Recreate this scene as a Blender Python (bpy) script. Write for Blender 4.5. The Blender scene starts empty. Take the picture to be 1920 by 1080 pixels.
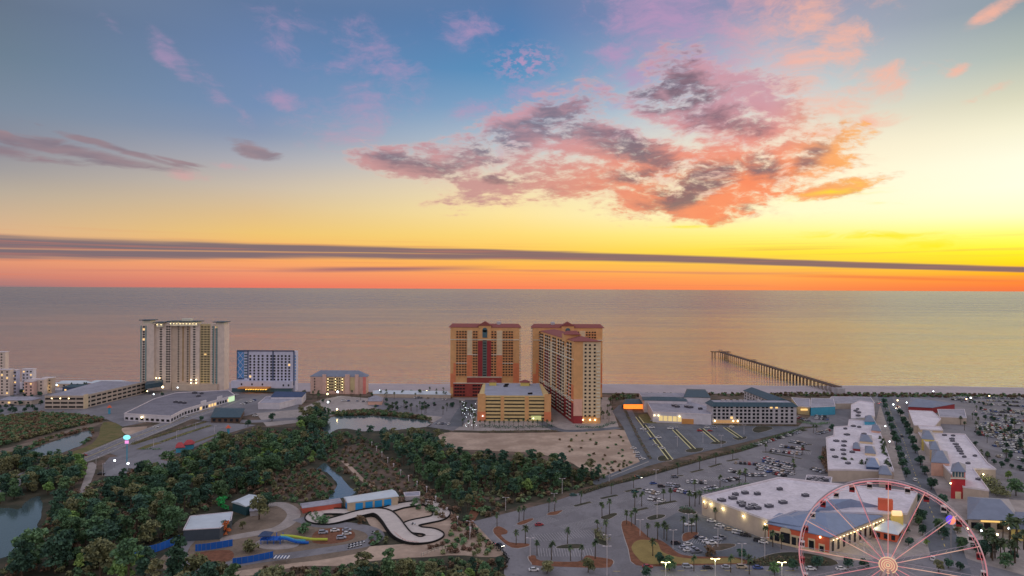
import bpy, bmesh, math, random
import numpy as np
from mathutils import Matrix, Vector

random.seed(7)
R = math.radians
S = bpy.context.scene
COL = S.collection

# ------------------------------------------------------------------ camera
F_PX, CAM_H, ROLL, HORIZON = 1297.0, 120.0, R(0.27), 541.5
cam_data = bpy.data.cameras.new("camera")
cam_data.sensor_width = 36.0
cam_data.lens = F_PX / 1920 * 36.0
cam_data.shift_y = (HORIZON - 540) / 1920
cam_data.clip_start, cam_data.clip_end = 1.0, 2.0e6
cam = bpy.data.objects.new("camera", cam_data)
COL.objects.link(cam)
cam.matrix_world = Matrix.Translation((0, 0, CAM_H)) @ Matrix.Rotation(R(90), 4, 'X') @ Matrix.Rotation(ROLL, 4, 'Z')
S.camera = cam
_c, _s = math.cos(ROLL), math.sin(ROLL)

def ray(px, py):
    cx, cy = px - 960, -(py - HORIZON)
    return Vector((cx * _c - cy * _s, F_PX, cx * _s + cy * _c))

def G(px, py, h=0.0):
    """the place at height h that is seen at this point of the photograph"""
    d = ray(px, py)
    t = (h - CAM_H) / d.z
    return Vector((d.x * t, d.y * t, h))

def azel(px, py):
    d = ray(px, py)
    return math.atan2(d.x, d.y), math.atan2(d.z, math.hypot(d.x, d.y))

def lin(c):
    out = []
    for v in c[:3]:
        v = v / 255.0
        out.append(v / 12.92 if v <= 0.04045 else ((v + 0.055) / 1.055) ** 2.4)
    return (out[0], out[1], out[2], 1.0)

# ------------------------------------------------------------------ tiny node language
class NT:
    def __init__(self, tree):
        self.t, self.n, self.l = tree, tree.nodes, tree.links
    def node(self, typ, **kw):
        nd = self.n.new(typ)
        for k, v in kw.items():
            setattr(nd, k, v)
        return nd
    def put(self, sock, v):
        if isinstance(v, E): self.l.new(v.s, sock)
        elif isinstance(v, bpy.types.NodeSocket): self.l.new(v, sock)
        else: sock.default_value = v
    def math(self, op, a, b=0.0, c=0.0, clamp=False):
        nd = self.node('ShaderNodeMath', operation=op, use_clamp=clamp)
        self.put(nd.inputs[0], a); self.put(nd.inputs[1], b); self.put(nd.inputs[2], c)
        return E(self, nd.outputs[0])
    def mix(self, f, a, b, blend='MIX'):
        nd = self.node('ShaderNodeMix', data_type='RGBA', blend_type=blend)
        self.put(nd.inputs[0], f); self.put(nd.inputs[6], a); self.put(nd.inputs[7], b)
        return E(self, nd.outputs[2])
    def smooth(self, x, a, b, lo=0.0, hi=1.0, kind='SMOOTHSTEP'):
        nd = self.node('ShaderNodeMapRange', interpolation_type=kind)
        self.put(nd.inputs[0], x); self.put(nd.inputs[1], a); self.put(nd.inputs[2], b)
        self.put(nd.inputs[3], lo); self.put(nd.inputs[4], hi)
        return E(self, nd.outputs[0])
    def ramp(self, x, stops, interp='LINEAR'):
        nd = self.node('ShaderNodeValToRGB')
        cr = nd.color_ramp; cr.interpolation = interp
        while len(cr.elements) > 1: cr.elements.remove(cr.elements[-1])
        for i, (p, c) in enumerate(stops):
            e = cr.elements[0] if i == 0 else cr.elements.new(p)
            e.position = p; e.color = c
        self.put(nd.inputs[0], x)
        return E(self, nd.outputs[0])
    def noise(self, vec, scale, detail=3.0, rough=0.55, dist=0.0, lac=2.0, color=False):
        nd = self.node('ShaderNodeTexNoise', noise_dimensions='3D')
        self.put(nd.inputs['Vector'], vec)
        nd.inputs['Scale'].default_value = scale; nd.inputs['Detail'].default_value = detail
        nd.inputs['Roughness'].default_value = rough; nd.inputs['Distortion'].default_value = dist
        nd.inputs['Lacunarity'].default_value = lac
        return E(self, nd.outputs[1 if color else 0])
    def mapping(self, vec, loc=(0, 0, 0), rot=(0, 0, 0), scale=(1, 1, 1), kind='POINT'):
        nd = self.node('ShaderNodeMapping', vector_type=kind)
        self.put(nd.inputs[0], vec)
        nd.inputs['Location'].default_value = loc; nd.inputs['Rotation'].default_value = rot
        nd.inputs['Scale'].default_value = scale
        return E(self, nd.outputs[0])
    def vmath(self, op, a, b=(0, 0, 0)):
        nd = self.node('ShaderNodeVectorMath', operation=op)
        self.put(nd.inputs[0], a); self.put(nd.inputs[1], b)
        return E(self, nd.outputs['Value' if op in ('LENGTH', 'DOT_PRODUCT') else 'Vector'])
    def xyz(self, x, y, z=0.0):
        nd = self.node('ShaderNodeCombineXYZ')
        self.put(nd.inputs[0], x); self.put(nd.inputs[1], y); self.put(nd.inputs[2], z)
        return E(self, nd.outputs[0])
    def sep(self, v):
        nd = self.node('ShaderNodeSeparateXYZ'); self.put(nd.inputs[0], v)
        return [E(self, o) for o in nd.outputs]

class E:
    def __init__(self, nt, s): self.nt, self.s = nt, s
    def __add__(self, o): return self.nt.math('ADD', self, o)
    __radd__ = __add__
    def __sub__(self, o): return self.nt.math('SUBTRACT', self, o)
    def __rsub__(self, o): return self.nt.math('SUBTRACT', o, self)
    def __mul__(self, o): return self.nt.math('MULTIPLY', self, o)
    __rmul__ = __mul__
    def __truediv__(self, o): return self.nt.math('DIVIDE', self, o)
    def max(self, o): return self.nt.math('MAXIMUM', self, o)
    def min(self, o): return self.nt.math('MINIMUM', self, o)
    def clamp(self): return self.nt.math('ADD', self, 0.0, clamp=True)
# ------------------------------------------------------------------ exposure, sun, sky
S.view_settings.view_transform = 'Standard'
S.view_settings.look = 'None'
S.view_settings.exposure = 0.0
S.view_settings.gamma = 1.0
S.render.engine = 'CYCLES'
S.cycles.use_denoising = True
S.cycles.max_bounces = 5
S.cycles.diffuse_bounces = 2
S.cycles.glossy_bounces = 3
S.cycles.caustics_reflective = False
S.cycles.caustics_refractive = False

SUN_AZ, SUN_EL = R(47.0), R(7.0)
sun_data = bpy.data.lights.new("sun", 'SUN')
sun_data.energy = 0.32
sun_data.angle = R(12.0)
sun_data.color = (1.0, 0.62, 0.36)
sun = bpy.data.objects.new("sun", sun_data)
COL.objects.link(sun)
_sd = Vector((math.sin(SUN_AZ) * math.cos(SUN_EL), math.cos(SUN_AZ) * math.cos(SUN_EL), math.sin(SUN_EL)))
sun.rotation_euler = _sd.to_track_quat('Z', 'Y').to_euler()

world = bpy.data.worlds.new("World")
S.world = world
world.use_nodes = True
world.cycles.sampling_method = 'NONE'

def build_sky(tree):
    tree.nodes.clear()
    w = NT(tree)
    tc = w.node('ShaderNodeTexCoord')
    dx, dy, dz = w.sep(tc.outputs['Generated'])
    az = w.math('ARCTAN2', dx, dy)
    el = w.math('ARCSINE', dz)
    q = w.xyz(az, el)
    # clear sky: a ramp over height for each of several compass directions
    cols = {
        0: [(0, (102, 117, 138)), (100, (108, 127, 146)), (200, (124, 139, 158)), (270, (140, 142, 155)), (320, (163, 158, 157)), (360, (186, 172, 155)), (400, (206, 178, 147)), (435, (222, 180, 138)), (490, (230, 152, 116)), (515, (208, 134, 117)), (535, (160, 120, 122))],
        480: [(0, (96, 120, 158)), (100, (104, 131, 173)), (200, (116, 142, 180)), (250, (135, 150, 178)), (300, (172, 172, 180)), (350, (203, 188, 170)), (400, (225, 192, 140)), (440, (240, 197, 115)), (485, (250, 168, 103)), (510, (242, 152, 112)), (537, (232, 118, 100))],
        960: [(0, (90, 122, 168)), (60, (84, 128, 178)), (130, (86, 142, 188)), (200, (128, 164, 198)), (260, (178, 192, 205)), (310, (217, 210, 198)), (350, (241, 221, 182)), (400, (253, 229, 160)), (440, (254, 219, 120)), (465, (255, 205, 100)), (495, (255, 188, 82)), (515, (255, 160, 92)), (538, (250, 130, 92))],
        1440: [(0, (146, 146, 178)), (100, (180, 184, 200)), (180, (205, 211, 214)), (240, (236, 226, 208)), (300, (255, 238, 205)), (350, (255, 248, 205)), (400, (255, 251, 200)), (440, (255, 246, 130)), (470, (255, 230, 62)), (500, (255, 195, 82)), (520, (255, 168, 85)), (541, (252, 140, 82))],
        1920: [(0, (140, 156, 166)), (100, (176, 187, 180)), (180, (216, 215, 190)), (240, (244, 240, 212)), (300, (255, 253, 228)), (350, (255, 254, 228)), (400, (255, 255, 205)), (440, (255, 254, 110)), (470, (255, 244, 40)), (495, (255, 218, 25)), (515, (255, 172, 35)), (530, (252, 130, 58)), (545, (236, 112, 66))],
    }
    ELM = math.pi / 2
    zen = (182, 176, 188)
    sky = None
    prev = None
    t = el / ELM
    for x in sorted(cols):
        st = []
        for y, c in reversed(cols[x]):
            st.append((max(azel(x, y)[1] / ELM, 0.0), lin(c)))
        st[0] = (0.0, st[0][1])
        st += [(0.42, lin((176, 176, 192))), (0.75, lin(zen)), (1.0, lin(zen))]
        r = w.ramp(t, st)
        a = azel(x, 540)[0]
        sky = r if sky is None else w.mix(w.smooth(az, prev, a, kind='LINEAR'), sky, r)
        prev = a
    back = w.ramp(t, [(0.0, lin((185, 170, 170))), (0.08, lin((222, 200, 195))), (0.2, lin((200, 194, 200))), (0.42, lin((182, 180, 192))), (0.8, lin(zen))])
    sky = w.mix(w.smooth(w.math('ABSOLUTE', az), R(55), R(110)), sky, back)
    # the physical sky adds its own dusk glow at low strength
    nish = w.node('ShaderNodeTexSky', sky_type='NISHITA', sun_disc=False, sun_elevation=R(2.0), sun_rotation=SUN_AZ)
    sky = w.mix(1.0, sky, w.mix(1.0, nish.outputs[0], (0.004, 0.004, 0.004, 1), 'MULTIPLY'), 'ADD')

    chain = [q]      # each blob reads its place after the one before it, which keeps the shader's stack small
    def blob(cx, cy, rx, ry, ang=0.0, soft=0.0):
        a, e = azel(cx, cy)
        k = 1.0 / F_PX
        nd = w.mapping(chain[0], (a, e, 0), (0, 0, R(ang)), (rx * k * math.cos(a) ** 1.5, ry * k * math.cos(a), 1), 'TEXTURE')
        return w.math('SUBTRACT', 1.0, w.vmath('LENGTH', nd), clamp=True)
    def blobs(lst):
        m = None
        for b in lst:
            v = blob(*b[:5])
            if len(b) > 5: v = v * b[5]
            m = v if m is None else m.max(v)
            mad = w.node('ShaderNodeVectorMath', operation='MULTIPLY_ADD')
            w.put(mad.inputs[0], m); mad.inputs[1].default_value = (1e-9, 0, 0); w.put(mad.inputs[2], q)
            chain[0] = E(w, mad.outputs[0])
        return m
    warp = w.noise(q, 9.0, 4, 0.55, color=True)
    qw = w.vmath('ADD', q, w.vmath('MULTIPLY', w.vmath('SUBTRACT', warp, (0.5, 0.5, 0.5)), (0.11, 0.05, 0.0)))
    nA = w.noise(w.mapping(qw, (0, 0, 0), (0, 0, R(-14)), (11, 38, 1)), 1.0, 6, 0.62)      # streaks rising to the right
    nB = w.noise(w.mapping(qw, (3, 1, 0), (0, 0, R(18)), (13, 32, 1)), 1.0, 6, 0.64)
    nF = w.noise(w.mapping(q, (5, 2, 0), (0, 0, R(-8)), (60, 150, 1)), 1.0, 3, 0.6)
    # far thin pink veils
    q2 = q
    pink = blobs([
        (1200, 40, 174, 130, -60, .9), (1350, 60, 275, 145, -10, .95), (1545, 35, 188, 72, 0, .6), (1585, 85, 108, 55, 8, .95), (1180, 100, 130, 87, 10, .75),
        (1215, 145, 87, 50, 20, .9), (1130, 160, 101, 43, 0, .35), (945, 188, 123, 37, 14, .8), (1010, 175, 87, 34, 10, .55), (700, 120, 145, 95, -25, .7),
        (640, 90, 87, 58, -30, .5), (540, 60, 130, 72, -40, .45), (700, 205, 101, 72, 10, .8), (528, 186, 55, 37, -30, .6), (600, 240, 159, 58, -20, .5), (870, 50, 87, 58, -15, .5), (890, 60, 87, 23, 5, .7),
        (318, 105, 87, 29, -42, 1.0), (400, 165, 145, 31, -40, .5), (205, 38, 52, 17, -25, .5), (1655, 152, 72, 26, 38, 1.0), (1545, 192, 275, 49, 12, .85), (1500, 160, 130, 63, 0, .6),
        (1480, 130, 188, 87, 30, .6), (1740, 140, 49, 17, 8, .5), (1802, 127, 43, 15, 32, .75), (1880, 12, 87, 20, 24, .8), (1836, 36, 29, 13, 20, .7), (1600, 237, 130, 23, 8, .7), (1400, 240, 217, 130, 0, .8),
        (365, 331, 66, 17, -6, .9), (425, 311, 49, 11, -3, .8), (1850, 175, 72, 13, 20, .5), (1180, 250, 290, 130, 0, .35), (1000, 300, 377, 116, 0, .3), (1340, 330, 348, 116, 0, .6)])
    pA = w.smooth(w.noise(w.mapping(qw, (1, 7, 0), (0, 0, R(-20)), (13, 30, 1)), 1.0, 6, 0.68) * 4.0 + pink.min(0.6) * 1.5, 2.15, 3.6)
    ripple = blob(985, 118, 85, 42, 5) * w.smooth(w.noise(w.mapping(q, (0, 0, 0), (0, 0, R(25)), (80, 150, 1)), 1.0, 3.0, 0.6), 0.44, 0.6) * 1.1
    pA = (pA * w.smooth(pink, 0.0, 0.25)).max(ripple)
    lowness = w.smooth(el, R(17), R(6))
    east = w.smooth(az, R(-4), R(17))
    pinkc = w.mix(lowness, lin((186, 150, 188)), lin((226, 158, 156)))
    pinkc = w.mix(w.smooth(az, R(14), R(24)), pinkc, lin((252, 184, 160)))
    sky = w.mix((pA * w.smooth(az, R(-12), R(2), 0.55, 0.80)).clamp(), sky, pinkc)
    # the large broken cloud
    body = blobs([
        (975, 252, 240, 65, 24, 1.0), (1120, 262, 195, 52, -12, .95), (870, 296, 156, 52, 8, .75), (760, 310, 143, 41, -14, .8), (705, 275, 78, 31, -20, .3),
        (960, 340, 195, 54, 15, .8), (1150, 330, 195, 52, 10, .75), (1240, 305, 169, 65, -12, .85), (1300, 190, 143, 91, -48, 1.0), (1400, 205, 165, 110, -25, .8),
        (1300, 112, 40, 50, -60, .42), (1225, 200, 97, 46, -15, .5), (1290, 352, 247, 72, 8, .97), (1450, 320, 195, 78, 18, .95), (1535, 300, 130, 59, 24, .9),
        (1350, 290, 195, 59, 5, .55), (1420, 352, 221, 44, 10, .9), (1570, 350, 130, 24, 8, .8), (1290, 392, 104, 39, -8, .8), (1405, 388, 62, 26, 0, .95), (905, 365, 78, 31, 10, .8), (1060, 352, 130, 28, 8, .7)])
    low = w.smooth(el, R(14.5), R(8))
    n1 = w.mix(w.smooth(az, R(3), R(12)), nA, nB)
    dens = (n1 - 0.5) * 3.7 + body.min(0.5) * 1.85 + (nF - 0.5) * 1.3
    bd = (w.smooth(dens, 0.18, 1.12) * w.smooth(body, 0.0, 0.15)).clamp()
    shade = blobs([
        (985, 245, 187, 42, 22, 1.0), (905, 275, 137, 32, 25, .9), (1130, 258, 175, 37, -15, 1.0), (1215, 290, 112, 32, -25, .95), (1290, 175, 112, 60, -50, 1.0), (1360, 225, 112, 37, -20, .7),
        (1300, 112, 32, 36, -60, .6), (770, 308, 137, 25, -12, .8), (890, 300, 100, 22, -8, .7), (1290, 355, 137, 47, 22, 1.0), (1200, 325, 100, 22, 5, .7), (1430, 312, 57, 35, -20, .95), (1520, 295, 55, 25, 30, .9), (1350, 320, 100, 20, 12, .7), (1405, 388, 30, 12, 0, .7), (1220, 185, 75, 30, -15, .8), (930, 335, 75, 20, 0, .5)])
    sh = w.smooth(shade.min(0.6) * 1.55 + (w.noise(w.mapping(qw, (9, 4, 0), (0, 0, R(-16)), (16, 50, 1)), 1.0, 5, 0.62) - 0.5) * 2.6, 0.0, 1.25)
    lit = w.mix(w.smooth(el, R(15), R(8.5)), lin((206, 154, 166)), w.mix(east, lin((200, 146, 144)), lin((252, 138, 90))))
    lit = w.mix(w.smooth(az, R(20), R(28)), lit, lin((255, 176, 84)))
    dark = w.mix(east, lin((126, 116, 134)), lin((120, 92, 106)))
    dark = w.mix(w.smooth(el, R(13), R(7)), dark, lin((130, 92, 98)))
    cl = w.mix(sh, lit, dark)
    thin = w.mix(w.smooth(bd, 0.0, 0.8), lin((238, 178, 160)), cl)
    sky = w.mix(bd * 0.9, sky, thin)
    # the long grey streak at the left and its fragments
    st = blobs([(75, 268, 285, 21, -9, 1.0), (170, 293, 240, 15, -5, 1.0), (230, 282, 195, 10, -12, .95), (478, 284, 75, 21, -14, 1.0), (325, 301, 72, 7, -7, .9), (20, 285, 180, 18, -3, .8)])
    sd = w.smooth(st * 1.3 + (w.noise(w.mapping(qw, (2, 2, 0), (0, 0, R(8)), (12, 90, 1)), 1.0, 5, 0.55) - 0.5) * 2.2, 0.2, 1.0) * w.smooth(st, 0.0, 0.25)
    sky = w.mix(sd * 0.8, sky, w.mix(w.noise(w.mapping(q, (0, 0, 0), (0, 0, R(8)), (14, 70, 1)), 1.0, 3, 0.5), lin((96, 100, 120)), lin((178, 142, 144))))
    # yellow fringes low in the west
    yf = blobs([(1650, 442, 237, 16, -2, 1.0), (1560, 360, 182, 22, 4, .8), (1290, 425, 133, 8, 0, .8), (1760, 462, 154, 25, -4, .8), (1650, 380, 84, 11, -6, .6)])
    yn = w.smooth(w.noise(w.mapping(qw, (4, 4, 0), (0, 0, 0), (14, 110, 1)), 1.0, 5, 0.6) + yf * 0.4, 0.62, 0.9) * yf
    sky = w.mix(yn * 0.85, sky, lin((252, 234, 22)))
    # low bands of cloud along the horizon
    xs = [0, 320, 640, 960, 1280, 1600, 1920]
    tops = [443, 453, 460, 468, 481, 489.5, 500]
    bots = [484, 485, 484.5, 486.5, 493, 502, 511]
    A_ = np.array([azel(x, 540)[0] for x in xs])
    def poly(vals):
        c = np.polyfit(A_, np.array(vals), 4)
        r = None
        for k in c:
            r = (az * 0.0 + float(k)) if r is None else r * az + float(k)
        return r
    mid = poly([(azel(x, a)[1] + azel(x, b)[1]) / 2 for x, a, b in zip(xs, tops, bots)])
    half = poly([(azel(x, a)[1] - azel(x, b)[1]) / 2 for x, a, b in zip(xs, tops, bots)])
    ns = w.noise(w.mapping(q, (0, 0, 0), (0, 0, 0), (5, 160, 1)), 1.0, 4, 0.5)
    rel = (el - mid) / half.max(0.002)
    relw = w.math('ABSOLUTE', rel + (ns - 0.5) * 0.9)
    inview = w.smooth(w.math('ABSOLUTE', az), R(75), R(45))
    band = w.smooth(relw, 1.38, 0.62) * inview
    slit = w.smooth(w.math('ABSOLUTE', rel + 0.08 + (ns - 0.5) * 0.2), 0.16, 0.0) * w.smooth(az, R(2), R(-14)) * 0.5
    bandc = w.mix(w.smooth(az, R(-36), R(15)), lin((116, 106, 116)), lin((130, 102, 108)))
    sky = w.mix(band * (1.0 - slit) * 0.94, sky, bandc)
    def strip(x0, y0, x1, y1, hw, amt, col):
        a0, e0 = azel(x0, y0); a1, e1 = azel(x1, y1)
        c = (az - a0) * ((e1 - e0) / (a1 - a0)) + e0
        m = w.smooth(w.math('ABSOLUTE', el - c + (ns - 0.5) * 0.004), hw / F_PX, 0.0)
        mm = w.smooth(az, a0 - 0.08, a0 + 0.08) * w.smooth(az, a1 + 0.1, a1 - 0.1)
        return w.mix(m * mm * amt, sky, col)
    sky = strip(560, 506, 860, 503, 7, 0.85, lin((140, 100, 114)))
    sky = strip(900, 506, 1500, 513, 3.5, 0.5, lin((205, 120, 110)))
    sky = strip(120, 507, 620, 507, 3.0, 0.35, lin((196, 124, 116)))
    sky = strip(1500, 517, 1900, 527, 5, 0.55, lin((240, 110, 70)))
    lowst = w.noise(w.mapping(q, (1, 0, 0), (0, 0, R(0.4)), (4, 260, 1)), 1.0, 3, 0.5)
    sky = w.mix(w.smooth(lowst, 0.5, 0.75) * w.smooth(el, R(4.6), R(3)) * inview * 0.35, sky, lin((226, 128, 96)))
    # below the horizon nothing but dim dusk
    sky = w.mix(w.smooth(el, 0.0, -0.01), sky, lin((110, 105, 112)))
    bg = w.node('ShaderNodeBackground')
    w.put(bg.inputs[0], sky); bg.inputs[1].default_value = 1.0
    out = w.node('ShaderNodeOutputWorld')
    w.l.new(bg.outputs[0], out.inputs[0])
build_sky(world.node_tree)
# ------------------------------------------------------------------ materials
MATS = {}
def mat(name, col, rough=0.8, vary=0.12, scale=0.6, metal=0.0, spec=0.3, emit=None, estr=0.0, col2=None, fine=None, bump=0.0, objvar=0.0, wear=0.0):
    if name in MATS: return MATS[name]
    m = bpy.data.materials.new(name); m.use_nodes = True
    m.node_tree.nodes.clear()
    w = NT(m.node_tree)
    b = w.node('ShaderNodeBsdfPrincipled')
    c = lin(col) if max(col[:3]) > 1 else (*col[:3], 1)
    c2 = (lin(col2) if max(col2[:3]) > 1 else (*col2[:3], 1)) if col2 else tuple(v * (1 - vary) for v in c[:3]) + (1,)
    c1 = c if col2 else tuple(min(1, v * (1 + vary)) for v in c[:3]) + (1,)
    geo = w.node('ShaderNodeNewGeometry')
    n = w.noise(geo.outputs['Position'], scale, 4, 0.6)
    cc = w.mix(w.smooth(n, 0.35, 0.65), c1, c2)
    if fine:
        n2 = w.noise(geo.outputs['Position'], fine, 2, 0.5)
        cc = w.mix(w.smooth(n2, 0.3, 0.7, 0.0, 0.35), cc, tuple(v * 0.55 for v in c[:3]) + (1,))
    if wear:
        n3 = w.noise(w.mapping(geo.outputs['Position'], (0, 0, 0), (0, 0, .4), (.035, .012, 1)), 1.0, 5, .65)
        cc = w.mix(w.smooth(n3, .48, .60, 0.0, wear), cc, tuple(v * 1.35 for v in c[:3]) + (1,))
        n4 = w.noise(geo.outputs['Position'], .16, 5, .7)
        cc = w.mix(w.smooth(n4, .56, .66, 0.0, wear), cc, tuple(v * 0.6 for v in c[:3]) + (1,))
    if objvar:
        oi = w.node('ShaderNodeObjectInfo')
        hs = w.node('ShaderNodeHueSaturation')
        w.put(hs.inputs['Value'], w.smooth(oi.outputs['Random'], 0, 1, 1 - objvar, 1 + objvar, 'LINEAR'))
        w.put(hs.inputs['Hue'], w.smooth(w.math('FRACT', w.math('MULTIPLY', oi.outputs['Random'], 7.3)), 0, 1, 0.485, 0.515, 'LINEAR'))
        w.put(hs.inputs['Color'], cc)
        cc = E(w, hs.outputs[0])
    w.put(b.inputs['Base Color'], cc)
    b.inputs['Roughness'].default_value = rough
    b.inputs['Metallic'].default_value = metal
    b.inputs['Specular IOR Level'].default_value = spec
    if emit:
        b.inputs['Emission Color'].default_value = lin(emit) if max(emit) > 1 else (*emit, 1)
        b.inputs['Emission Strength'].default_value = estr
    if bump:
        bp = w.node('ShaderNodeBump'); bp.inputs['Strength'].default_value = bump
        bp.inputs['Distance'].default_value = 0.3
        w.put(bp.inputs['Height'], n)
        w.l.new(bp.outputs[0], b.inputs['Normal'])
    o = w.node('ShaderNodeOutputMaterial')
    w.l.new(b.outputs[0], o.inputs[0])
    MATS[name] = m
    return m

def sea_mat():
    m = bpy.data.materials.new("sea_water"); m.use_nodes = True
    m.node_tree.nodes.clear(); w = NT(m.node_tree)
    geo = w.node('ShaderNodeNewGeometry')
    P = geo.outputs['Position']
    px, py, pz = w.sep(P)
    b = w.node('ShaderNodeBsdfPrincipled')
    b.inputs['Base Color'].default_value = (0.11, 0.115, 0.135, 1)
    b.inputs['IOR'].default_value = 2.45
    b.inputs['Specular Tint'].default_value = (1.0, 0.81, 0.82, 1)
    big = w.noise(w.mapping(P, (0, 0, 0), (0, 0, 0), (0.0012, 0.006, 1)), 1.0, 4, 0.6)
    mid_ = w.noise(w.mapping(P, (0, 0, 0), (0, 0, R(4)), (0.010, 0.085, 1)), 1.0, 4, 0.62)
    near = w.smooth(w.math('LOGARITHM', py.max(1.0), 10.0), 2.94, 3.72, kind='LINEAR')          # calmer inshore water
    w.put(b.inputs['Roughness'], near * 0.16 + 0.10 + (big * 0.6 + mid_ * 0.4 - 0.5) * 0.34)
    swell = w.noise(w.mapping(P, (0, 0, 0), (0, 0, R(-3)), (0.03, 0.28, 1)), 1.0, 3, 0.6)
    bp = w.node('ShaderNodeBump')
    bp.inputs['Strength'].default_value = 1.0
    w.put(bp.inputs['Distance'], near * 1.0 + 1.15)
    w.put(bp.inputs['Height'], (swell * w.smooth(py, 800, 2500, 0.4, 0.7)) + mid_ * .7)
    w.l.new(bp.outputs[0], b.inputs['Normal'])
    o = w.node('ShaderNodeOutputMaterial'); w.l.new(b.outputs[0], o.inputs[0])
    return m
# ------------------------------------------------------------------ mesh helpers
def tone(rgb, k=0.55, cap=0.86):
    return tuple(min(cap, v / k) for v in lin(rgb)[:3])

class MB:
    """collects shapes (world coordinates) and links them as one mesh object"""
    def __init__(self): self.v, self.f, self.mi = [], [], []
    def add(self, vs, fs, m=0):
        k = len(self.v); self.v += [tuple(p) for p in vs]
        for f in fs: self.f.append(tuple(i + k for i in f)); self.mi.append(m)
    def prism(self, poly, z0, z1, m=0, mtop=None, bottom=False):
        n = len(poly)
        a = sum(poly[i][0] * poly[(i + 1) % n][1] - poly[(i + 1) % n][0] * poly[i][1] for i in range(n))
        if a < 0: poly = poly[::-1]
        vs = [(p[0], p[1], z0) for p in poly] + [(p[0], p[1], z1) for p in poly]
        self.add(vs, [(i, (i + 1) % n, n + (i + 1) % n, n + i) for i in range(n)], m)
        k = len(self.v) - 2 * n
        self.f.append(tuple(range(k + n, k + 2 * n))); self.mi.append(m if mtop is None else mtop)
        if bottom: self.f.append(tuple(range(k + n - 1, k - 1, -1))); self.mi.append(m)
    def box(self, c, sx, sy, z0, z1, rot=0.0, m=0, mtop=None):
        ca, sa = math.cos(rot), math.sin(rot)
        p = [(c[0] + x * ca - y * sa, c[1] + x * sa + y * ca) for x, y in ((-sx / 2, -sy / 2), (sx / 2, -sy / 2), (sx / 2, sy / 2), (-sx / 2, sy / 2))]
        self.prism(p, z0, z1, m, mtop, True)
    def tube(self, p0, p1, r0, r1=None, n=6, m=0, cap=True):
        r1 = r0 if r1 is None else r1
        p0, p1 = Vector(p0), Vector(p1); d = (p1 - p0)
        if d.length < 1e-6: return
        q = d.to_track_quat('Z', 'Y'); vs = []
        for p, r in ((p0, r0), (p1, r1)):
            for i in range(n):
                a = 2 * math.pi * i / n
                vs.append(p + q @ Vector((r * math.cos(a), r * math.sin(a), 0)))
        fs = [(i, (i + 1) % n, n + (i + 1) % n, n + i) for i in range(n)]
        if cap: fs += [tuple(range(n - 1, -1, -1)), tuple(range(n, 2 * n))]
        self.add(vs, fs, m)
    def ball(self, c, r, n=8, m=0, sz=1.0):
        vs, fs = [], []
        for j in range(1, n):
            t = math.pi * j / n
            for i in range(n * 2):
                a = math.pi * i / n
                vs.append((c[0] + r * math.sin(t) * math.cos(a), c[1] + r * math.sin(t) * math.sin(a), c[2] + r * sz * math.cos(t)))
        w_ = n * 2
        for j in range(n - 2):
            for i in range(w_): fs.append((j * w_ + i, (j + 1) * w_ + i, (j + 1) * w_ + (i + 1) % w_, j * w_ + (i + 1) % w_))
        vs += [(c[0], c[1], c[2] + r * sz), (c[0], c[1], c[2] - r * sz)]
        T, B = len(vs) - 2, len(vs) - 1
        for i in range(w_):
            fs.append((T, i, (i + 1) % w_)); fs.append((B, (n - 2) * w_ + (i + 1) % w_, (n - 2) * w_ + i))
        self.add(vs, fs, m)
    def hip(self, quad, z, h, over=0.6, ridge=0.3, m=0, gable=False):
        """pitched roof over four corners; the ridge runs between the middles of sides 0-3 and 1-2"""
        q = [Vector((p[0], p[1], 0)) for p in quad]
        c = sum(q, Vector()) / 4
        q = [c + (p - c) * (1 + over / max((p - c).length, .1)) for p in q]
        a, b = (q[0] + q[3]) / 2, (q[1] + q[2]) / 2
        if gable: ridge = 0.0
        ra, rb = a.lerp(b, ridge), b.lerp(a, ridge)
        vs = [(p.x, p.y, z) for p in q] + [(ra.x, ra.y, z + h), (rb.x, rb.y, z + h)] + [(p.x, p.y, z - .35) for p in q]
        self.add(vs, [(0, 1, 5, 4), (1, 2, 5), (2, 3, 4, 5), (3, 0, 4), (6, 7, 1, 0), (7, 8, 2, 1), (8, 9, 3, 2), (9, 6, 0, 3), (9, 8, 7, 6)], m)
    def build(self, name, mats, parent=None, smooth=False):
        me = bpy.data.meshes.new(name)
        off = parent.matrix_world_loc if False else (Vector(parent['_at']) if parent is not None else Vector((0, 0, 0)))
        me.from_pydata([(p[0] - off[0], p[1] - off[1], p[2] - off[2]) for p in self.v], [], self.f)
        if not isinstance(mats, (list, tuple)): mats = [mats]
        for mm in mats: me.materials.append(mm)
        if len(mats) > 1: me.polygons.foreach_set('material_index', self.mi)
        if smooth: me.polygons.foreach_set('use_smooth', [True] * len(self.f))
        me.update()
        o = bpy.data.objects.new(name, me); COL.objects.link(o)
        if parent is not None: o.parent = parent
        o['_at'] = list(off)
        return o

def tag(o, label=None, cat=None, group=None, kind=None):
    if label: o['label'] = label
    if cat: o['category'] = cat
    if group: o['group'] = group
    if kind: o['kind'] = kind
    return o

def thing(name, label, cat, loc, group=None, rz=0.0):
    o = bpy.data.objects.new(name, None); COL.objects.link(o)
    o.location = loc; o.rotation_euler = (0, 0, rz); o['_at'] = list(loc)
    o.empty_display_size = 0.5
    return tag(o, label, cat, group)

def sub(parent, name, mb, mats, smooth=False): return mb.build(name, mats, parent, smooth)

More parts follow.
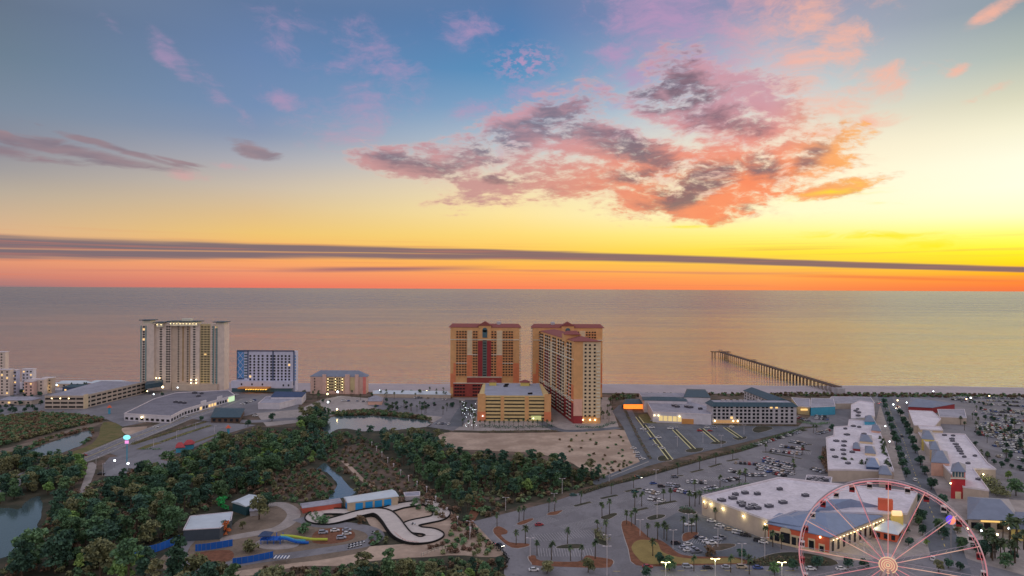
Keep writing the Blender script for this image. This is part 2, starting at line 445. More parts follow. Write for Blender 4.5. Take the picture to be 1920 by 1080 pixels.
def copy_tree(o, loc, rz=0.0, scale=1.0, label=None, group=None, kids=None):
    c = o.copy(); COL.objects.link(c); c.location = loc; c.rotation_euler = (0, 0, rz); c.scale = (scale,) * 3
    if label: c['label'] = label
    if group: c['group'] = group
    for ch in (o.children if kids is None else kids):
        k = ch.copy(); COL.objects.link(k); k.parent = c
        for g in ch.children:
            d = g.copy(); COL.objects.link(d); d.parent = k
    return c

def smooth_line(pts, n=6, closed=False):
    P = [Vector((p[0], p[1], 0)) for p in pts]; out = []
    N = len(P)
    rng = range(N) if closed else range(N - 1)
    for i in rng:
        if closed: a, b, c, d = P[(i - 1) % N], P[i], P[(i + 1) % N], P[(i + 2) % N]
        else: a, b, c, d = P[max(i - 1, 0)], P[i], P[i + 1], P[min(i + 2, N - 1)]
        for k in range(n):
            t = k / n
            out.append(0.5 * ((2 * b) + (c - a) * t + (2 * a - 5 * b + 4 * c - d) * t * t + (3 * b - a - 3 * c + d) * t ** 3))
    if not closed: out.append(P[-1])
    return out

def Gs(px): return [G(*p) for p in px]

def tri_fill(name, poly, z, m, kind='structure'):
    bm = bmesh.new()
    vs = [bm.verts.new((p[0], p[1], z)) for p in poly]
    f = bm.faces.new(vs); f.normal_update()
    if f.normal.z < 0: f.normal_flip()
    bmesh.ops.triangulate(bm, faces=bm.faces[:])
    me = bpy.data.meshes.new(name); bm.to_mesh(me); bm.free(); me.materials.append(m)
    o = bpy.data.objects.new(name, me); COL.objects.link(o)
    if kind: o['kind'] = kind
    return o

def sheet(name, px, z, m, curve=0, jit=0.0, kind='structure'):
    P = Gs(px)
    if curve: P = smooth_line(P, curve, True)
    if jit:
        P = [p + Vector((random.uniform(-jit, jit), random.uniform(-jit, jit), 0)) for p in P]
    return tri_fill(name, P, z, m, kind)

def ribbon(name, px, width, z, m, n=5, closed=False, world=False, kind='structure', mb=None, off=0.0, h=0.0, zf=None):
    P = px if world else Gs(px)
    L = smooth_line(P, n, closed); N = len(L)
    own = mb is None
    if own: mb = MB()
    vs = []
    for i, p in enumerate(L):
        a = L[(i - 1) % N] if closed else L[max(i - 1, 0)]
        b = L[(i + 1) % N] if closed else L[min(i + 1, N - 1)]
        d = (b - a).normalized(); nn = Vector((-d.y, d.x, 0))
        l, r = p + nn * (off + width / 2), p + nn * (off - width / 2)
        zz = z + (zf(i / N) if zf else 0); zb = 0.0 if zf else zz - h
        vs += [(l.x, l.y, zz), (r.x, r.y, zz)]
        if h: vs += [(l.x, l.y, zb), (r.x, r.y, zb)]
    k = 4 if h else 2; fs = []
    for i in range(N if closed else N - 1):
        j = (i + 1) % N
        fs.append((i * k, i * k + 1, j * k + 1, j * k))
        if h:
            fs.append((i * k + 2, i * k, j * k, j * k + 2)); fs.append((i * k + 1, i * k + 3, j * k + 3, j * k + 1))
    mb.add(vs, fs)
    if own: return tag(mb.build(name, m), kind=kind)
    return None

def island(px, m_in, curve=3, h=0.15, name='traffic_island', m_k=None, shrink=0.4):
    P = Gs(px)
    if len(P) == 2:
        a, b = P; d = (b - a).normalized(); nn = Vector((-d.y, d.x, 0)) * 1.3
        P = [a - d, a + nn, b + nn, b + d, b - nn, a - nn]
    P = smooth_line(P, curve, True)
    c = sum(P, Vector()) / len(P)
    mb = MB(); mb.prism([(p.x, p.y) for p in P], 0.02, h, 0)
    Q = [c + (p - c) * max(0.5, 1 - shrink / max((p - c).length, .5)) for p in P]
    mb.prism([(p.x, p.y) for p in Q], 0.05, h + 0.05, 1)
    return tag(mb.build(name, [m_k or M_KERB, m_in]), kind='structure')

# a wall seen from the camera's side: s runs from p0 to p1, z is height
UNIT = {}
def unit_box(m):
    if m.name not in UNIT:
        mb = MB(); mb.box((0, 0), 1, 1, -0.5, 0.5)
        me = bpy.data.meshes.new('unit_' + m.name); me.from_pydata(mb.v, [], mb.f); me.materials.append(m)
        UNIT[m.name] = me
    return UNIT[m.name]

class Wall:
    def __init__(self, par, p0, p1):
        self.par = par; self.p0 = Vector((p0[0], p0[1], 0)); self.p1 = Vector((p1[0], p1[1], 0))
        self.len = (self.p1 - self.p0).length
        self.u = (self.p1 - self.p0) / self.len; self.n = Vector((self.u.y, -self.u.x, 0))
        self.rz = math.atan2(self.u.y, self.u.x)
    def at(self, s, z, out=0.0): 
        p = self.p0 + self.u * s + self.n * out
        return Vector((p.x, p.y, z))
    def slab(self, mb, s0, s1, z0, z1, out, m=0, inn=0.05):
        a, b = self.at(s0, 0, -inn), self.at(s1, 0, -inn); c, d = self.at(s1, 0, out), self.at(s0, 0, out)
        mb.prism([(p.x, p.y) for p in (a, b, c, d)], z0, z1, m, None, True)
    def panel(self, name, s0, s1, z0, z1, out, m):
        mb = MB(); self.slab(mb, s0, s1, z0, z1, out); return mb.build(name, m, self.par)
    def grid(self, name, spots, w, h, m, out=0.08, m2=None, p2=0.0, cap=100, maker=None):
        """many like openings: the first ones as parts of their own, what is left as one"""
        spots = list(spots)
        cnt = self.par.get('_n_' + name, 0)
        rest = {}
        for (s, z) in spots:
            mm = m2 if (m2 is not None and random.random() < p2) else m
            if cnt < cap:
                o = bpy.data.objects.new(name, unit_box(mm)); COL.objects.link(o); o.parent = self.par
                o.location = self.at(s, z, out / 2 - .02) - Vector(self.par['_at'])
                o.rotation_euler = (0, 0, self.rz); o.scale = (w, out + .1, h)
                cnt += 1
            else:
                self.slab(rest.setdefault(mm.name, (MB(), mm))[0], s - w / 2, s + w / 2, z - h / 2, z + h / 2, out)
        self.par['_n_' + name] = cnt
        for k, (mb, mm) in rest.items():
            tag(mb.build(name, mm, self.par), kind='stuff')

def rows(s_list, z0, z1, n):
    st = (z1 - z0) / n
    return [(s, z0 + st * (k + .5)) for k in range(n) for s in s_list]

# ------------------------------------------------------------------ foliage
RNG = np.random.default_rng(11)
def leaf_quads(cent, size, flat=0.5):
    n = len(cent)
    a = RNG.normal(size=(n, 3)); a[:, 2] = np.abs(a[:, 2]) + flat; a /= np.linalg.norm(a, axis=1)[:, None]
    b = RNG.normal(size=(n, 3)); u = np.cross(a, b); u /= np.linalg.norm(u, axis=1)[:, None]; v = np.cross(a, u)
    sz = (size * RNG.uniform(.6, 1.3, n))[:, None]
    q = np.stack([cent - u * sz - v * sz * .7, cent + u * sz - v * sz * .5, cent + u * sz * .8 + v * sz * .8, cent - u * sz * .7 + v * sz * .6], 1)
    return q.reshape(-1, 3)

def quads_mesh(name, V, m):
    n = len(V) // 4
    me = bpy.data.meshes.new(name)
    me.vertices.add(len(V)); me.vertices.foreach_set('co', V.astype(np.float32).ravel())
    me.loops.add(n * 4); me.loops.foreach_set('vertex_index', np.arange(n * 4, dtype=np.int32))
    me.polygons.add(n); me.polygons.foreach_set('loop_start', np.arange(0, n * 4, 4, dtype=np.int32))
    me.update(calc_edges=True); me.materials.append(m)
    return me

def crown_points(h, r, n, lobes=9, base=0.35, squash=.75, cone=0.0):
    pts = []
    for i in range(lobes):
        t = (i + .5) / lobes
        z = h * (base + (1 - base - .12) * t)
        rr = r * (1 - cone * t) * (0.62 if i < lobes - 1 else .3)
        a = RNG.uniform(0, 2 * math.pi)
        off = rr * RNG.uniform(.35, 1.0)
        c = np.array([off * math.cos(a), off * math.sin(a), z])
        lr = r * RNG.uniform(.38, .62) * (1 - cone * t * .8)
        k = n // lobes
        d = RNG.normal(size=(k, 3)); d /= np.linalg.norm(d, axis=1)[:, None]
        d[:, 2] = np.where(d[:, 2] < -.35, -d[:, 2] * .6, d[:, 2])
        pts.append(c + d * np.array([lr, lr, lr * squash]) * RNG.uniform(.72, 1.05, (k, 1)))
    return np.concatenate(pts)
# ------------------------------------------------------------------ the setting: sea, ground, roads, water
M_ASPH = mat('asphalt', tone((107, 106, 110), .57), .85, .10, .05, fine=1.2, wear=.5)
M_ASPH2 = mat('asphalt_dark', tone((88, 92, 98), .57), .85, .12, .06, fine=1.0, wear=.5)
M_CONC = mat('concrete', tone((140, 133, 129), .57), .85, .12, .2, fine=2.0, wear=.4)
M_KERB = mat('kerb_concrete', tone((150, 145, 140), .6), .8, .08, 1.0)
M_SAND = mat('sand', tone((160, 142, 126), .52), .9, .12, .04, fine=.4, col2=tone((134, 116, 102), .54))
M_BEACH = mat('beach_sand', tone((150, 142, 145), .6), .8, .06, .03)
M_SCRUB = mat('scrub_ground', tone((104, 88, 78), .6), .95, .2, .07, col2=tone((58, 58, 46), .6), fine=.5)
M_FOREST = mat('forest_floor', tone((70, 66, 54), .6), .95, .2, .1, col2=tone((46, 50, 40), .6))
M_GRASS = mat('grass', tone((86, 88, 52), .6), .95, .15, .15, col2=tone((110, 98, 66), .6), fine=1.5)
M_DRY = mat('dry_lawn', tone((132, 116, 72), .6), .95, .1, .2, fine=2.0)
M_MULCH = mat('pine_mulch', tone((112, 76, 58), .6), .95, .2, .4, fine=2.0)
M_DIRT = mat('dirt_track', tone((112, 100, 88), .6), .95, .15, .12, fine=.8)
M_LINE = mat('road_paint', tone((168, 166, 166), .6), .7, .1, .8)
M_YLINE = mat('yellow_paint', tone((176, 160, 90), .6), .7, .1, .8)
M_SEA = sea_mat()

def pond_mat():
    m = bpy.data.materials.new("pond_water"); m.use_nodes = True; m.node_tree.nodes.clear(); w = NT(m.node_tree)
    geo = w.node('ShaderNodeNewGeometry'); b = w.node('ShaderNodeBsdfPrincipled')
    b.inputs['Base Color'].default_value = (0.09, 0.14, 0.155, 1); b.inputs['Roughness'].default_value = .07
    b.inputs['IOR'].default_value = 2.1
    n = w.noise(geo.outputs['Position'], .5, 4, .6)
    bp = w.node('ShaderNodeBump'); bp.inputs['Strength'].default_value = .35; bp.inputs['Distance'].default_value = .15
    w.put(bp.inputs['Height'], n); w.l.new(bp.outputs[0], b.inputs['Normal'])
    o = w.node('ShaderNodeOutputMaterial'); w.l.new(b.outputs[0], o.inputs[0]); return m
M_POND = pond_mat()

def spaced(a, b, n): return [a * (b / a) ** (i / n) for i in range(n + 1)]
gx = [-v for v in spaced(150, 250000, 26)][::-1] + [0] + spaced(150, 250000, 26)
def grid_sheet(name, xs, ys, zf, m):
    vs = [(x, y, zf(x, y)) for y in ys for x in xs]; nx = len(xs)
    fs = [(j * nx + i, j * nx + i + 1, (j + 1) * nx + i + 1, (j + 1) * nx + i) for j in range(len(ys) - 1) for i in range(nx - 1)]
    me = bpy.data.meshes.new(name); me.from_pydata(vs, [], fs); me.materials.append(m)
    o = bpy.data.objects.new(name, me); COL.objects.link(o); o['kind'] = 'structure'; return o
grid_sheet("sea", gx, spaced(850, 300000, 40), lambda x, y: -0.6, M_SEA)
SH = 873.0
grid_sheet("ground", [x for x in gx if abs(x) < 60000], [-20000, -5000, -1500, -600] + list(range(-300, 800, 50)) + [800], lambda x, y: 0.0, M_SCRUB)
def beach():
    xs = list(range(-1500, 1501, 12)); vs, fs = [], []
    prof = [(-77, 0.02), (-60, 0.3), (-25, .25), (-8, -.2), (2, -.55), (14, -1.4)]
    xs = [-60000, -20000, -5000] + xs + [5000, 20000, 60000]
    for x in xs:
        wob = 3.0 * math.sin(x * .013) + 1.6 * math.sin(x * .047 + 1) - (max(0, x - 500) * .10 if x < 3000 else 250)
        for i, (d, z) in enumerate(prof):
            vs.append((x, 799.9 if i == 0 else SH + d + wob * (i / 5), z))
    k = len(prof)
    for i in range(len(xs) - 1):
        for j in range(k - 1): fs.append((i * k + j, (i + 1) * k + j, (i + 1) * k + j + 1, i * k + j + 1))
    me = bpy.data.meshes.new('beach'); me.from_pydata(vs, [], fs); me.materials.append(M_BEACH)
    for p in me.polygons: p.use_smooth = True
    o = bpy.data.objects.new('beach', me); COL.objects.link(o); o['kind'] = 'structure'
beach()
M_FOAM = mat('sea_foam', tone((215, 200, 190), .6), .6, .1, .3)
def foam():
    mb = MB()
    for yo, wd, ph in ((2.5, 2.2, 0), (17, 1.6, 2), (38, 1.2, 4)):
        x = -760.0
        while x < 760:
            L_ = random.uniform(40, 160)
            if random.random() < (.92 if yo < 5 else .55):
                n = 8; vs = []
                for i in range(n + 1):
                    xx = x + L_ * i / n
                    wob = 3.0 * math.sin(xx * .013) + 1.6 * math.sin(xx * .047 + 1) - max(0, xx - 500) * .10
                    y = SH + wob * .8 + yo + math.sin(xx * .05 + ph)
                    tw = wd * math.sin(math.pi * i / n) + .1
                    vs += [(xx, y - tw / 2, -.50), (xx, y + tw / 2, -.50)]
                mb.add(vs, [(2 * i, 2 * i + 2, 2 * i + 3, 2 * i + 1) for i in range(n)])
            x += L_ + random.uniform(2, 40)
    tag(mb.build('sea_foam', M_FOAM), kind='stuff')
foam()

# wooded and open ground
sheet('forest_floor', [(-80, 1100), (-60, 900), (0, 868), (80, 862), (150, 930), (190, 895), (300, 868), (400, 832), (480, 802), (640, 800), (830, 800), (860, 850), (1050, 866), (1135, 898), (1060, 922), (960, 952), (900, 975), (880, 990), (950, 1042), (950, 1100), (700, 1060), (440, 1065), (330, 1100)], .03, M_FOREST, 4, 1.5)
sheet('mangrove_floor', [(-80, 850), (-60, 790), (60, 774), (150, 778), (196, 786), (190, 792), (120, 806), (60, 822), (0, 840)], .03, M_FOREST, 3, 1)
sheet('scrub_clearing', [(624, 855), (650, 838), (694, 832), (740, 872), (785, 915), (745, 922), (700, 916), (660, 892)], .07, M_SCRUB, 4, 1)
sheet('brown_clearing', [(520, 892), (560, 882), (600, 884), (624, 905), (630, 922), (610, 935), (560, 940), (525, 925)], .07, M_SCRUB, 4, 1)
sheet('sand_clearing', [(828, 812), (900, 812), (1045, 811), (1075, 806), (1180, 808), (1186, 840), (1199, 864), (1145, 894), (1100, 882), (1058, 862), (1000, 850), (930, 846), (860, 842), (832, 832)], .08, M_SAND, 3, .8)
sheet('sand_lot', [(420, 1062), (520, 1048), (640, 1030), (760, 1020), (835, 1012), (850, 990), (900, 985), (945, 1040), (840, 1042), (700, 1052), (640, 1062), (560, 1062), (470, 1080), (420, 1078)], .07, M_SAND, 4, .5)
sheet('kart_ground', [(700, 990), (735, 1000), (750, 1015), (790, 1030), (840, 1015), (850, 985), (845, 960), (815, 935), (770, 925), (690, 955)], .08, M_SAND, 4, .4)
ribbon('dirt_road', [(-60, 862), (0, 848), (67, 830), (133, 810), (170, 797), (196, 790)], 13, .08, M_DIRT)
sheet('grass_field', [(193, 792), (217, 793), (230, 803), (232, 816), (200, 831), (160, 848), (142, 856), (112, 862), (140, 846), (172, 832), (186, 815)], .09, M_GRASS, 2, .4)
sheet('sand_patch', [(229, 803), (250, 801), (276, 800), (266, 808), (244, 816), (232, 812)], .10, M_SAND, 3)
sheet('footpath', [(140, 948), (150, 946), (170, 905), (181, 872), (166, 868), (160, 892)], .09, M_CONC, 2)
ribbon('sandy_path', [(643, 864), (662, 882), (680, 900), (706, 916)], 3.0, .11, M_SAND)
ribbon('woodland_path', [(850, 868), (880, 895), (905, 928), (925, 936), (938, 934)], 4.0, .09, M_DIRT)
ribbon('woodland_path', [(900, 930), (890, 960), (878, 980)], 5.0, .095, M_MULCH)
ribbon('sandy_path', [(1000, 905), (1025, 893), (1042, 882)], 4.0, .09, M_SAND)
# ponds and the creek
sheet('pond', [(-40, 1060), (-30, 960), (12, 953), (36, 955), (53, 938), (74, 932), (79, 960), (70, 984), (63, 1003), (43, 1030), (0, 1048)], .12, M_POND, 4, .5)
sheet('pond', [(50, 848), (72, 838), (100, 828), (133, 817), (168, 807), (172, 817), (160, 831), (133, 843), (100, 854), (55, 856)], .12, M_POND, 4, .6)
sheet('pond', [(620, 783), (671, 778), (702, 780), (743, 783), (800, 789), (806, 799), (773, 803), (743, 806), (686, 809), (650, 804), (632, 806), (612, 816), (596, 822), (600, 808)], .12, M_POND, 4, .8)
sheet('creek', [(595, 880), (609, 868), (625, 884), (641, 895), (651, 909), (668, 926), (621, 937), (618, 929), (632, 914), (626, 899), (612, 886)], .12, M_POND, 3, .5)

# paved ground
sheet('front_car_park', [(887, 978), (944, 964), (1038, 941), (1133, 908), (1200, 893), (1320, 859), (1385, 844), (1430, 829), (1476, 813), (1510, 804), (1562, 798), (1562, 900), (1720, 930), (1800, 1100), (940, 1100), (952, 1045), (925, 1018)], .12, M_ASPH)
sheet('store_car_park', [(1268, 962), (1317, 970), (1440, 1012), (1462, 1038), (1405, 1054), (1374, 1046), (1326, 1046), (1262, 1032), (1243, 1014), (1230, 992)], .14, M_ASPH2, 2)
sheet('hotel_car_park', [(1160, 760), (1180, 757), (1196, 792), (1340, 797), (1505, 800), (1500, 804), (1385, 832), (1300, 852), (1215, 874), (1120, 910), (1105, 905), (1200, 866), (1182, 832), (1168, 800), (1148, 772)], .13, M_ASPH2)
sheet('mall_ground', [(1496, 800), (1520, 780), (1500, 752), (1600, 742), (1780, 742), (1980, 744), (2200, 1100), (1700, 1100), (1700, 930), (1562, 905), (1560, 800)], .10, M_ASPH)
sheet('resort_ground', [(480, 775), (560, 768), (600, 750), (640, 742), (700, 748), (845, 752), (850, 742), (1000, 742), (1140, 745), (1160, 800), (1100, 806), (1050, 806), (900, 808), (838, 806), (800, 786), (740, 779), (640, 775), (580, 790), (500, 800)], .09, M_CONC, 1)
sheet('resort_lot', [(690, 745), (850, 747), (895, 760), (893, 780), (850, 808), (800, 800), (830, 782), (720, 770), (690, 760)], .12, M_ASPH, 1)
ribbon('access_road', [(1160, 802), (1120, 806), (1060, 808), (1030, 800), (1010, 790)], 9, .14, M_ASPH2)
ribbon('access_road', [(852, 800), (868, 772), (884, 750)], 13, .14, M_ASPH2)
sheet('left_paving', [(-80, 800), (-80, 742), (60, 732), (300, 730), (460, 735), (560, 742), (560, 768), (480, 775), (460, 780), (377, 787), (320, 783), (230, 800), (200, 786), (150, 776), (60, 772), (0, 783)], .07, M_ASPH, 1)
# the main road, side road and car parks at the left
ribbon('main_road', [(-60, 938), (0, 915), (75, 884), (150, 862), (205, 840), (250, 821), (300, 802), (350, 782), (400, 765), (440, 748), (500, 738)], 17, .12, M_ASPH)
ribbon('side_road', [(370, 780), (400, 788), (480, 790), (540, 786), (610, 784)], 13, .125, M_ASPH)
sheet('roadside_car_park', [(205, 850), (250, 832), (300, 815), (377, 790), (480, 797), (430, 812), (400, 822), (366, 838), (300, 862), (240, 862)], .11, M_ASPH, 1)
sheet('small_car_park', [(193, 872), (205, 858), (235, 854), (300, 862), (330, 868), (320, 885), (260, 880), (240, 878), (236, 892), (196, 893)], .13, M_ASPH, 1)
def dashes(name, px, offs, m, dash=3.0, gap=6.0, w=.18, z=.16, solid=False):
    L = smooth_line(Gs(px), 6); mb = MB()
    for off in offs:
        run = 0.0
        for a, b in zip(L, L[1:]):
            d = (b - a); ln = d.length; d = d / ln; nn = Vector((-d.y, d.x, 0)); t = 0
            while t < ln:
                e = min(ln, t + dash)
                if solid or (run + t) % (dash + gap) < dash:
                    p, q = a + d * t + nn * off, a + d * e + nn * off
                    mb.add([(p.x - nn.x * w, p.y - nn.y * w, z), (q.x - nn.x * w, q.y - nn.y * w, z), (q.x + nn.x * w, q.y + nn.y * w, z), (p.x + nn.x * w, p.y + nn.y * w, z)], [(0, 1, 2, 3)])
                t = e
            run += ln
    tag(mb.build(name, m), kind='structure')
MR = [(-60, 938), (0, 915), (75, 884), (150, 862), (205, 840), (250, 821), (300, 802), (350, 782), (400, 765), (440, 748)]
dashes('lane_markings', MR, (-3.6, 3.6), M_LINE)
dashes('lane_markings', MR, (-.3, .3), M_YLINE, solid=True, w=.12)
dashes('lane_markings', MR, (-7.6, 7.6), M_LINE, solid=True, w=.2)
ribbon('kerb', MR, .5, .22, M_KERB, off=9.2, h=.2)
ribbon('kerb', MR, .5, .22, M_KERB, off=-9.2, h=.2)
# bays painted on the car parks
def bays(a, b, n, ln=5.0, both=True, mb=None, z=.165, w=.065):
    a, b = G(*a), G(*b); d = (b - a) / n; u = d.normalized(); nn = Vector((-u.y, u.x, 0))
    for i in range(n + 1):
        p = a + d * i
        q0, q1 = (p - nn * ln, p + nn * ln) if both else (p, p + nn * ln)
        mb.add([(q0.x - u.x * w, q0.y - u.y * w, z), (q0.x + u.x * w, q0.y + u.y * w, z), (q1.x + u.x * w, q1.y + u.y * w, z), (q1.x - u.x * w, q1.y - u.y * w, z)], [(0, 1, 2, 3)])
mb = MB()
for a, b, n in [((975, 990), (1035, 972), 17), ((1040, 962), (1115, 938), 20), ((1000, 1010), (1110, 1000), 22), ((1060, 992), (1125, 975), 18), ((1130, 945), (1200, 925), 20), ((1160, 968), (1230, 948), 22), ((1200, 940), (1265, 950), 20), ((1215, 912), (1295, 890), 24), ((1250, 908), (1330, 925), 26), ((1320, 884), (1400, 862), 26), ((1300, 898), (1400, 900), 30), ((1395, 880), (1440, 890), 16), ((1425, 856), (1500, 880), 30), ((1400, 868), (1500, 892), 34), ((1445, 842), (1520, 850), 26), ((1010, 1036), (1110, 1036), 20),
                 ((1225, 806), (1262, 850), 30), ((1270, 800), (1320, 842), 26), ((1320, 800), (1360, 828), 22), ((1300, 1012), (1350, 1020), 12), ((1275, 1024), (1310, 1040), 9)]:
    bays(a, b, n, mb=mb)
tag(mb.build('parking_bay_markings', M_LINE), kind='structure')
ribbon('mall_street', [(1655, 738), (1662, 752), (1676, 789), (1691, 818), (1704, 856), (1718, 895), (1736, 935), (1757, 985), (1775, 1035), (1790, 1090)], 14, .15, M_ASPH2)
dashes('lane_markings', [(1662, 752), (1676, 789), (1691, 818), (1704, 856), (1718, 895), (1736, 935), (1757, 985), (1775, 1035)], (0,), M_YLINE, z=.19)
ribbon('street', [(945, 1072), (1100, 1072), (1300, 1071), (1500, 1071), (1700, 1068), (1790, 1052)], 15, .19, M_ASPH)
dashes('lane_markings', [(1150, 1072), (1300, 1071), (1500, 1071)], (0,), M_YLINE, z=.22)
sheet('mall_pavement', [(1650, 760), (1668, 790), (1683, 818), (1694, 856), (1705, 900), (1560, 905), (1556, 900), (1640, 880), (1640, 800)], .13, M_CONC)
sheet('mall_pavement', [(1672, 758), (1700, 820), (1718, 860), (1735, 905), (1760, 960), (1790, 1040), (1850, 1060), (1960, 1090), (1940, 940), (1800, 930), (1760, 860), (1720, 800)], .13, M_CONC)
sheet('plaza_pavement', [(1560, 1010), (1660, 950), (1720, 935), (1750, 990), (1765, 1040), (1600, 1052), (1560, 1050), (1490, 1030)], .14, M_CONC, 1)

# planted islands
for p in [[(924, 993), (935, 987), (951, 995), (949, 1001), (938, 1004), (956, 1018), (990, 1020), (991, 1025), (960, 1028), (930, 1006)],
          [(968, 983), (978, 977), (998, 972), (1000, 975), (987, 982), (975, 985)], [(1025, 966), (1030, 961), (1040, 959), (1055, 957), (1053, 960), (1043, 966)],
          [(1079, 949), (1106, 942)], [(1128, 935), (1156, 929)], [(1125, 972), (1133, 967), (1152, 962), (1158, 965), (1140, 975)], [(1174, 922), (1201, 916)], [(1183, 960), (1213, 953)],
          [(1042, 1026), (1060, 1021), (1091, 1021), (1086, 1029), (1048, 1029)],
          [(989, 1044), (1002, 1042), (1012, 1052), (1085, 1054), (1100, 1042), (1122, 1045), (1149, 1050), (1149, 1060), (1130, 1066), (1010, 1062), (995, 1056)],
          [(1115, 992), (1124, 1000), (1140, 1020), (1136, 1024), (1116, 1016)],
          [(1212, 971), (1230, 965), (1248, 966), (1242, 972), (1220, 976)], [(1296, 886), (1317, 881)], [(1331, 876), (1351, 870)], [(1364, 865), (1384, 861)], [(1270, 893), (1280, 892)],
          [(1230, 947), (1266, 940)], [(1430, 848), (1446, 848)], [(1445, 850), (1500, 860)], [(1480, 830), (1520, 834)], [(1500, 842), (1518, 846)]]:
    island(p, M_MULCH if len(p) > 5 else M_FOREST)
island([(1270, 958), (1282, 952), (1296, 955), (1308, 962), (1290, 965)], M_FOREST)
island([(1164, 984), (1174, 976), (1190, 985), (1216, 1008), (1224, 1009), (1243, 1016), (1262, 1031), (1282, 1042), (1326, 1045), (1374, 1045), (1406, 1053), (1408, 1058), (1275, 1062), (1192, 1061), (1177, 1030)], M_MULCH)
sheet('dry_lawn', [(1184, 1028), (1192, 1016), (1208, 1013), (1232, 1018), (1243, 1036), (1282, 1047), (1330, 1048), (1376, 1047), (1392, 1056), (1290, 1058), (1216, 1058), (1195, 1046)], .24, M_DRY, 4)
island([(1333, 1028), (1345, 1020), (1376, 1020), (1378, 1025), (1352, 1033), (1338, 1032)], M_SCRUB)
island([(1408, 1053), (1450, 1038), (1500, 1036), (1560, 1048), (1560, 1062), (1410, 1062)], M_FOREST)
island([(1281, 1016), (1300, 1010), (1310, 999), (1290, 998), (1279, 1003)], M_MULCH)
M_MED = mat('lit_median_edge', tone((196, 186, 140), .6), .8, .08, 1.0)  # yellow light on these edges is put into the cream colour
for p in [((1195, 782), (1257, 862)), ((1264, 806), (1300, 842)), ((1315, 804), (1345, 829)), ((1360, 802), (1388, 821))]:
    a, b = G(*p[0]), G(*p[1]); d = (b - a).normalized(); nn = Vector((-d.y, d.x, 0))
    mb = MB()
    for s_ in (-1.6, 1.6):
        c = [(a + nn * (s_ - .35)), (a + nn * (s_ + .35)), (b + nn * (s_ + .35)), (b + nn * (s_ - .35))]
        mb.prism([(q.x, q.y) for q in c], .05, .35, 0)
    c = [a - nn * 1.2, a + nn * 1.2, b + nn * 1.2, b - nn * 1.2]
    mb.prism([(q.x, q.y) for q in c], .05, .28, 1)
    tag(mb.build('kerb_median', [M_MED, M_FOREST]), kind='structure')
for p in [[(1232, 860), (1240, 854), (1262, 858), (1258, 864), (1238, 865)], [(1284, 846), (1294, 841), (1318, 840), (1316, 846), (1296, 849)], [(1330, 832), (1345, 826), (1362, 828), (1356, 833)], [(1372, 820), (1386, 822), (1398, 818), (1400, 822), (1384, 826)], [(1410, 807), (1422, 812), (1450, 804), (1440, 800), (1418, 800)]]:
    island(p, M_FOREST, 2)
ribbon('kerb', [(1145, 894), (1180, 880), (1216, 866)], .6, .28, M_KERB, h=.25)
sheet('hotel_lawn', [(1196, 778), (1212, 776), (1232, 794), (1200, 794)], .15, M_GRASS)
ribbon('hedge_bank', [(1090, 925), (1133, 911), (1200, 895), (1320, 861), (1385, 846), (1430, 831), (1476, 815), (1510, 806)], 5, .17, M_FOREST)
for a, b, wd in [((246, 834), (386, 791), 5), ((262, 843), (300, 830), 6), ((302, 829), (395, 798), 4.5), ((300, 856), (420, 810), 3)]:
    ribbon('grass_verge', [a, ((a[0] + b[0]) / 2, (a[1] + b[1]) / 2 - 1), b], wd, .2, M_GRASS, h=.15)
# amusement park paths and oval
sheet('park_ground', [(300, 1050), (345, 1010), (400, 1012), (440, 980), (470, 965), (500, 944), (560, 944), (600, 958), (660, 985), (700, 1000), (690, 1030), (600, 1050), (430, 1072), (330, 1078)], .10, M_DIRT, 3, .8)
ribbon('park_road', [(412, 1012), (470, 1002), (520, 992), (545, 976), (550, 960), (528, 946), (500, 948)], 7, .12, M_CONC)
ribbon('park_road', [(350, 1014), (334, 1036), (346, 1060), (400, 1064), (470, 1052), (530, 1044), (600, 1034), (680, 1021), (705, 1008), (694, 994), (650, 985), (600, 984), (560, 972)], 8, .13, M_ASPH)
sheet('park_lot', [(586, 1004), (600, 994), (640, 990), (664, 998), (660, 1012), (620, 1020), (588, 1018)], .13, M_MULCH, 4)
sheet('splash_pad', [(478, 1020), (490, 1012), (520, 1008), (550, 1012), (562, 1020), (548, 1028), (515, 1031), (488, 1028)], .14, M_CONC, 4)
sheet('brown_bed', [(360, 1044), (375, 1036), (430, 1032), (436, 1048), (400, 1058), (368, 1056)], .15, M_MULCH, 4)
# ------------------------------------------------------------------ buildings
def wm(name, rgb, k=.50, **kw): return mat(name, tone(rgb, k), kw.pop('rough', .8), kw.pop('vary', .06), kw.pop('scale', .25), **kw)
M_OCHRE = wm('ochre_stucco', (174, 134, 92)); M_CREAM = wm('cream_stucco', (184, 158, 130)); M_ORANGE = wm('orange_stucco', (196, 106, 74))
M_RED = wm('dark_red_stucco', (122, 48, 50)); M_TILE = wm('red_roof_tile', (120, 70, 66), .55, vary=.15, scale=1.2)
M_TRIM = wm('pale_trim', (188, 172, 158)); M_OPEN = mat('window_glass', (0.018, 0.022, 0.03), .15, .3, .3, spec=.6)
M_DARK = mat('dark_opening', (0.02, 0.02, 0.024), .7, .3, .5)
M_TEAL = wm('teal_glass', (60, 84, 92), rough=.3); M_LIT = mat('lit_window', (.5, .35, .15), .5, emit=(255, 205, 130), estr=1.1)
M_GLOW = mat('lamp_glow', (.8, .7, .5), .5, emit=(255, 226, 165), estr=7.0); M_GLOWW = mat('white_lamp_glow', (.8, .8, .8), .5, emit=(236, 250, 255), estr=7.0)
M_OGLOW = mat('orange_glow', (.8, .4, .1), .5, emit=(255, 120, 40), estr=1.6)
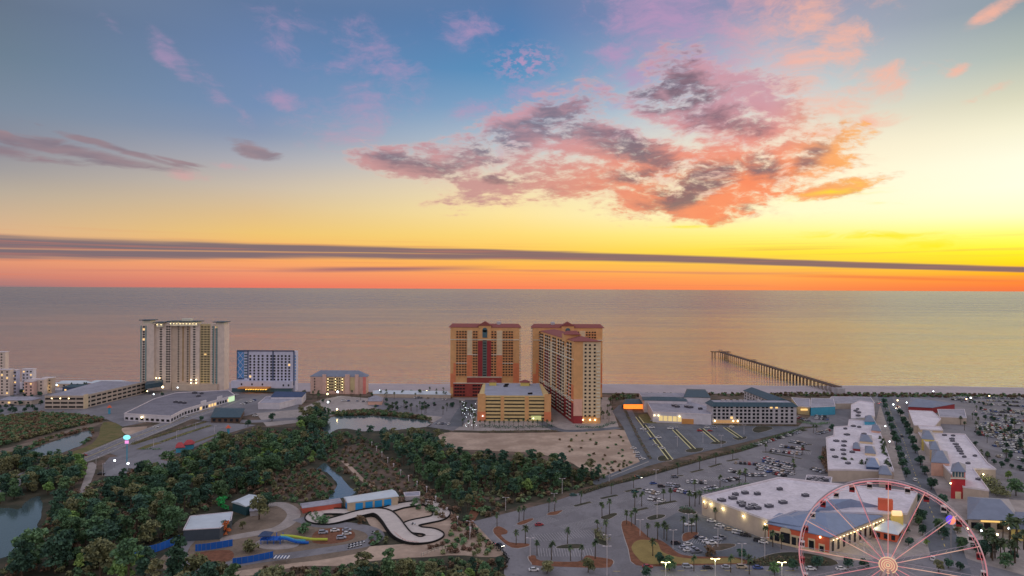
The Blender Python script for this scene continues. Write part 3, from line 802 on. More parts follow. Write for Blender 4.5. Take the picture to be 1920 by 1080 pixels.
M_WHITE = wm('white_render', (168, 166, 172)); M_BEIGE = wm('beige_render', (160, 146, 132)); M_SHELL = wm('pale_shell_render', (172, 160, 150))
M_NAVY = wm('navy_panel', (52, 66, 92)); M_BLUE = wm('blue_panel', (70, 116, 160)); M_TURQ = wm('turquoise_render', (60, 128, 150))
M_RAIL = wm('balcony_rail', (150, 142, 134)); M_FLAT = mat('flat_roof', tone((182, 177, 184), .55), .85, .07, .12, fine=.6, wear=.28)
M_FLATG = mat('grey_flat_roof', tone((132, 132, 142), .57), .85, .1, .15, fine=.6, wear=.4); M_METAL = mat('metal_roof', tone((112, 120, 136), .62), .65, .06, .2, spec=.3)
M_METALW = mat('white_metal_roof', tone((176, 186, 196), .62), .45, .05, .2, spec=.5); M_TEALR = mat('teal_roof', tone((56, 76, 86), .62), .6, .1, .4)
M_TAN = wm('tan_wall', (152, 140, 128)); M_CORAL = wm('coral_wall', (170, 84, 62)); M_SALMON = wm('salmon_wall', (196, 140, 124))
M_YEL = wm('yellow_wall', (186, 160, 92)); M_POLE = mat('grey_pole', (.32, .32, .34), .5, .1); M_BOX = wm('grey_housing', (146, 144, 148), .55)
M_BARK = mat('bark', (.10, .075, .055), .95, .3, 1.0)

def PX(px, py, D):
    d = ray(px, py); return cam.matrix_world.translation + d * (D / F_PX)
def XD(px, D): return (px - 960) / F_PX * D

def condo_tower(name, label, x0, x1, y, depth, flip=False):
    """twin resort tower: 22 floors of balconies, red centre strip, red tiled roof with a gabled middle"""
    t = thing(name, label, 'tower', ((x0 + x1) / 2, y + depth / 2, 0), 'twin balcony towers by the beach')
    W_ = Wall(t, (x0, y), (x1, y)); k = W_.len / 607.0
    X = lambda v: (v - 118) * k
    Z = lambda v: 91.4 - .1252 * v
    mb = MB(); mb.prism([(x0, y), (x1, y), (x1, y + depth), (x0, y + depth)], 0, 77.2)
    sub(t, 'wall', mb, M_OCHRE)
    def P(name_, a, b, ya, yb, out, m): return W_.panel(name_, X(a), X(b), Z(yb), Z(ya), out, m)
    for a, b in ((265, 310), (525, 575)):
        P('wall_panel', a, b, 140, 350, .5, M_CREAM); P('wall_panel', a, b, 352, 545, .5, M_ORANGE)
    for a, b in ((360, 400), (440, 478)): P('wall_panel', a, b, 232, 545, .6, M_RED)
    P('wall_panel', 145, 165, 427, 600, .3, M_ORANGE); P('wall_panel', 672, 724, 427, 640, .3, M_ORANGE); P('wall_panel', 118, 145, 520, 640, .3, M_ORANGE)
    P('wall_panel', 145, 265, 606, 722, 1.4, M_RED2); P('wall_panel', 265, 570, 556, 722, 1.6, M_RED2)
    P('window_strip', 401, 439, 190, 545, .35, wm('grey_teal_glass', (82, 92, 88), rough=.4))
    P('gable_bay', 366, 476, 100, 225, 1.0, M_OCHRE)
    for a, b, yy in ((118, 724, 218), (265, 360, 350), (478, 575, 350), (165, 265, 424), (575, 672, 424), (145, 724, 600), (265, 575, 546)):
        P('cornice', a, b, yy, yy + 6, 1.7 if yy > 540 else 1.1, M_TRIM)
    colsx = [178, 203, 228, 251, 325, 347, 487, 512, 588, 612, 638, 660]
    zb = Z(545); zt = Z(142)
    n = 17
    st = (zt - zb) / n
    spots = [(X(c), zb + st * (r + .5)) for r in range(n - 1, -1, -1) for c in colsx]
    W_.grid('balcony', spots, 2.0, 1.9, M_DARK, .12)  # dark boxes on the wall face; recess shade put into their colour
    rl = MB()
    for (s, z) in spots: W_.slab(rl, s - 1.45, s + 1.45, z - 1.25, z - .55, .85)
    tag(sub(t, 'balcony_rail', rl, wm('terracotta_rail', (184, 126, 88))), kind='stuff')
    W_.grid('window', [(X(420), zb + st * (r + .4)) for r in range(n)], 3.4, 1.0, M_DARK, .5)
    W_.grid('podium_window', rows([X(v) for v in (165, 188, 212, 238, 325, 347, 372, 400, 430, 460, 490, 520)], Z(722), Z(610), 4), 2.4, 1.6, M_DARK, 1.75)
    # side balconies stepping out on the sea side
    sx = x1 if not flip else x0
    sb = MB()
    for r in range(24): sb.box((sx + (1.0 if not flip else -1.0), y + depth - 4), 2.0, 6, 6 + r * 3.0, 6.9 + r * 3.0)
    sub(t, 'side_balconies', sb, M_TRIM)
    rf = MB(); rf.hip([(x0, y), (x1, y), (x1, y + depth), (x0, y + depth)], 77.4, 3.6, 2.2, .04)
    roof = sub(t, 'roof', rf, M_TILE)
    cx = x0 + X(421)
    gb = MB(); gb.prism([(cx - 6.8, y - 1.2), (cx + 6.8, y - 1.2), (cx + 6.8, y + 9), (cx - 6.8, y + 9)], 76, 79.5)
    sub(t, 'gable_tower', gb, M_OCHRE)
    gr = MB(); gr.hip([(cx - 6.8, y - 1.2), (cx - 6.8, y + 9), (cx + 6.8, y + 9), (cx + 6.8, y - 1.2)], 79.5, 4.4, 1.2, 0, gable=False)
    sub(t, 'gable_roof', gr, M_TILE)
    a0, a1 = cx - 2.6, cx + 2.6
    ar = MB(); ar.prism([(a0, y - 1.5), (a1, y - 1.5), (a1, y - 1.1), (a0, y - 1.1)], 66, 74.5)
    ar.tube((cx, y - 1.5, 74.5), (cx, y - 1.1, 74.5), 2.6, n=16)
    sub(t, 'arched_window', ar, M_TEAL)
    dm = MB(); dx = cx + (15 if not flip else -16)
    dm.tube((dx, y + 10, 77), (dx, y + 10, 82), 2.9, 2.6, 12); dm.ball((dx, y + 10, 82), 2.6, 6, 0, .6)
    sub(t, 'roof_tank', dm, M_BOX)
    return t, W_
M_RED2 = wm('brick_red_stucco', (124, 58, 52))
DW = 763.0
tw, _ = condo_tower('condo_tower', 'ochre and red balcony tower standing alone beside the beach, behind the car park block', XD(845.1, DW), XD(974.3, DW), DW, 20)
te, _ = condo_tower('condo_tower', 'ochre and red balcony tower whose long wing comes forward to the sandy clearing', XD(1000, DW), XD(1130, DW), DW, 20, True)
def condo_wing():
    t = te
    A, B, C, D_ = (31.5, 763), (55.4, 618), (79.5, 618), (56, 763)
    mb = MB(); mb.prism([A, B, C, D_], 0, 73.4); sub(t, 'wing_wall', mb, M_OCHRE)
    L = Wall(t, A, B); n = L.len
    fr = [.03, .09, .20, .26, .33, .44, .50, .60, .67, .74, .86, .93]
    for a, b in ((.16, .29), (.56, .64)): L.panel('wing_panel', a * n, b * n, 22, 55, .4, M_RED)
    for a, b in ((.30, .42), (.70, .80)): L.panel('wing_panel', a * n, b * n, 22, 66, .3, M_CREAM)
    L.panel('wing_panel', 0, n, 0, 18, .3, M_RED); L.panel('wing_panel', .86 * n, n - .3, 18, 34, .35, M_ORANGE)
    L.panel('cornice', 0, n, 56.5, 57.4, .8, M_TRIM); L.panel('cornice', 0, n, 20, 21, .9, M_TRIM)
    sp = rows([f * n for f in fr], 3, 72, 22)
    op, rl = MB(), MB()
    for s, z in sp:
        L.slab(op, s - 2.4, s + 2.4, z - .9, z + .9, .45); L.slab(rl, s - 3.1, s + 3.1, z - 1.5, z - .85, 1.3)
    tag(sub(t, 'wing_balcony', op, M_DARK), kind='stuff'); tag(sub(t, 'wing_balcony_rail', rl, M_TRIM), kind='stuff')  # dark slabs stand in for the shade inside the balcony recesses
    F = Wall(t, B, C); m = F.len / 225.0
    S_ = lambda v: (v - 1205) * m
    Z = lambda v: 120 - (590 - 541.9 + v / 4.697) * (618 / F_PX)
    F.panel('end_panel', S_(1205), S_(1278), Z(890), Z(742), .5, M_SALMON); F.panel('end_panel', S_(1205), S_(1280), Z(962), Z(892), .8, M_RED)
    F.panel('end_panel', S_(1282), S_(1430), Z(890), Z(240), .3, M_CREAM)
    sp = rows([S_(1304), S_(1340), S_(1380)], Z(905), Z(250), 20)
    F.grid('end_window', sp, 1.7, 1.5, M_DARK, .5)
    bal = MB()
    for s, z in rows([S_(1412)], Z(905), Z(300), 20): F.slab(bal, s - 1.8, s + 1.2, z - 1.2, z - .3, 1.7)
    sub(t, 'end_balconies', bal, M_TRIM)
    rf = MB(); rf.hip([A, B, C, D_], 73.6, 3.0, 1.6, .1); sub(t, 'wing_roof', rf, M_TILE)
    g = MB(); q = L.at(.78 * n, 0)
    g.box((q.x + 6, q.y), 14, 15, 71, 78, L.rz); sub(t, 'wing_gable', g, M_OCHRE)
    g = MB(); g.hip([(q.x - 1, q.y - 8), (q.x + 13, q.y - 8), (q.x + 13, q.y + 8), (q.x - 1, q.y + 8)], 78, 3.0, 1, .2); sub(t, 'wing_gable_roof', g, M_TILE)
    for px in (1284, 1343, 1386):
        q = F.at(S_(px), 3.4, .9); mb = MB(); mb.ball((q.x, q.y, q.z), .55, 5); sub(t, 'wall_lamp', mb, M_GLOW)
condo_wing()

def garage_block():
    D = 628.0
    x0, x1, dep = XD(896.6, D), XD(1034, D), 88.0
    t = thing('parking_garage', 'cream multi-storey garage with blue-grey top deck in front of the ochre towers', 'garage', ((x0 + x1) / 2, D, 0))
    bx0, bx1 = (911.5 - 960) / F_PX * 716, (1006 - 960) / F_PX * 716
    mb = MB(); mb.prism([(x0, D), (x1, D), (bx1 + 6, D + dep), (bx0 - 3, D + dep)], 0, 21.6); sub(t, 'wall', mb, M_CREAM2)
    mb = MB(); mb.prism([(x0 + 6, D + 3), (x1 - 7, D + 3), (bx1 + 3, D + dep - 2), (bx0, D + dep - 2)], 21.6, 22.4); sub(t, 'top_deck', mb, M_METALDK)
    F = Wall(t, (x0, D), (x1, D)); k = F.len / 640.0
    S_ = lambda v: (v - 362) * k
    for a, b in ((362, 430), (945, 1002)):
        F.panel('corner_block', S_(a), S_(b), 0, 24.6, 1.2, M_OCHRE)
        F.panel('corner_base', S_(a) - .2, S_(b) + .2, 0, 8.5, 1.35, M_ORANGE)
    for a, b in ((565, 590), (778, 806)): F.panel('pillar', S_(a), S_(b), 0, 22.3, .8, M_OCHRE)
    for a, b in ((432, 562), (595, 772), (810, 944)):
        F.grid('deck_opening', [(S_((a + b) / 2), 2.2 + 3.25 * r) for r in range(7)], (b - a) * k, 1.15, M_DARK, .1)
    F.panel('parapet', 0, F.len, 21.6, 23.2, .5, M_CREAM2)
    L = Wall(t, (bx0 - 3, D + dep), (x0, D))
    L.grid('deck_opening', [(L.len * (i + .5) / 6, 2.2 + 3.25 * r) for r in range(7) for i in range(6)], 11, 1.3, M_DARK, .1)
    for px, py, s_ in ((925, 713, 7), (985, 714, 9)):
        q = (XD(px, 700), 700)
        st = MB(); st.box(q, s_, s_, 21, 26, 0); o = sub(t, 'stair_tower', st, M_YEL)
        st = MB(); st.hip([(q[0] - s_ / 2, q[1] - s_ / 2), (q[0] + s_ / 2, q[1] - s_ / 2), (q[0] + s_ / 2, q[1] + s_ / 2), (q[0] - s_ / 2, q[1] + s_ / 2)], 26, 2.2, .8, .5)
        sub(t, 'stair_roof', st, M_TILE)
    for px, py in ((950, 722), (948, 725), (994, 739), (990, 722)):
        q = G(px, py, 22.5); mb = MB(); mb.box((q.x, q.y), 4.2, 1.8, 22.5, 23.9, .6); sub(t, 'rooftop_car', mb, M_DARK)
    mb = MB(); mb.box((x0 + F.len * .80, D - .5), 9, .3, 1.2, 5.0); sub(t, 'lit_entrance', mb, mat('soft_lit', (.5, .5, .3), .5, emit=(220, 225, 140), estr=.45))
M_CREAM2 = wm('garage_cream', (172, 152, 108)); M_METALDK = mat('grey_deck', tone((140, 146, 160), .62), .6, .08, .1)
garage_block()

def cream_tower():
    D = 806.0
    t = thing('beach_hotel_tower', 'tall cream condominium tower with flared teal roof caps at the left', 'tower', (XD(346, D), D, 0))
    k = D / F_PX
    # sections: px left, px right, set-back, top z, base colour
    zt = lambda py: 120 - (py - 538.7) * k
    secs = [(263.5, 289, 0, 608, M_SHELL), (289, 307.5, 4, 607, M_SHELL), (307.5, 318, 4, 607, M_SHELL), (318, 355, 6, 605, M_BEIGE), (355, 372.5, 3, 608, M_SHELL), (372.5, 393, 5, 608, M_YEL2), (393, 405, 3, 608, M_SHELL), (405, 421, 0, 608, M_SHELL)]
    for i, (a, b, sb, py, m) in enumerate(secs):
        mb = MB(); mb.prism([(XD(a, D), D + sb), (XD(b, D), D + sb), (XD(b, D), D + 14), (XD(a, D), D + 14)], 0, zt(py)); sub(t, 'wall', mb, m)
    def W_(a, b, sb): return Wall(t, (XD(a, D), D + sb), (XD(b, D), D + sb))
    z0, z1 = 8, zt(611)
    for a, b, sb, cols, w_, h_ in [(263.5, 289, 0, (270,), 2.2, 1.9), (289, 307.5, 4, (299,), 2.6, 1.6), (307.5, 318, 4, (310.5, 315), 2.2, 1.7), (318, 355, 6, (330.5, 348), 1.9, 1.5), (355, 372.5, 3, (362.5,), 2.6, 1.6), (372.5, 393, 5, (376, 382, 388), 2.4, 1.3), (393, 405, 3, (397,), 1.1, 1.4), (405, 421, 0, (406.5,), 2.2, 1.8)]:
        f = W_(a, b, sb); sp = [((c - a) * k, z) for _, z in rows([0], z0, z1, 23)[::-1] for c in cols]
        f.grid('window' if len(cols) != 3 else 'balcony', sp, w_, h_, M_DARK, .15, M_LIT, .008)
    for a, b, sb in ((265, 274, -.5), (401, 407, -.5)):
        f = W_(a, b, 0); f.panel('teal_strip', -.6, .6, 0, z1, .5, M_TURQD); f.panel('teal_strip', (b - a) * k - .5, (b - a) * k + .7, 0, z1, .5, M_TURQD)
    f = W_(318, 355, 6); f.panel('bronze_strip', 22.5 * .55, 22.5 * .62, 10, z1, .4, M_BRONZE); f.panel('bronze_strip', 21, 22.6, 10, z1, 1.0, M_BRONZE)
    # flared caps
    for a, b, py in ((265, 283, 600), (291, 306, 604), (317, 371, 602), (403, 421, 603)):
        z = zt(py); xa, xb = XD(a, D), XD(b, D)
        mb = MB(); mb.prism([(xa + 1, D + 1), (xb - 1, D + 1), (xb - 1, D + 12), (xa + 1, D + 12)], z - 6, z - .8); sub(t, 'roof_lantern', mb, M_TRIM)
        mb = MB(); mb.prism([(xa - 1.6, D - 2), (xb + 1.6, D - 2), (xb + 1.6, D + 14), (xa - 1.6, D + 14)], z - .8, z, 0, None, True); sub(t, 'roof_cap', mb, M_TEALR)
        lm = MB()
        n = max(2, int((xb - xa) / 3.4))
        for i in range(n): lm.ball((xa + (xb - xa) * (i + .5) / n, D - .1, z - 3.2), .32, 4)
        if a not in (265, 403): sub(t, 'roof_lights', lm, M_GLOW)
    mb = MB(); mb.box((XD(344, D), D + 10), 10, 8, zt(603), zt(598)); sub(t, 'roof_plant_room', mb, M_TRIM)
    mb = MB(); mb.box((XD(368, D), D + 1), 105 * .5, 9, 0, 7.5); sub(t, 'podium', mb, M_BEIGE)
    for px, py in ((299, 709), (293, 709), (358, 712), (368, 712), (358, 718), (368, 718)):
        q = PX(px, py, D - 4); mb = MB(); mb.ball(q, .7, 5); sub(t, 'wall_lamp', mb, M_GLOW)
M_YEL2 = wm('straw_render', (160, 146, 112)); M_BRONZE = wm('bronze_strip', (136, 112, 84)); M_TURQD = wm('muted_teal', (92, 118, 118))
cream_tower()

def white_hotel():
    D = 800.0; k = D / F_PX
    x0, x1 = XD(444.5, D), XD(554.5, D)
    t = thing('white_hotel', 'white ten-storey hotel with navy frames and a grid of small dark windows', 'hotel', ((x0 + x1) / 2, D, 0))
    Z = lambda v: 120 - (580 - 539.6 + v / 4) * k
    X = lambda v: (230 + v / 4 - 444.5) * k
    mb = MB(); mb.prism([(x0, D), (x1, D), (x1, D + 10), (x0, D + 10)], 0, Z(316)); sub(t, 'wall', mb, M_WHITEB)
    F = Wall(t, (x0, D), (x1, D))
    F.panel('blue_panel', X(862), X(912), Z(522), Z(318), .3, M_BLUE)
    fr = MB()
    for a, b, ya, yb in ((860, 945, 308, 318), (942, 1290, 308, 316), (940, 946, 308, 520), (1127, 1134, 308, 570), (1284, 1291, 308, 570), (1134, 1290, 560, 570), (860, 915, 518, 526), (860, 864, 316, 520)):
        F.slab(fr, X(a), X(b), Z(yb), Z(ya), .7)
    sub(t, 'navy_frame', fr, M_NAVY)
    F.grid('window', rows([X(v) for v in (960, 990, 1022, 1052, 1088, 1117, 1142, 1170, 1197, 1225, 1252)], Z(538), Z(340), 9)[::-1], 2.1, 2.1, M_OPEN, .12, M_LIT, .01)
    F.grid('corridor_window', rows([X(926)], Z(520), Z(330), 9), 3.4, 1.6, M_TEAL, .12)
    F.grid('side_window', rows([X(1298)], Z(538), Z(340), 9), 1.2, 2.0, M_BLUE, .12)
    xm = MB()
    for j in range(4):
        za, zb = Z(522 - j * 50), Z(472 - j * 50)
        for s0, s1 in ((X(866), X(908)), (X(908), X(866))):
            p, q = F.at(s0, za, .5), F.at(s1, zb, .5); xm.tube(p, q, .28, n=4)
    sub(t, 'lattice', xm, M_WHITEB)
    pd = MB(); pd.prism([(x0 - 4, D - 6), (x1 - 2, D - 6), (x1 - 2, D + 1), (x0 - 4, D + 1)], 4.5, Z(535)); sub(t, 'podium', pd, M_WHITEB)
    P = Wall(t, (x0 - 4, D - 6), (x1 - 2, D - 6))
    gl = MB(); gl.prism([(x0 - 3.5, D - 5), (x1 - 3, D - 5), (x1 - 3, D + 1), (x0 - 3.5, D + 1)], 0, 4.6); sub(t, 'ground_floor_glazing', gl, M_TEAL)
    P.grid('podium_window', [(12, 9), (24, 9), (36, 9), (60, 8), (66, 8)], 1.6, 2.2, M_OPEN, .1)
    cn = MB(); cn.box((XD(485, D), D - 12), 34, 11, 5.2, 6.6); sub(t, 'entrance_canopy', cn, wm('canopy_amber_lit', (190, 120, 70)))  # canopy's amber holds the orange-yellow light that falls on it
    cl = MB()
    for i in range(9):
        for j in range(3): cl.ball((XD(478, D) + i * 2.8 - 4, D - 16 + j * 3, 4.4), .42, 4)
    sub(t, 'canopy_lights', cl, mat('amber_lamps', (.8, .5, .2), .5, emit=(255, 190, 80), estr=4))
M_WHITEB = wm('cool_white_render', (158, 160, 178))
white_hotel()

def beige_inn():
    D = 784.0; k = D / F_PX; x0, x1 = XD(583, D), XD(687, D)
    t = thing('beach_inn', 'low pinkish beige inn with a pale grey hipped metal roof', 'hotel', ((x0 + x1) / 2, D, 0))
    Z = lambda py: 120 - (py - 540) * k
    e = Z(706)
    mb = MB(); mb.prism([(x0, D), (x1, D), (x1, D + 14), (x0, D + 14)], 0, e); sub(t, 'wall', mb, wm('rosy_beige', (164, 138, 128)))
    rf = MB(); rf.hip([(x0, D), (x1, D), (x1, D + 14), (x0, D + 14)], e, 6.2, 1.2, .16); sub(t, 'roof', rf, M_METAL)
    F = Wall(t, (x0, D), (x1, D))
    X = lambda v: (400 + v / 6 - 583) * k
    F.panel('corner_panel', X(1690), X(1722), 0, e - .3, .5, wm('rose_render', (190, 104, 98)))
    for a, b in ((1235, 1275), (1490, 1540), (1600, 1640)):
        F.panel('gable_bay', X(a), X(b), 0, e + 2.4, 1.3, M_SALMON2)
    F.panel('yellow_recess', X(1545), X(1600), 4, e - 1, .3, M_YEL2); F.panel('yellow_recess', X(1280), X(1480), 4, e - 1, .2, M_YEL2)
    for v in (1295, 1378, 1455): F.panel('stair_strip', X(v) - .5, X(v) + .5, 2, e - 1, .5, M_DARK)
    lm = MB()
    for v in (1295, 1378, 1455):
        for r in range(5): q = F.at(X(v) + .2, 4.5 + r * 3.1, .9); lm.ball(q, .36, 4)
    sub(t, 'corridor_lights', lm, M_GLOW)
    F.grid('window', rows([X(v) for v in (1145, 1310, 1330, 1350, 1400, 1425)], 3, e - 1, 5), 1.3, 1.6, M_OPEN, .35)
M_SALMON2 = wm('dusty_salmon', (172, 144, 134))
beige_inn()

def inn_white_long():
    D = 619.0; k = D / F_PX
    x0, x1 = XD(1336.7, D), XD(1494.6, D)
    t = thing('long_white_inn', 'long white five-storey inn with teal eaves and a diagonal rear wing', 'hotel', ((x0 + x1) / 2, D, 0))
    Z = lambda py: 120 - (py - 543.8) * k
    e = Z(762)
    mb = MB(); mb.prism([(x0, D), (x1, D), (x1, D + 18), (x0, D + 18)], 0, e); sub(t, 'wall', mb, wm('chalk_white', (150, 148, 152)))
    F = Wall(t, (x0, D), (x1, D))
    cols = [(905, 942, 980, 1012, 1048, 1094, 1128, 1163, 1197, 1236, 1270, 1314, 1347, 1382, 1427, 1474, 1512, 1557)]
    X = lambda v: (1140 + v / 4.5 - 1336.7) * k
    Zc = lambda v: 120 - (640 + v / 4.5 - 543.8) * k
    sp = [(X(c), Zc(r)) for r in (556, 586, 616, 646, 677) for c in cols[0] if not (r == 677 and c < 1120)]
    F.grid('window', sp, 2.2, 2.0, M_OPEN, .12, M_LIT, .03)
    F.panel('lit_ground_floor', 1.5, X(1110), .6, 3.4, .25, mat('warm_lit_wall', (.5, .35, .2), .6, emit=(205, 150, 90), estr=.45))
    for v in (905, 1060, 1098): q = F.at(X(v), 2.8, .8); mb = MB(); mb.ball(q, .6, 5); sub(t, 'wall_lamp', mb, M_GLOW)
    rf = MB(); n = len
    q0 = [(x0, D), (x1, D), (x1, D + 18), (x0, D + 18)]
    o = 1.5; zz = e + 3.2
    outer = [(x0 - o, D - o), (x1 + o, D - o), (x1 + o, D + 18 + o), (x0 - o, D + 18 + o)]; inner = [(x0 + 2.5, D + 2.5), (x1 - 2.5, D + 2.5), (x1 - 2.5, D + 15.5), (x0 + 2.5, D + 15.5)]
    rf.add([(p[0], p[1], e - .2) for p in outer] + [(p[0], p[1], zz) for p in inner], [(0, 1, 5, 4), (1, 2, 6, 5), (2, 3, 7, 6), (3, 0, 4, 7), (3, 2, 1, 0)]); sub(t, 'mansard_roof', rf, M_TEALR)
    fl = MB(); fl.add([(p[0], p[1], zz - .3) for p in inner], [(0, 1, 2, 3)]); sub(t, 'flat_roof', fl, M_FLATG)
    eq = MB()
    for px in (1362, 1372, 1384, 1396, 1404, 1430): eq.box((XD(px, D), D + 9), 3, 2.4, zz - .3, zz + 1.2)
    sub(t, 'roof_units', eq, M_BOX)
    # rear wing, running away towards the beach
    A, B, C, E_ = G(1395, 727.5, 19), G(1452, 753, 17), G(1480, 751, 17), G(1424, 727, 19)
    w = MB(); w.prism([(p.x, p.y) for p in (A, B, C, E_)], 0, 16.4); sub(t, 'wing_wall', w, MATS['chalk_white'])
    w = MB(); w.hip([(p.x, p.y) for p in (A, B, C, E_)], 16.4, 3.4, 1.5, .02); sub(t, 'wing_roof', w, M_TEALR)
    ws = Wall(t, (A.x, A.y), (B.x, B.y)); ws.grid('wing_window', rows([ws.len * (i + .5) / 10 for i in range(10)], 1, 16, 5), 2.2, 1.9, M_OPEN, .12)
inn_white_long()

def simple(name, label, cat, top_px, h, m_wall, m_roof, parapet=.7, group=None, base=None):
    """a flat-roofed building traced by its roof corners seen at height h"""
    P = [G(x, y, h) for x, y in top_px]
    c = sum((Vector((p.x, p.y, 0)) for p in P), Vector()) / len(P)
    t = thing(name, label, cat, (c.x, c.y, 0), group)
    mb = MB(); mb.prism([(p.x, p.y) for p in P], 0, h); sub(t, 'wall', mb, m_wall)
    Q = [c + (Vector((p.x, p.y, 0)) - c) * (1 - .5 / (Vector((p.x, p.y, 0)) - c).length) for p in P]
    mb = MB(); mb.prism([(p.x, p.y) for p in Q], h - .05, h + .06); sub(t, 'flat_roof', mb, m_roof)
    if parapet:
        pb = MB()
        for i in range(len(P)):
            a, b = P[i], P[(i + 1) % len(P)]; d = (b - a); d.z = 0
            if d.length < .5: continue
            mid = (a + b) / 2; pb.box((mid.x, mid.y), d.length + .45, .45, h - .1, h + parapet, math.atan2(d.y, d.x))
        sub(t, 'parapet', pb, M_TRIMW)
    t['_c'] = list(c)
    return t
M_TRIMW = wm('white_coping', (186, 180, 184), .6)
M_FLATP = M_FLAT
M_FLATR = mat('weathered_roof', tone((114, 113, 122), .62), .85, .12, .08, fine=.5)
M_BOXSHADE = wm('housing_shade_side', (70, 70, 78), .55)  # shadow side of the roof units, put into the paint
def units(t, spots, h, s=(3.2, 2.4, 1.5), m=None, name='roof_unit', rz=.3):
    for (px, py) in spots:
        q = G(px, py, h); mb = MB(); k = random.uniform(.8, 1.25)
        mb.box((q.x, q.y), s[0] * k, s[1] * k, h, h + s[2], rz, 0, 1); mb.box((q.x + .2, q.y), s[0] * k * .5, s[1] * k * .5, h + s[2], h + s[2] + .35, rz, 0, 1)
        sub(t, name, mb, [M_BOXSHADE, M_BOX])  # dark sides and paler top paint in how light falls on the unit
def hiproof(par, name, quad_px, h, rise, m, over=.6, ridge=.25):
    P = [G(x, y, h) for x, y in quad_px]; mb = MB(); mb.hip([(p.x, p.y) for p in P], h, rise, over, ridge); return sub(par, name, mb, m)
def hiphouse(name, label, cat, quad_px, h, rise, m_wall, m_roof, group=None, ridge=.25, over=.7, wins=0, wmat=None):
    P = [G(x, y, h) for x, y in quad_px]; c = sum(P, Vector()) / 4
    t = thing(name, label, cat, (c.x, c.y, 0), group)
    mb = MB(); mb.prism([(p.x, p.y) for p in P], 0, h); sub(t, 'wall', mb, m_wall)
    mb = MB(); mb.hip([(p.x, p.y) for p in P], h, rise, over, ridge); sub(t, 'roof', mb, m_roof)
    if wins:
        F = Wall(t, P[0], P[1]); F.grid('window', [(F.len * (i + .5) / wins, h * .45) for i in range(wins)], F.len / wins * .5, h * .5, wmat or M_OPEN, .1)
    return t

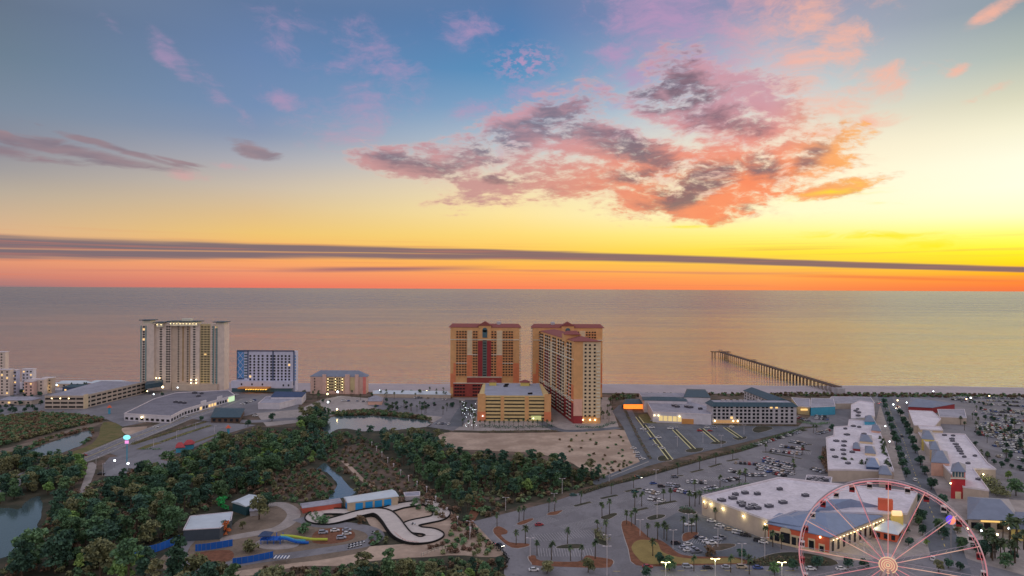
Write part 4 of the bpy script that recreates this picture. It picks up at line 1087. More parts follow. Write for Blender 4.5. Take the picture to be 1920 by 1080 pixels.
# the big store
def big_store():
    t = simple('big_store', 'large tan store with pale flat roof, coral frontage and slate-blue hipped roofs', 'store', [(1316, 932), (1440, 977), (1490, 960), (1700, 965), (1720, 925), (1530, 905), (1461, 897)], 9.4, M_TAN, M_FLAT, .9)
    F = Wall(t, G(1316, 932, 9.4), G(1440, 977, 9.4))
    units(t, [(1397, 926), (1379, 929), (1420, 928), (1442, 951), (1468, 944), (1510, 931), (1462, 919), (1353, 940), (1374, 936), (1392, 950), (1405, 955), (1412, 950), (1390, 945), (1420, 955)], 9.4)
    for px, py in ((1323, 939), (1333, 944), (1347, 954), (1386, 968), (1427, 983)):
        q = G(px, py - 4, 9.0); f = (q - F.p0).dot(F.u); p = F.at(f, 7.6, .5)
        mb = MB(); mb.ball(p, .32, 5); l = sub(t, 'wall_lamp', mb, M_GLOW)
        ld = bpy.data.lights.new('wall_lamp_light', 'POINT'); ld.energy = 170; ld.color = (1, .86, .45); ld.shadow_soft_size = .4
        lo = bpy.data.objects.new('wall_lamp_light', ld); COL.objects.link(lo); lo.parent = t; lo.location = F.at(f, 7.4, 1.1) - Vector(t['_at'])
    # round wall sign: a red ring and a small smile-like arc
    s0 = (G(1326, 950, 6).x - F.p0.x) / F.u.x; sg = MB(); c = F.at(s0, 5.6, .25)
    for i in range(20):
        a0, a1 = math.pi * 2 * i / 20, math.pi * 2 * (i + 1) / 20
        if .15 < (i / 20) < .35: continue
        sg.tube(c + F.u * 1.5 * math.cos(a0) + Vector((0, 0, 1.5 * math.sin(a0))), c + F.u * 1.5 * math.cos(a1) + Vector((0, 0, 1.5 * math.sin(a1))), .13, n=4)
    sub(t, 'wall_sign', sg, wm('brown_sign', (110, 70, 66)))
    # coral frontage wrapping the corner
    A, B, C, D_ = G(1440, 979, 9.0), G(1556, 1004, 9.0), G(1655, 965, 9.0), G(1490, 958, 9.0)
    mb = MB(); mb.prism([(p.x, p.y) for p in (A, B, C, D_)], 0, 8.4); sub(t, 'front_wall', mb, M_TAN)
    W1 = Wall(t, A, B); W2 = Wall(t, B, C)
    W1.panel('coral_panel', .2, W1.len - .2, 1.2, 8.0, .35, M_CORAL); W1.panel('wall_base', 0, W1.len, 0, 1.2, .6, M_CREAM)
    for f, w_, hh in ((.07, 1.6, 4.6), (.16, 2.2, 5.0), (.30, 4.2, 6.0), (.44, 2.0, 4.8), (.54, 2.0, 4.8), (.72, 2.2, 5.0), (.88, 1.8, 3.6)):
        s = f * W1.len
        W1.panel('window_surround', s - w_ / 2 - .45, s + w_ / 2 + .45, 1.0, hh + .9, .55, M_CREAM); W1.panel('window', s - w_ / 2, s + w_ / 2, 1.2, hh, .7, M_OPEN)
        if w_ > 4:
            q = W1.at(s, hh + .2, .4); mb = MB(); mb.tube(q - W1.n * .2, q + W1.n * .25, w_ / 2 + .45, n=20); sub(t, 'arch_surround', mb, M_CREAM)
    W2.grid('side_window', [(W2.len * (i + .5) / 10, 3.6) for i in range(10)], 1.6, 4.4, M_OPEN, .2)
    W2.panel('cornice', 0, W2.len, 7.2, 7.8, 1.2, M_CREAM)
    lm = MB()
    for i in range(16): lm.ball(W2.at(W2.len * (i + .5) / 16, 7.0, .8), .34, 4)
    sub(t, 'eave_lights', lm, M_GLOW)
    for i in (2, 7, 12):
        ld = bpy.data.lights.new('eave_light', 'POINT'); ld.energy = 170; ld.color = (1, .86, .45); ld.shadow_soft_size = .4
        lo = bpy.data.objects.new('eave_light', ld); COL.objects.link(lo); lo.parent = t; lo.location = W2.at(W2.len * (i + .5) / 16, 6.2, 1.6) - Vector(t['_at'])
    q = W1.at(W1.len * .86, 7.6, 1.0); mb = MB(); mb.ball(q, .4, 5); sub(t, 'corner_lamp', mb, M_GLOW)
    # slate-blue roofs
    r = MB()
    a, b, c_, d = [Vector(p) for p in (A, B, C, D_)]
    r.hip([(p.x, p.y) for p in (A, B, C, D_)], 8.6, 4.2, 1.0, .42); sub(t, 'blue_roof', r, M_METALB)
    r = MB(); P = [G(x, y, 9.8) for x, y in ((1500, 966), (1592, 950), (1650, 950), (1560, 938))]; 
    r.hip([(p.x, p.y) for p in P], 9.8, 4.0, .8, .3); sub(t, 'blue_roof', r, M_METALB)
    r = MB(); P = [G(x, y, 9.6) for x, y in ((1441, 976), (1500, 986), (1516, 972), (1462, 962))]; r.hip([(p.x, p.y) for p in P], 9.6, 1.6, .5, .45); sub(t, 'blue_roof', r, M_METALB)
    r = MB(); q = G(1660, 958, 9); r.box((q.x, q.y), 6.5, 3, 0, 15, -.4); sub(t, 'sign_tower', r, M_CORAL)
    r = MB(); q = G(1681, 966, 9); r.box((q.x, q.y), 5.4, 4, 0, 10, -.4); sub(t, 'entrance_block', r, M_YEL)
    r = MB(); q = G(1681, 962, 11.2); r.tube((q.x - 2, q.y, 11.2), (q.x + 2, q.y - .6, 11.2), 1.3, n=12); sub(t, 'lit_sign', r, mat('lit_peach', (.8, .6, .4), .5, emit=(255, 200, 140), estr=1.0))
M_METALB = mat('slate_blue_roof', tone((112, 126, 150), .62), .5, .05, .3, spec=.4)
big_store()
t = simple('plant_enclosure', 'low roof deck full of grey machinery beside the big store', 'roof deck', [(1510, 905), (1513, 893), (1560, 897), (1556, 913)], 5, M_WHITE, M_FLATG, 1.0)
units(t, [(1519, 901), (1526, 899), (1533, 902), (1541, 900), (1548, 903), (1527, 905), (1538, 906)], 5, (3.4, 2.2, 1.8))

# shopping street, near side
t = simple('shop_row', 'long pale flat-roofed shop row west of the tree-lined street', 'shops', [(1553, 882), (1549, 822), (1563, 818), (1564, 802), (1590, 800), (1592, 788), (1640, 790), (1650, 812), (1664, 850), (1676, 885), (1600, 882)], 7, M_TAN, M_FLATP, .9)
units(t, [(1583, 829), (1582, 837), (1581, 845), (1582, 853), (1581, 861), (1588, 816), (1598, 849), (1611, 802), (1600, 800), (1568, 828), (1561, 845), (1566, 858), (1590, 870), (1620, 815), (1585, 805)], 7, (2.8, 2.4, 1.3))
def dome_roofs(par, lst):
    for quad, h, rise, m, wall in lst:
        P = [G(x, y, h) for x, y in quad]
        mb = MB(); mb.prism([(p.x, p.y) for p in P], 0, h); sub(par, 'pavilion_wall', mb, wall)
        mb = MB(); mb.hip([(p.x, p.y) for p in P], h, rise, .6, .35); sub(par, 'pavilion_roof', mb, m)
dome_roofs(t, [([(1624, 874), (1650, 876), (1646, 860), (1626, 858)], 9, 3, M_METALB, M_NAVY), ([(1648, 888), (1672, 890), (1668, 876), (1648, 874)], 8, 3, M_METAL, M_TAN), ([(1622, 848), (1642, 850), (1640, 838), (1622, 836)], 9, 2.6, M_METAL, M_CREAM),
                ([(1599, 840), (1613, 841), (1612, 832), (1600, 831)], 9, 2.6, M_METAL, M_RED), ([(1612, 826), (1636, 828), (1634, 816), (1614, 814)], 9, 2.4, M_METAL, M_CREAM), ([(1634, 806), (1652, 808), (1650, 798), (1636, 796)], 9, 2.5, M_METAL, M_SALMON)])
t = simple('shop_block', 'pale flat-roofed block with a turquoise corner behind the long shop row', 'shops', [(1596, 786), (1596, 760), (1612, 752), (1638, 756), (1640, 782)], 6.4, M_TAN, M_FLATP, .8)
units(t, [(1608, 768), (1610, 774), (1609, 780), (1604, 771)], 7, (2.6, 2.4, 1.3))
dome_roofs(t, [([(1621, 790), (1640, 790), (1638, 780), (1622, 780)], 10, 3, M_METAL, M_TURQ)])
t = simple('shop_row', 'long pale flat-roofed shop row east of the tree-lined street, vents in a line', 'shops', [(1722, 812), (1809, 815.5), (1852, 870), (1867, 881), (1824, 880), (1854, 921), (1806, 914), (1764, 868), (1738, 836)], 7, M_TAN, M_FLATP, .9)
units(t, [(1771, 817), (1787, 818), (1785, 824), (1786, 828), (1792, 834), (1795, 839), (1798, 843), (1800, 847), (1803, 852), (1808, 858), (1815, 870), (1800, 874), (1799, 879), (1828, 856), (1835, 900)], 7, (2.6, 2.0, 1.2), M_BOX)
q = G(1843, 889, 5.2); ld = bpy.data.lights.new('rear_light', 'POINT'); ld.energy = 350; ld.color = (1, .88, .5); ld.shadow_soft_size = .4
lo = bpy.data.objects.new('rear_light', ld); COL.objects.link(lo); lo.parent = t; lo.location = Vector((q.x, q.y - 1, 5)) - Vector(t['_at'])
mb = MB(); mb.ball((q.x, q.y - .3, 5.2), .4, 5); sub(t, 'rear_lamp', mb, M_GLOW)
dome_roofs(t, [([(1746, 866), (1780, 868), (1776, 846), (1748, 844)], 9, 4, M_METAL, M_SALMON), ([(1744, 842), (1762, 843), (1758, 828), (1742, 828)], 9, 3, M_METAL, M_CREAM), ([(1728, 822), (1752, 824), (1748, 808), (1730, 806)], 9, 3, M_METAL, M_YEL)])
def turret():
    P = [G(x, y, 12) for x, y in ((1783, 896), (1810, 897), (1810, 884), (1786, 883))]; c = sum(P, Vector()) / 4
    t = thing('red_turret', 'square red corner turret with a grey pyramid roof and tall windows', 'tower', (c.x, c.y, 0))
    mb = MB(); mb.prism([(p.x, p.y) for p in P], 0, 12); sub(t, 'wall', mb, wm('crimson_wall', (150, 44, 50)))
    mb = MB(); mb.hip([(p.x, p.y) for p in P], 16, 3.6, .8, .5); sub(t, 'roof', mb, M_METAL)
    Q = [c + (p - c) * .86 for p in P]; mb = MB(); mb.prism([(p.x, p.y) for p in Q], 12, 16); sub(t, 'lantern', mb, M_TRIM)
    F = Wall(t, Q[0], Q[1]); F.grid('window', [(F.len * (i + .5) / 4, 13.9) for i in range(4)], F.len / 6.5, 3, M_TEAL, .1)
    G_ = Wall(t, P[0], P[1]); G_.panel('entrance', G_.len * .3, G_.len * .7, 0, 4.2, .2, M_CREAM); G_.panel('cornice', -.3, G_.len + .3, 11.6, 12.2, .5, M_TRIM)
    q = G_.at(-.4, 9, .6); mb = MB(); mb.ball(q, .45, 5); sub(t, 'wall_lamp', mb, M_GLOW)
turret()
t = hiphouse('corner_restaurant', 'grey hip-roofed restaurant with lit yellow fascia beyond the big wheel', 'restaurant', [(1815, 972), (1912, 976), (1890, 936), (1816, 932)], 6, 5, M_TAN, M_METAL, None, .3, 1, 4)
F = Wall(t, G(1815, 972, 6), G(1912, 976, 6)); F.panel('lit_fascia', F.len * .25, F.len * .72, 4.7, 5.5, .5, mat('lit_fascia', (.7, .55, .3), .5, emit=(255, 205, 110), estr=.9))
hiphouse('cafe', 'pale cafe with small hipped roof at the far right edge', 'cafe', [(1896, 990), (1980, 994), (1970, 962), (1900, 960)], 6, 4, M_YEL, M_METAL, None, .3, .8, 3)
hiphouse('kiosk', 'square kiosk with pale grey pyramid roof on the plaza by the wheel', 'kiosk', [(1640, 992), (1682, 1000), (1696, 983), (1656, 975)], 4.5, 3, M_CORAL, M_METALW, None, .45, 1.6, 3)
# far blocks by the beach at the right
G1 = 'low commercial buildings near the beach'
t = simple('blue_store', 'bright turquoise store with grey roofs past the long white inn', 'store', [(1520, 764), (1566, 762), (1562, 748), (1521, 747)], 8, M_TURQ, M_FLATG, .5)
t = simple('tan_store', 'tan round-fronted store with a small lit sign between inn and turquoise store', 'store', [(1496, 762), (1518, 764), (1518, 748), (1484, 746)], 7.3, M_YEL2, M_FLATG, .6)
q = G(1509, 768, 5); mb = MB(); mb.box((q.x, q.y - .2), 8, .4, 4.2, 5.8); sub(t, 'lit_sign', mb, M_LIT)
hiphouse('low_hall', 'wide low hall with pale hipped roof and red trim near the dunes', 'hall', [(1703, 762), (1748, 764), (1790, 757), (1708, 745)], 6, 4, M_RED, M_METAL, None, .2)
simple('low_block', 'long low grey-roofed block behind the turquoise store', 'building', [(1545, 757), (1640, 756), (1632, 745), (1560, 744)], 5.6, M_TAN, M_FLATG, .5)
simple('service_block', 'plain grey service block beside the crowded car park', 'building', [(1762, 782), (1812, 784), (1808, 768), (1758, 768)], 6.1, M_TAN, M_FLATG, .5)
simple('shop_block', 'pale irregular shop block between street and crowded car park', 'shops', [(1714, 798), (1752, 800), (1764, 786), (1748, 772), (1704, 770)], 6.5, M_TAN, M_FLATP, .7)
simple('shop_block', 'narrow pale shop block with two roof dormers just behind the eastern row', 'shops', [(1726, 806), (1768, 808), (1764, 801), (1722, 799)], 7.5, M_CREAM, M_FLATP, .7)
# inn annexes at centre right
t = simple('function_hall', 'white flat-roofed function hall with lit windows beside the car park', 'hall', [(1224, 773), (1334, 778), (1336, 764), (1290, 752), (1212, 752)], 9, M_WHITE, M_FLATG, .8)
F = Wall(t, G(1224, 773, 9), G(1334, 778, 9)); F.grid('lit_window', [(F.len * f, 4) for f in (.14, .22, .30, .38, .46)], 3.4, 4.6, mat('dim_lit', (.5, .42, .25), .5, emit=(235, 205, 135), estr=.75), .1)
F.panel('wooden_entrance', F.len * .5, F.len * .7, 0, 4.5, .6, wm('amber_wood', (168, 120, 70)))
units(t, [(1265, 762), (1270, 764), (1289, 764), (1294, 765), (1313, 768)], 9, (4, 3, 2))
for f in (.03, .10, .46): mb = MB(); mb.ball(F.at(F.len * f, 6.4, .6), .5, 5); sub(t, 'wall_lamp', mb, M_GLOW)
t = simple('banquet_wing', 'white wing with dark teal eaves facing the beach', 'hotel wing', [(1208, 750), (1288, 752), (1284, 737), (1198, 736)], 12, M_WHITE, M_FLATG, 0)
hiproof(t, 'roof', [(1206, 750), (1288, 752), (1284, 745), (1204, 744)], 12, 2, M_TEALR)
hiphouse('beach_pavilion', 'teal-roofed gabled pavilion among grey roofs behind the function hall', 'pavilion', [(1282, 744), (1332, 745), (1322, 730), (1288, 729)], 14, 3, M_WHITE, M_TEALR, None, .1)
t = hiphouse('open_bar', 'small open bar glowing orange at the end of the inn car park', 'bar', [(1168, 757), (1206, 757), (1200, 748), (1172, 748)], 6, 2, M_DARK, M_TEALR, None, .2)
F = Wall(t, G(1168, 757, 6), G(1206, 757, 6)); F.panel('orange_lit_opening', .6, F.len - .6, .8, 5.4, .15, M_OGLOW)
# left-hand blocks
def deck_garage():
    P = [G(x, y, 13) for x, y in ((84, 742), (157, 742), (274, 715), (190, 713))]
    c = sum(P, Vector()) / 4; t = thing('parking_deck', 'long tan three-level parking deck turning a corner at the left', 'parking deck', (c.x, c.y, 0))
    mb = MB(); mb.prism([(p.x, p.y) for p in P], 0, 12.4); sub(t, 'wall', mb, M_TAN)
    mb = MB(); Q = [c + (p - c) * .96 for p in P]; mb.prism([(p.x, p.y) for p in Q], 12.4, 12.6); sub(t, 'top_deck', mb, M_FLATG)
    A = Wall(t, P[0], P[1]); B = Wall(t, P[1], P[2])
    A.grid('deck_opening', rows([A.len * (i + .5) / 5 for i in range(5)], 0, 12, 3), A.len / 5 * .86, 1.7, M_DARK, .1)
    B.grid('deck_opening', rows([B.len * (i + .7) / 12.4 for i in range(12)], 0, 12, 3), B.len / 12 * .72, 1.8, M_DARK, .1)
    A.panel('parapet', 0, A.len, 11.9, 13.2, .3, M_TAN); B.panel('parapet', 0, B.len, 11.9, 13.2, .3, M_TAN)
    B.panel('corner_pier', -.3, 6, 0, 14, .6, M_CREAM)
    for f in (.18, .40, .62): mb = MB(); mb.ball(A.at(A.len * f, 10.4, .3), .45, 5); sub(t, 'deck_lamp', mb, M_GLOW)
    P2 = [G(x, y, 14) for x, y in ((272, 718), (304, 713), (306, 709), (274, 712))]
    mb = MB(); mb.prism([(p.x, p.y) for p in P2], 7, 12); sub(t, 'covered_bridge', mb, M_TEALR)
deck_garage()
t = simple('strip_mall', 'large white-roofed strip mall beside the main road at the left', 'shops', [(233, 776), (320, 781), (345, 768), (440, 741), (428, 732), (330, 737), (290, 748)], 6, M_WHITE, M_FLATR, .7)
units(t, [(330, 755), (338, 756), (346, 757), (365, 738), (378, 739), (372, 744)], 6, (4, 3, 2))
F = Wall(t, G(320, 781, 6), G(345, 768, 6)); F2 = Wall(t, G(345, 768, 6), G(440, 741, 6))
F2.grid('shop_window', [(F2.len * (i + .5) / 18, 2.6) for i in range(18)], F2.len / 18 * .6, 2.6, M_OPEN, .15, M_LIT, .3)
F.grid('shop_window', [(F.len * (i + .5) / 5, 2.6) for i in range(5)], F.len / 5 * .6, 2.4, M_OPEN, .15)
for f in (.30, .62): F2.panel('sign_gable', F2.len * f, F2.len * f + 9, 5, 9.5, .6, M_WHITE)
F3 = Wall(t, G(233, 776, 6), G(320, 781, 6)); F3.grid('shop_window', [(F3.len * (i + .5) / 9, 2.2) for i in range(9)], F3.len / 9 * .55, 2.0, M_DARK, .15)
q = F3.at(F3.len * .4, 4, 1.2); mb = MB(); mb.ball(q, .7, 5); sub(t, 'wall_lamp', mb, M_GLOW)
mb = MB(); F2.slab(mb, F2.len * .86, F2.len * .99, .6, 5.6, .4); sub(t, 'lit_shopfront', mb, mat('green_white_lit', (.5, .6, .5), .5, emit=(200, 235, 180), estr=.8))
hiphouse('round_restaurant', 'dark grey hip-roofed restaurant where the roads fork', 'restaurant', [(396, 782), (450, 782), (458, 766), (404, 764)], 5, 3.4, wm('brown_wall', (80, 66, 58)), M_TEALR, None, .3, 1.2, 5)
t = simple('white_shop', 'white shop with curved front and navy canopy below the white hotel', 'shop', [(484, 757), (524, 757), (560, 748), (572, 741), (500, 744)], 5.5, M_WHITE, M_FLATG, .8)
mb = MB(); P = [G(x, y, 8) for x, y in ((508, 744), (566, 744), (574, 735), (516, 734))]; mb.hip([(p.x, p.y) for p in P], 8, 2.5, .5, .1); sub(t, 'navy_roof', mb, M_NAVY)
mb = MB(); mb.prism([(p.x, p.y) for p in P], 0, 8); sub(t, 'rear_wall', mb, M_WHITE)
hiphouse('beach_hut', 'small hut with pale pyramid roof and an orange lamp by the pond', 'hut', [(690, 752), (716, 752), (718, 745), (694, 745)], 4, 4, M_SALMON, M_FLATG, None, .4)
q = G(696, 752, 2.5); mb = MB(); mb.ball((q.x, q.y - 2, 3), .9, 5); tag(mb.build('orange_lamp', mat('orange_lamp', (.8, .4, .2), .5, emit=(255, 140, 50), estr=5)), 'orange lamp shining beside the pyramid-roofed hut', 'lamp')
hiphouse('beach_bar', 'long low beach bar with pale canvas roof east of the beige inn', 'bar', [(700, 738), (845, 740), (845, 733), (700, 732)], 4, 2, M_TAN, M_METALW, None, .05)
GL = 'low buildings along the beach at the left'
for px0, px1, y0, top, m, lab, wc in [(-30, 15, 735, 661, M_SHELL, 'pale slab block cut by the left edge, tallest of its group', 3), (-10, 24, 742, 694, M_SHELL, 'pale apartment block with lit stair column at the far left', 3), (24, 36, 740, 695, M_WHITEB, 'narrow grey-blue block next to the lit stair column', 2), (42, 67, 738, 693, M_WHITE, 'pale block with rows of three windows, right of the stair column', 3),
                                     (46, 68, 742, 716, M_SALMON2, 'small rosy house in front of the pale three-window block', 2), (52, 88, 740, 712, M_SHELL, 'stepped white beach house right of the small rosy house', 3), (80, 103, 737, 709, M_TAN, 'tan beach house at the end of the left group', 2)]:
    D = 155640 / (y0 - 537.3); k = D / F_PX; H_ = 120 - (top - 537.3) * k
    t = thing('beach_house' if H_ < 20 else 'apartment_block', lab, 'house' if H_ < 20 else 'apartment block', (XD((px0 + px1) / 2, D), D, 0))
    mb = MB(); mb.prism([(XD(px0, D), D), (XD(px1 - 5, D), D), (XD(px1 - 5, D), D + 6), (XD(px0, D), D + 6)], 0, H_); sub(t, 'wall', mb, m)
    mb = MB(); mb.prism([(XD(px0, D) - .4, D - .4), (XD(px1 - 5, D) + .4, D - .4), (XD(px1 - 5, D) + .4, D + 6.4), (XD(px0, D) - .4, D + 6.4)], H_, H_ + .7, 0, None, True); sub(t, 'roof_slab', mb, M_TRIMW)
    F = Wall(t, (XD(px0, D), D), (XD(px1 - 5, D), D)); F.grid('window', rows([F.len * (i + .5) / wc for i in range(wc)], 1, H_ - .5, max(2, int(H_ / 3.4))), 1.8, 1.5, M_DARK, .1, M_LIT, .12)
for px0, px1, y0, h_, mw, mr, lab in [(104, 160, 727, 5, M_TAN, M_METALW, 'long pale-roofed beach house behind dark trees'), (165, 232, 726, 5, M_RED, M_METALW, 'red-walled beach restaurant with a pale roof'), (118, 185, 736, 6, M_NAVY, M_TEALR, 'dark low house in the trees at the left'), (0, 60, 760, 5, M_TAN, M_FLATG, 'grey-roofed store beside the left edge'), (238, 262, 729, 4, M_TAN, M_FLATG, 'small tan house next to the cream tower')]:
    D = 155640 / (y0 - 537.6)
    a, b = XD(px0, D), XD(px1, D); t = thing('low_house', lab, 'house', ((a + b) / 2, D, 0))
    mb = MB(); mb.prism([(a, D), (b, D), (b, D + 14), (a, D + 14)], 0, h_); sub(t, 'wall', mb, mw)
    mb = MB(); mb.hip([(a, D), (b, D), (b, D + 14), (a, D + 14)], h_, 2.6, .8, .15); sub(t, 'roof', mb, mr)
    F = Wall(t, (a, D), (b, D)); n_ = max(3, int((b - a) / 6)); F.grid('window', [((b - a) * (i + .5) / n_, h_ * .5) for i in range(n_)], 2.2, 1.6, M_DARK, .1, M_LIT, .15)
# ticket booths and amusement park buildings
for i, (q4, mm, lab) in enumerate([([(330, 839), (346, 838), (343, 833), (331, 834)], M_RED, 'red-roofed booth with turquoise posts, nearer one of the pair'), ([(344, 834), (362, 832), (364, 829), (348, 829)], M_RED, 'red-roofed booth with turquoise posts, farther one of the pair')]):
    hiphouse('ticket_booth', lab, 'booth', q4, 4, 2.6, M_TURQ, mat('bright_red_roof', tone((150, 62, 66), .6), .6), None, .3, 1.0)
t = hiphouse('kart_garage', 'cream shed with white roof and four bright blue doors by the kart track', 'shed', [(653, 942), (746, 930), (734, 918), (646, 932)], 5, .9, wm('cream_shed', (150, 136, 116)), M_METALW, None, .0, .6)
F = Wall(t, G(653, 942, 5), G(746, 930, 5)); MB_BLUE = wm('bright_blue_door', (30, 116, 168))
F.grid('door', [(F.len * f, 2.1) for f in (.215, .41, .60, .79)], 4.0, 3.8, MB_BLUE, .15)
F = Wall(t, G(646, 932, 5), G(653, 942, 5)); F.panel('side_door', F.len * .3, F.len * .7, 0, 3.4, .1, MB_BLUE)
t = hiphouse('entrance_hall', 'long low hall with pale roof and red front left of the kart shed', 'hall', [(568, 952), (640, 942), (636, 934), (564, 944)], 3.2, .8, wm('brick_red_wall', (150, 74, 60)), M_FLATG, None, .02, .5)
t = simple('flat_shed', 'small flat grey shed behind the kart track', 'shed', [(760, 931), (787, 930), (787, 922), (757, 924)], 3, M_BOX, M_FLATG, .3)
hiphouse('green_shed', 'dark green shed with pale metal roof among the trees', 'shed', [(461, 949), (491, 937), (467, 927), (436, 941)], 5, 1.0, wm('dark_green_wall', (38, 66, 72)), M_METALW, None, .0, .6)
hiphouse('kiosk', 'little grey kiosk in front of the dark green shed', 'kiosk', [(469, 958), (484, 956), (480, 949), (468, 951)], 3, 1.4, M_BOX, M_FLATG, None, .4)
t = simple('white_roof_shed', 'dark walled shed with broad white roof in the amusement park', 'shed', [(344, 994), (412, 990), (433, 975), (436, 960), (357, 968)], 5.5, wm('charcoal_wall', (58, 66, 74)), M_METALW, .25)
# ------------------------------------------------------------------ vegetation
def leaf_mat(name, c1, c2, k=.215, var=.22):
    return mat(name, tone(c1, k), .85, .2, .45, col2=tone(c2, k), objvar=var, spec=.15)
L_DARK = leaf_mat('dark_leaves', (44, 63, 50), (28, 43, 38)); L_MID = leaf_mat('green_leaves', (58, 76, 52), (38, 54, 40)); L_OLIVE = leaf_mat('olive_leaves', (78, 78, 54), (54, 58, 44))
L_PALM = leaf_mat('palm_fronds', (56, 66, 44), (38, 50, 40), .27); L_HEDGE = leaf_mat('hedge_leaves', (50, 58, 42), (72, 60, 48), .26, .1); L_BROWN = leaf_mat('brown_scrub', (92, 74, 62), (60, 54, 42), .3)
L_LIME = leaf_mat('lime_leaves', (84, 100, 56), (58, 76, 44))
L_BRIGHT = leaf_mat('lamplit_leaves', (120, 126, 50), (80, 92, 36), .4)

def mk_crown(h, r, n, size, m, **kw):
    P = crown_points(h, r, n, **kw); return quads_mesh('crown', leaf_quads(P, size), m), P
def mk_trunk(h, r):
    mb = MB(); mb.tube((0, 0, -.2), (r * .3, 0, h * .5), r, r * .7, 6); mb.tube((r * .3, 0, h * .5), (0, 0, h * .86), r * .7, r * .2, 6)
    for a in (0.3, 2.2, 4.1): mb.tube((r * .2, 0, h * .45), (math.cos(a) * h * .2, math.sin(a) * h * .2, h * .68), r * .35, r * .1, 5)
    me = bpy.data.meshes.new('trunk'); me.from_pydata(mb.v, [], mb.f); me.materials.append(M_BARK); return me
PROTO = {}
def proto(kind, i, h, r, n, size, m, **kw):
    cm, P = mk_crown(h, r, n, size, m, **kw); PROTO.setdefault(kind, []).append((cm, mk_trunk(h, r * .07 + .06), P, size, m))
for i in range(4): proto('pine', i, 11.5, 3.3, 1250, .34, (L_DARK, L_MID, L_MID, L_DARK)[i], lobes=11, base=.25, cone=.45, squash=.6)
for i in range(3): proto('pine', i, 13.0, 3.6, 900, .36, (L_OLIVE, L_MID, L_DARK)[i], lobes=8, base=.55, cone=.1, squash=.34)
for i in range(2): proto('broad', i, 8.0, 3.4, 950, .35, (L_LIME, L_OLIVE)[i], lobes=9, base=.3, squash=.7)
for i in range(4): proto('broad', i, 9.0, 4.3, 1400, .37, (L_MID, L_DARK, L_OLIVE, L_MID)[i], lobes=12, base=.25, squash=.62)
for i in range(3): proto('shrub', i, 3.0, 2.6, 320, .34, (L_OLIVE, L_BROWN, L_MID)[i], lobes=7, base=.1, squash=.6)
for i in range(2): proto('round', i, 6.2, 3.0, 800, .34, (L_DARK, L_DARK)[i], lobes=9, base=.3, squash=.85)

def plant(kind, p, name, label, cat, group, scale=1.0, v=None):
    cm, tm, P, size, m = PROTO[kind][v if v is not None else random.randrange(len(PROTO[kind]))]
    o = bpy.data.objects.new(name, None); COL.objects.link(o); o.location = (p.x, p.y, 0); o.rotation_euler = (0, 0, random.uniform(0, 6.28))
    s = scale * random.choice((.62, .8, .9, 1.0, 1.1, 1.3)) * random.uniform(.9, 1.1) if kind in ('pine', 'broad') else scale * random.uniform(.85, 1.15); o.scale = (s, s, s * random.uniform(.85, 1.15)); tag(o, label, cat, group)
    for nm, me in (('crown', cm), ('trunk', tm)):
        c = bpy.data.objects.new(nm, me); COL.objects.link(c); c.parent = o
    return o

def inside(p, poly):
    c = False; n = len(poly)
    for i in range(n):
        a, b = poly[i], poly[(i + 1) % n]
        if (a.y > p.y) != (b.y > p.y) and p.x < (b.x - a.x) * (p.y - a.y) / (b.y - a.y) + a.x: c = not c
    return c
def scatter(px, sp, excl=()):
    """spots about sp metres apart over a stretch of ground"""
    poly = Gs(px); ex = [Gs(e) for e in excl]
    x0, x1 = min(p.x for p in poly), max(p.x for p in poly); y0, y1 = min(p.y for p in poly), max(p.y for p in poly)
    out = []; y = y0; r = 0
    while y < y1:
        x = x0 + (sp / 2 if r % 2 else 0)
        while x < x1:
            p = Vector((x + random.uniform(-.42, .42) * sp, y + random.uniform(-.42, .42) * sp, 0))
            if inside(p, poly) and not any(inside(p, e) for e in ex): out.append(p)
            x += sp
        y += sp * .87; r += 1
    return out
def mass(name, kind, spots, scale=1.0, n=160, size=1.3):
    """what reads as one wood: many crowns in one object"""
    V = {}
    for p in spots:
        i = random.randrange(len(PROTO[kind])); cm, tm, P, sz, m = PROTO[kind][i]
        idx = RNG.choice(len(P), min(n, len(P)), replace=False); a = random.uniform(0, 6.28); s = scale * random.uniform(.8, 1.25)
        Q = P[idx] * s; ca, sa = math.cos(a), math.sin(a)
        Q = np.stack([Q[:, 0] * ca - Q[:, 1] * sa + p.x, Q[:, 0] * sa + Q[:, 1] * ca + p.y, Q[:, 2]], 1)
        V.setdefault(m.name, (m, []))[1].append(leaf_quads(Q, sz * size))
    for m, lst in V.values():
        o = bpy.data.objects.new(name, quads_mesh(name, np.concatenate(lst), m)); COL.objects.link(o); tag(o, kind='stuff')

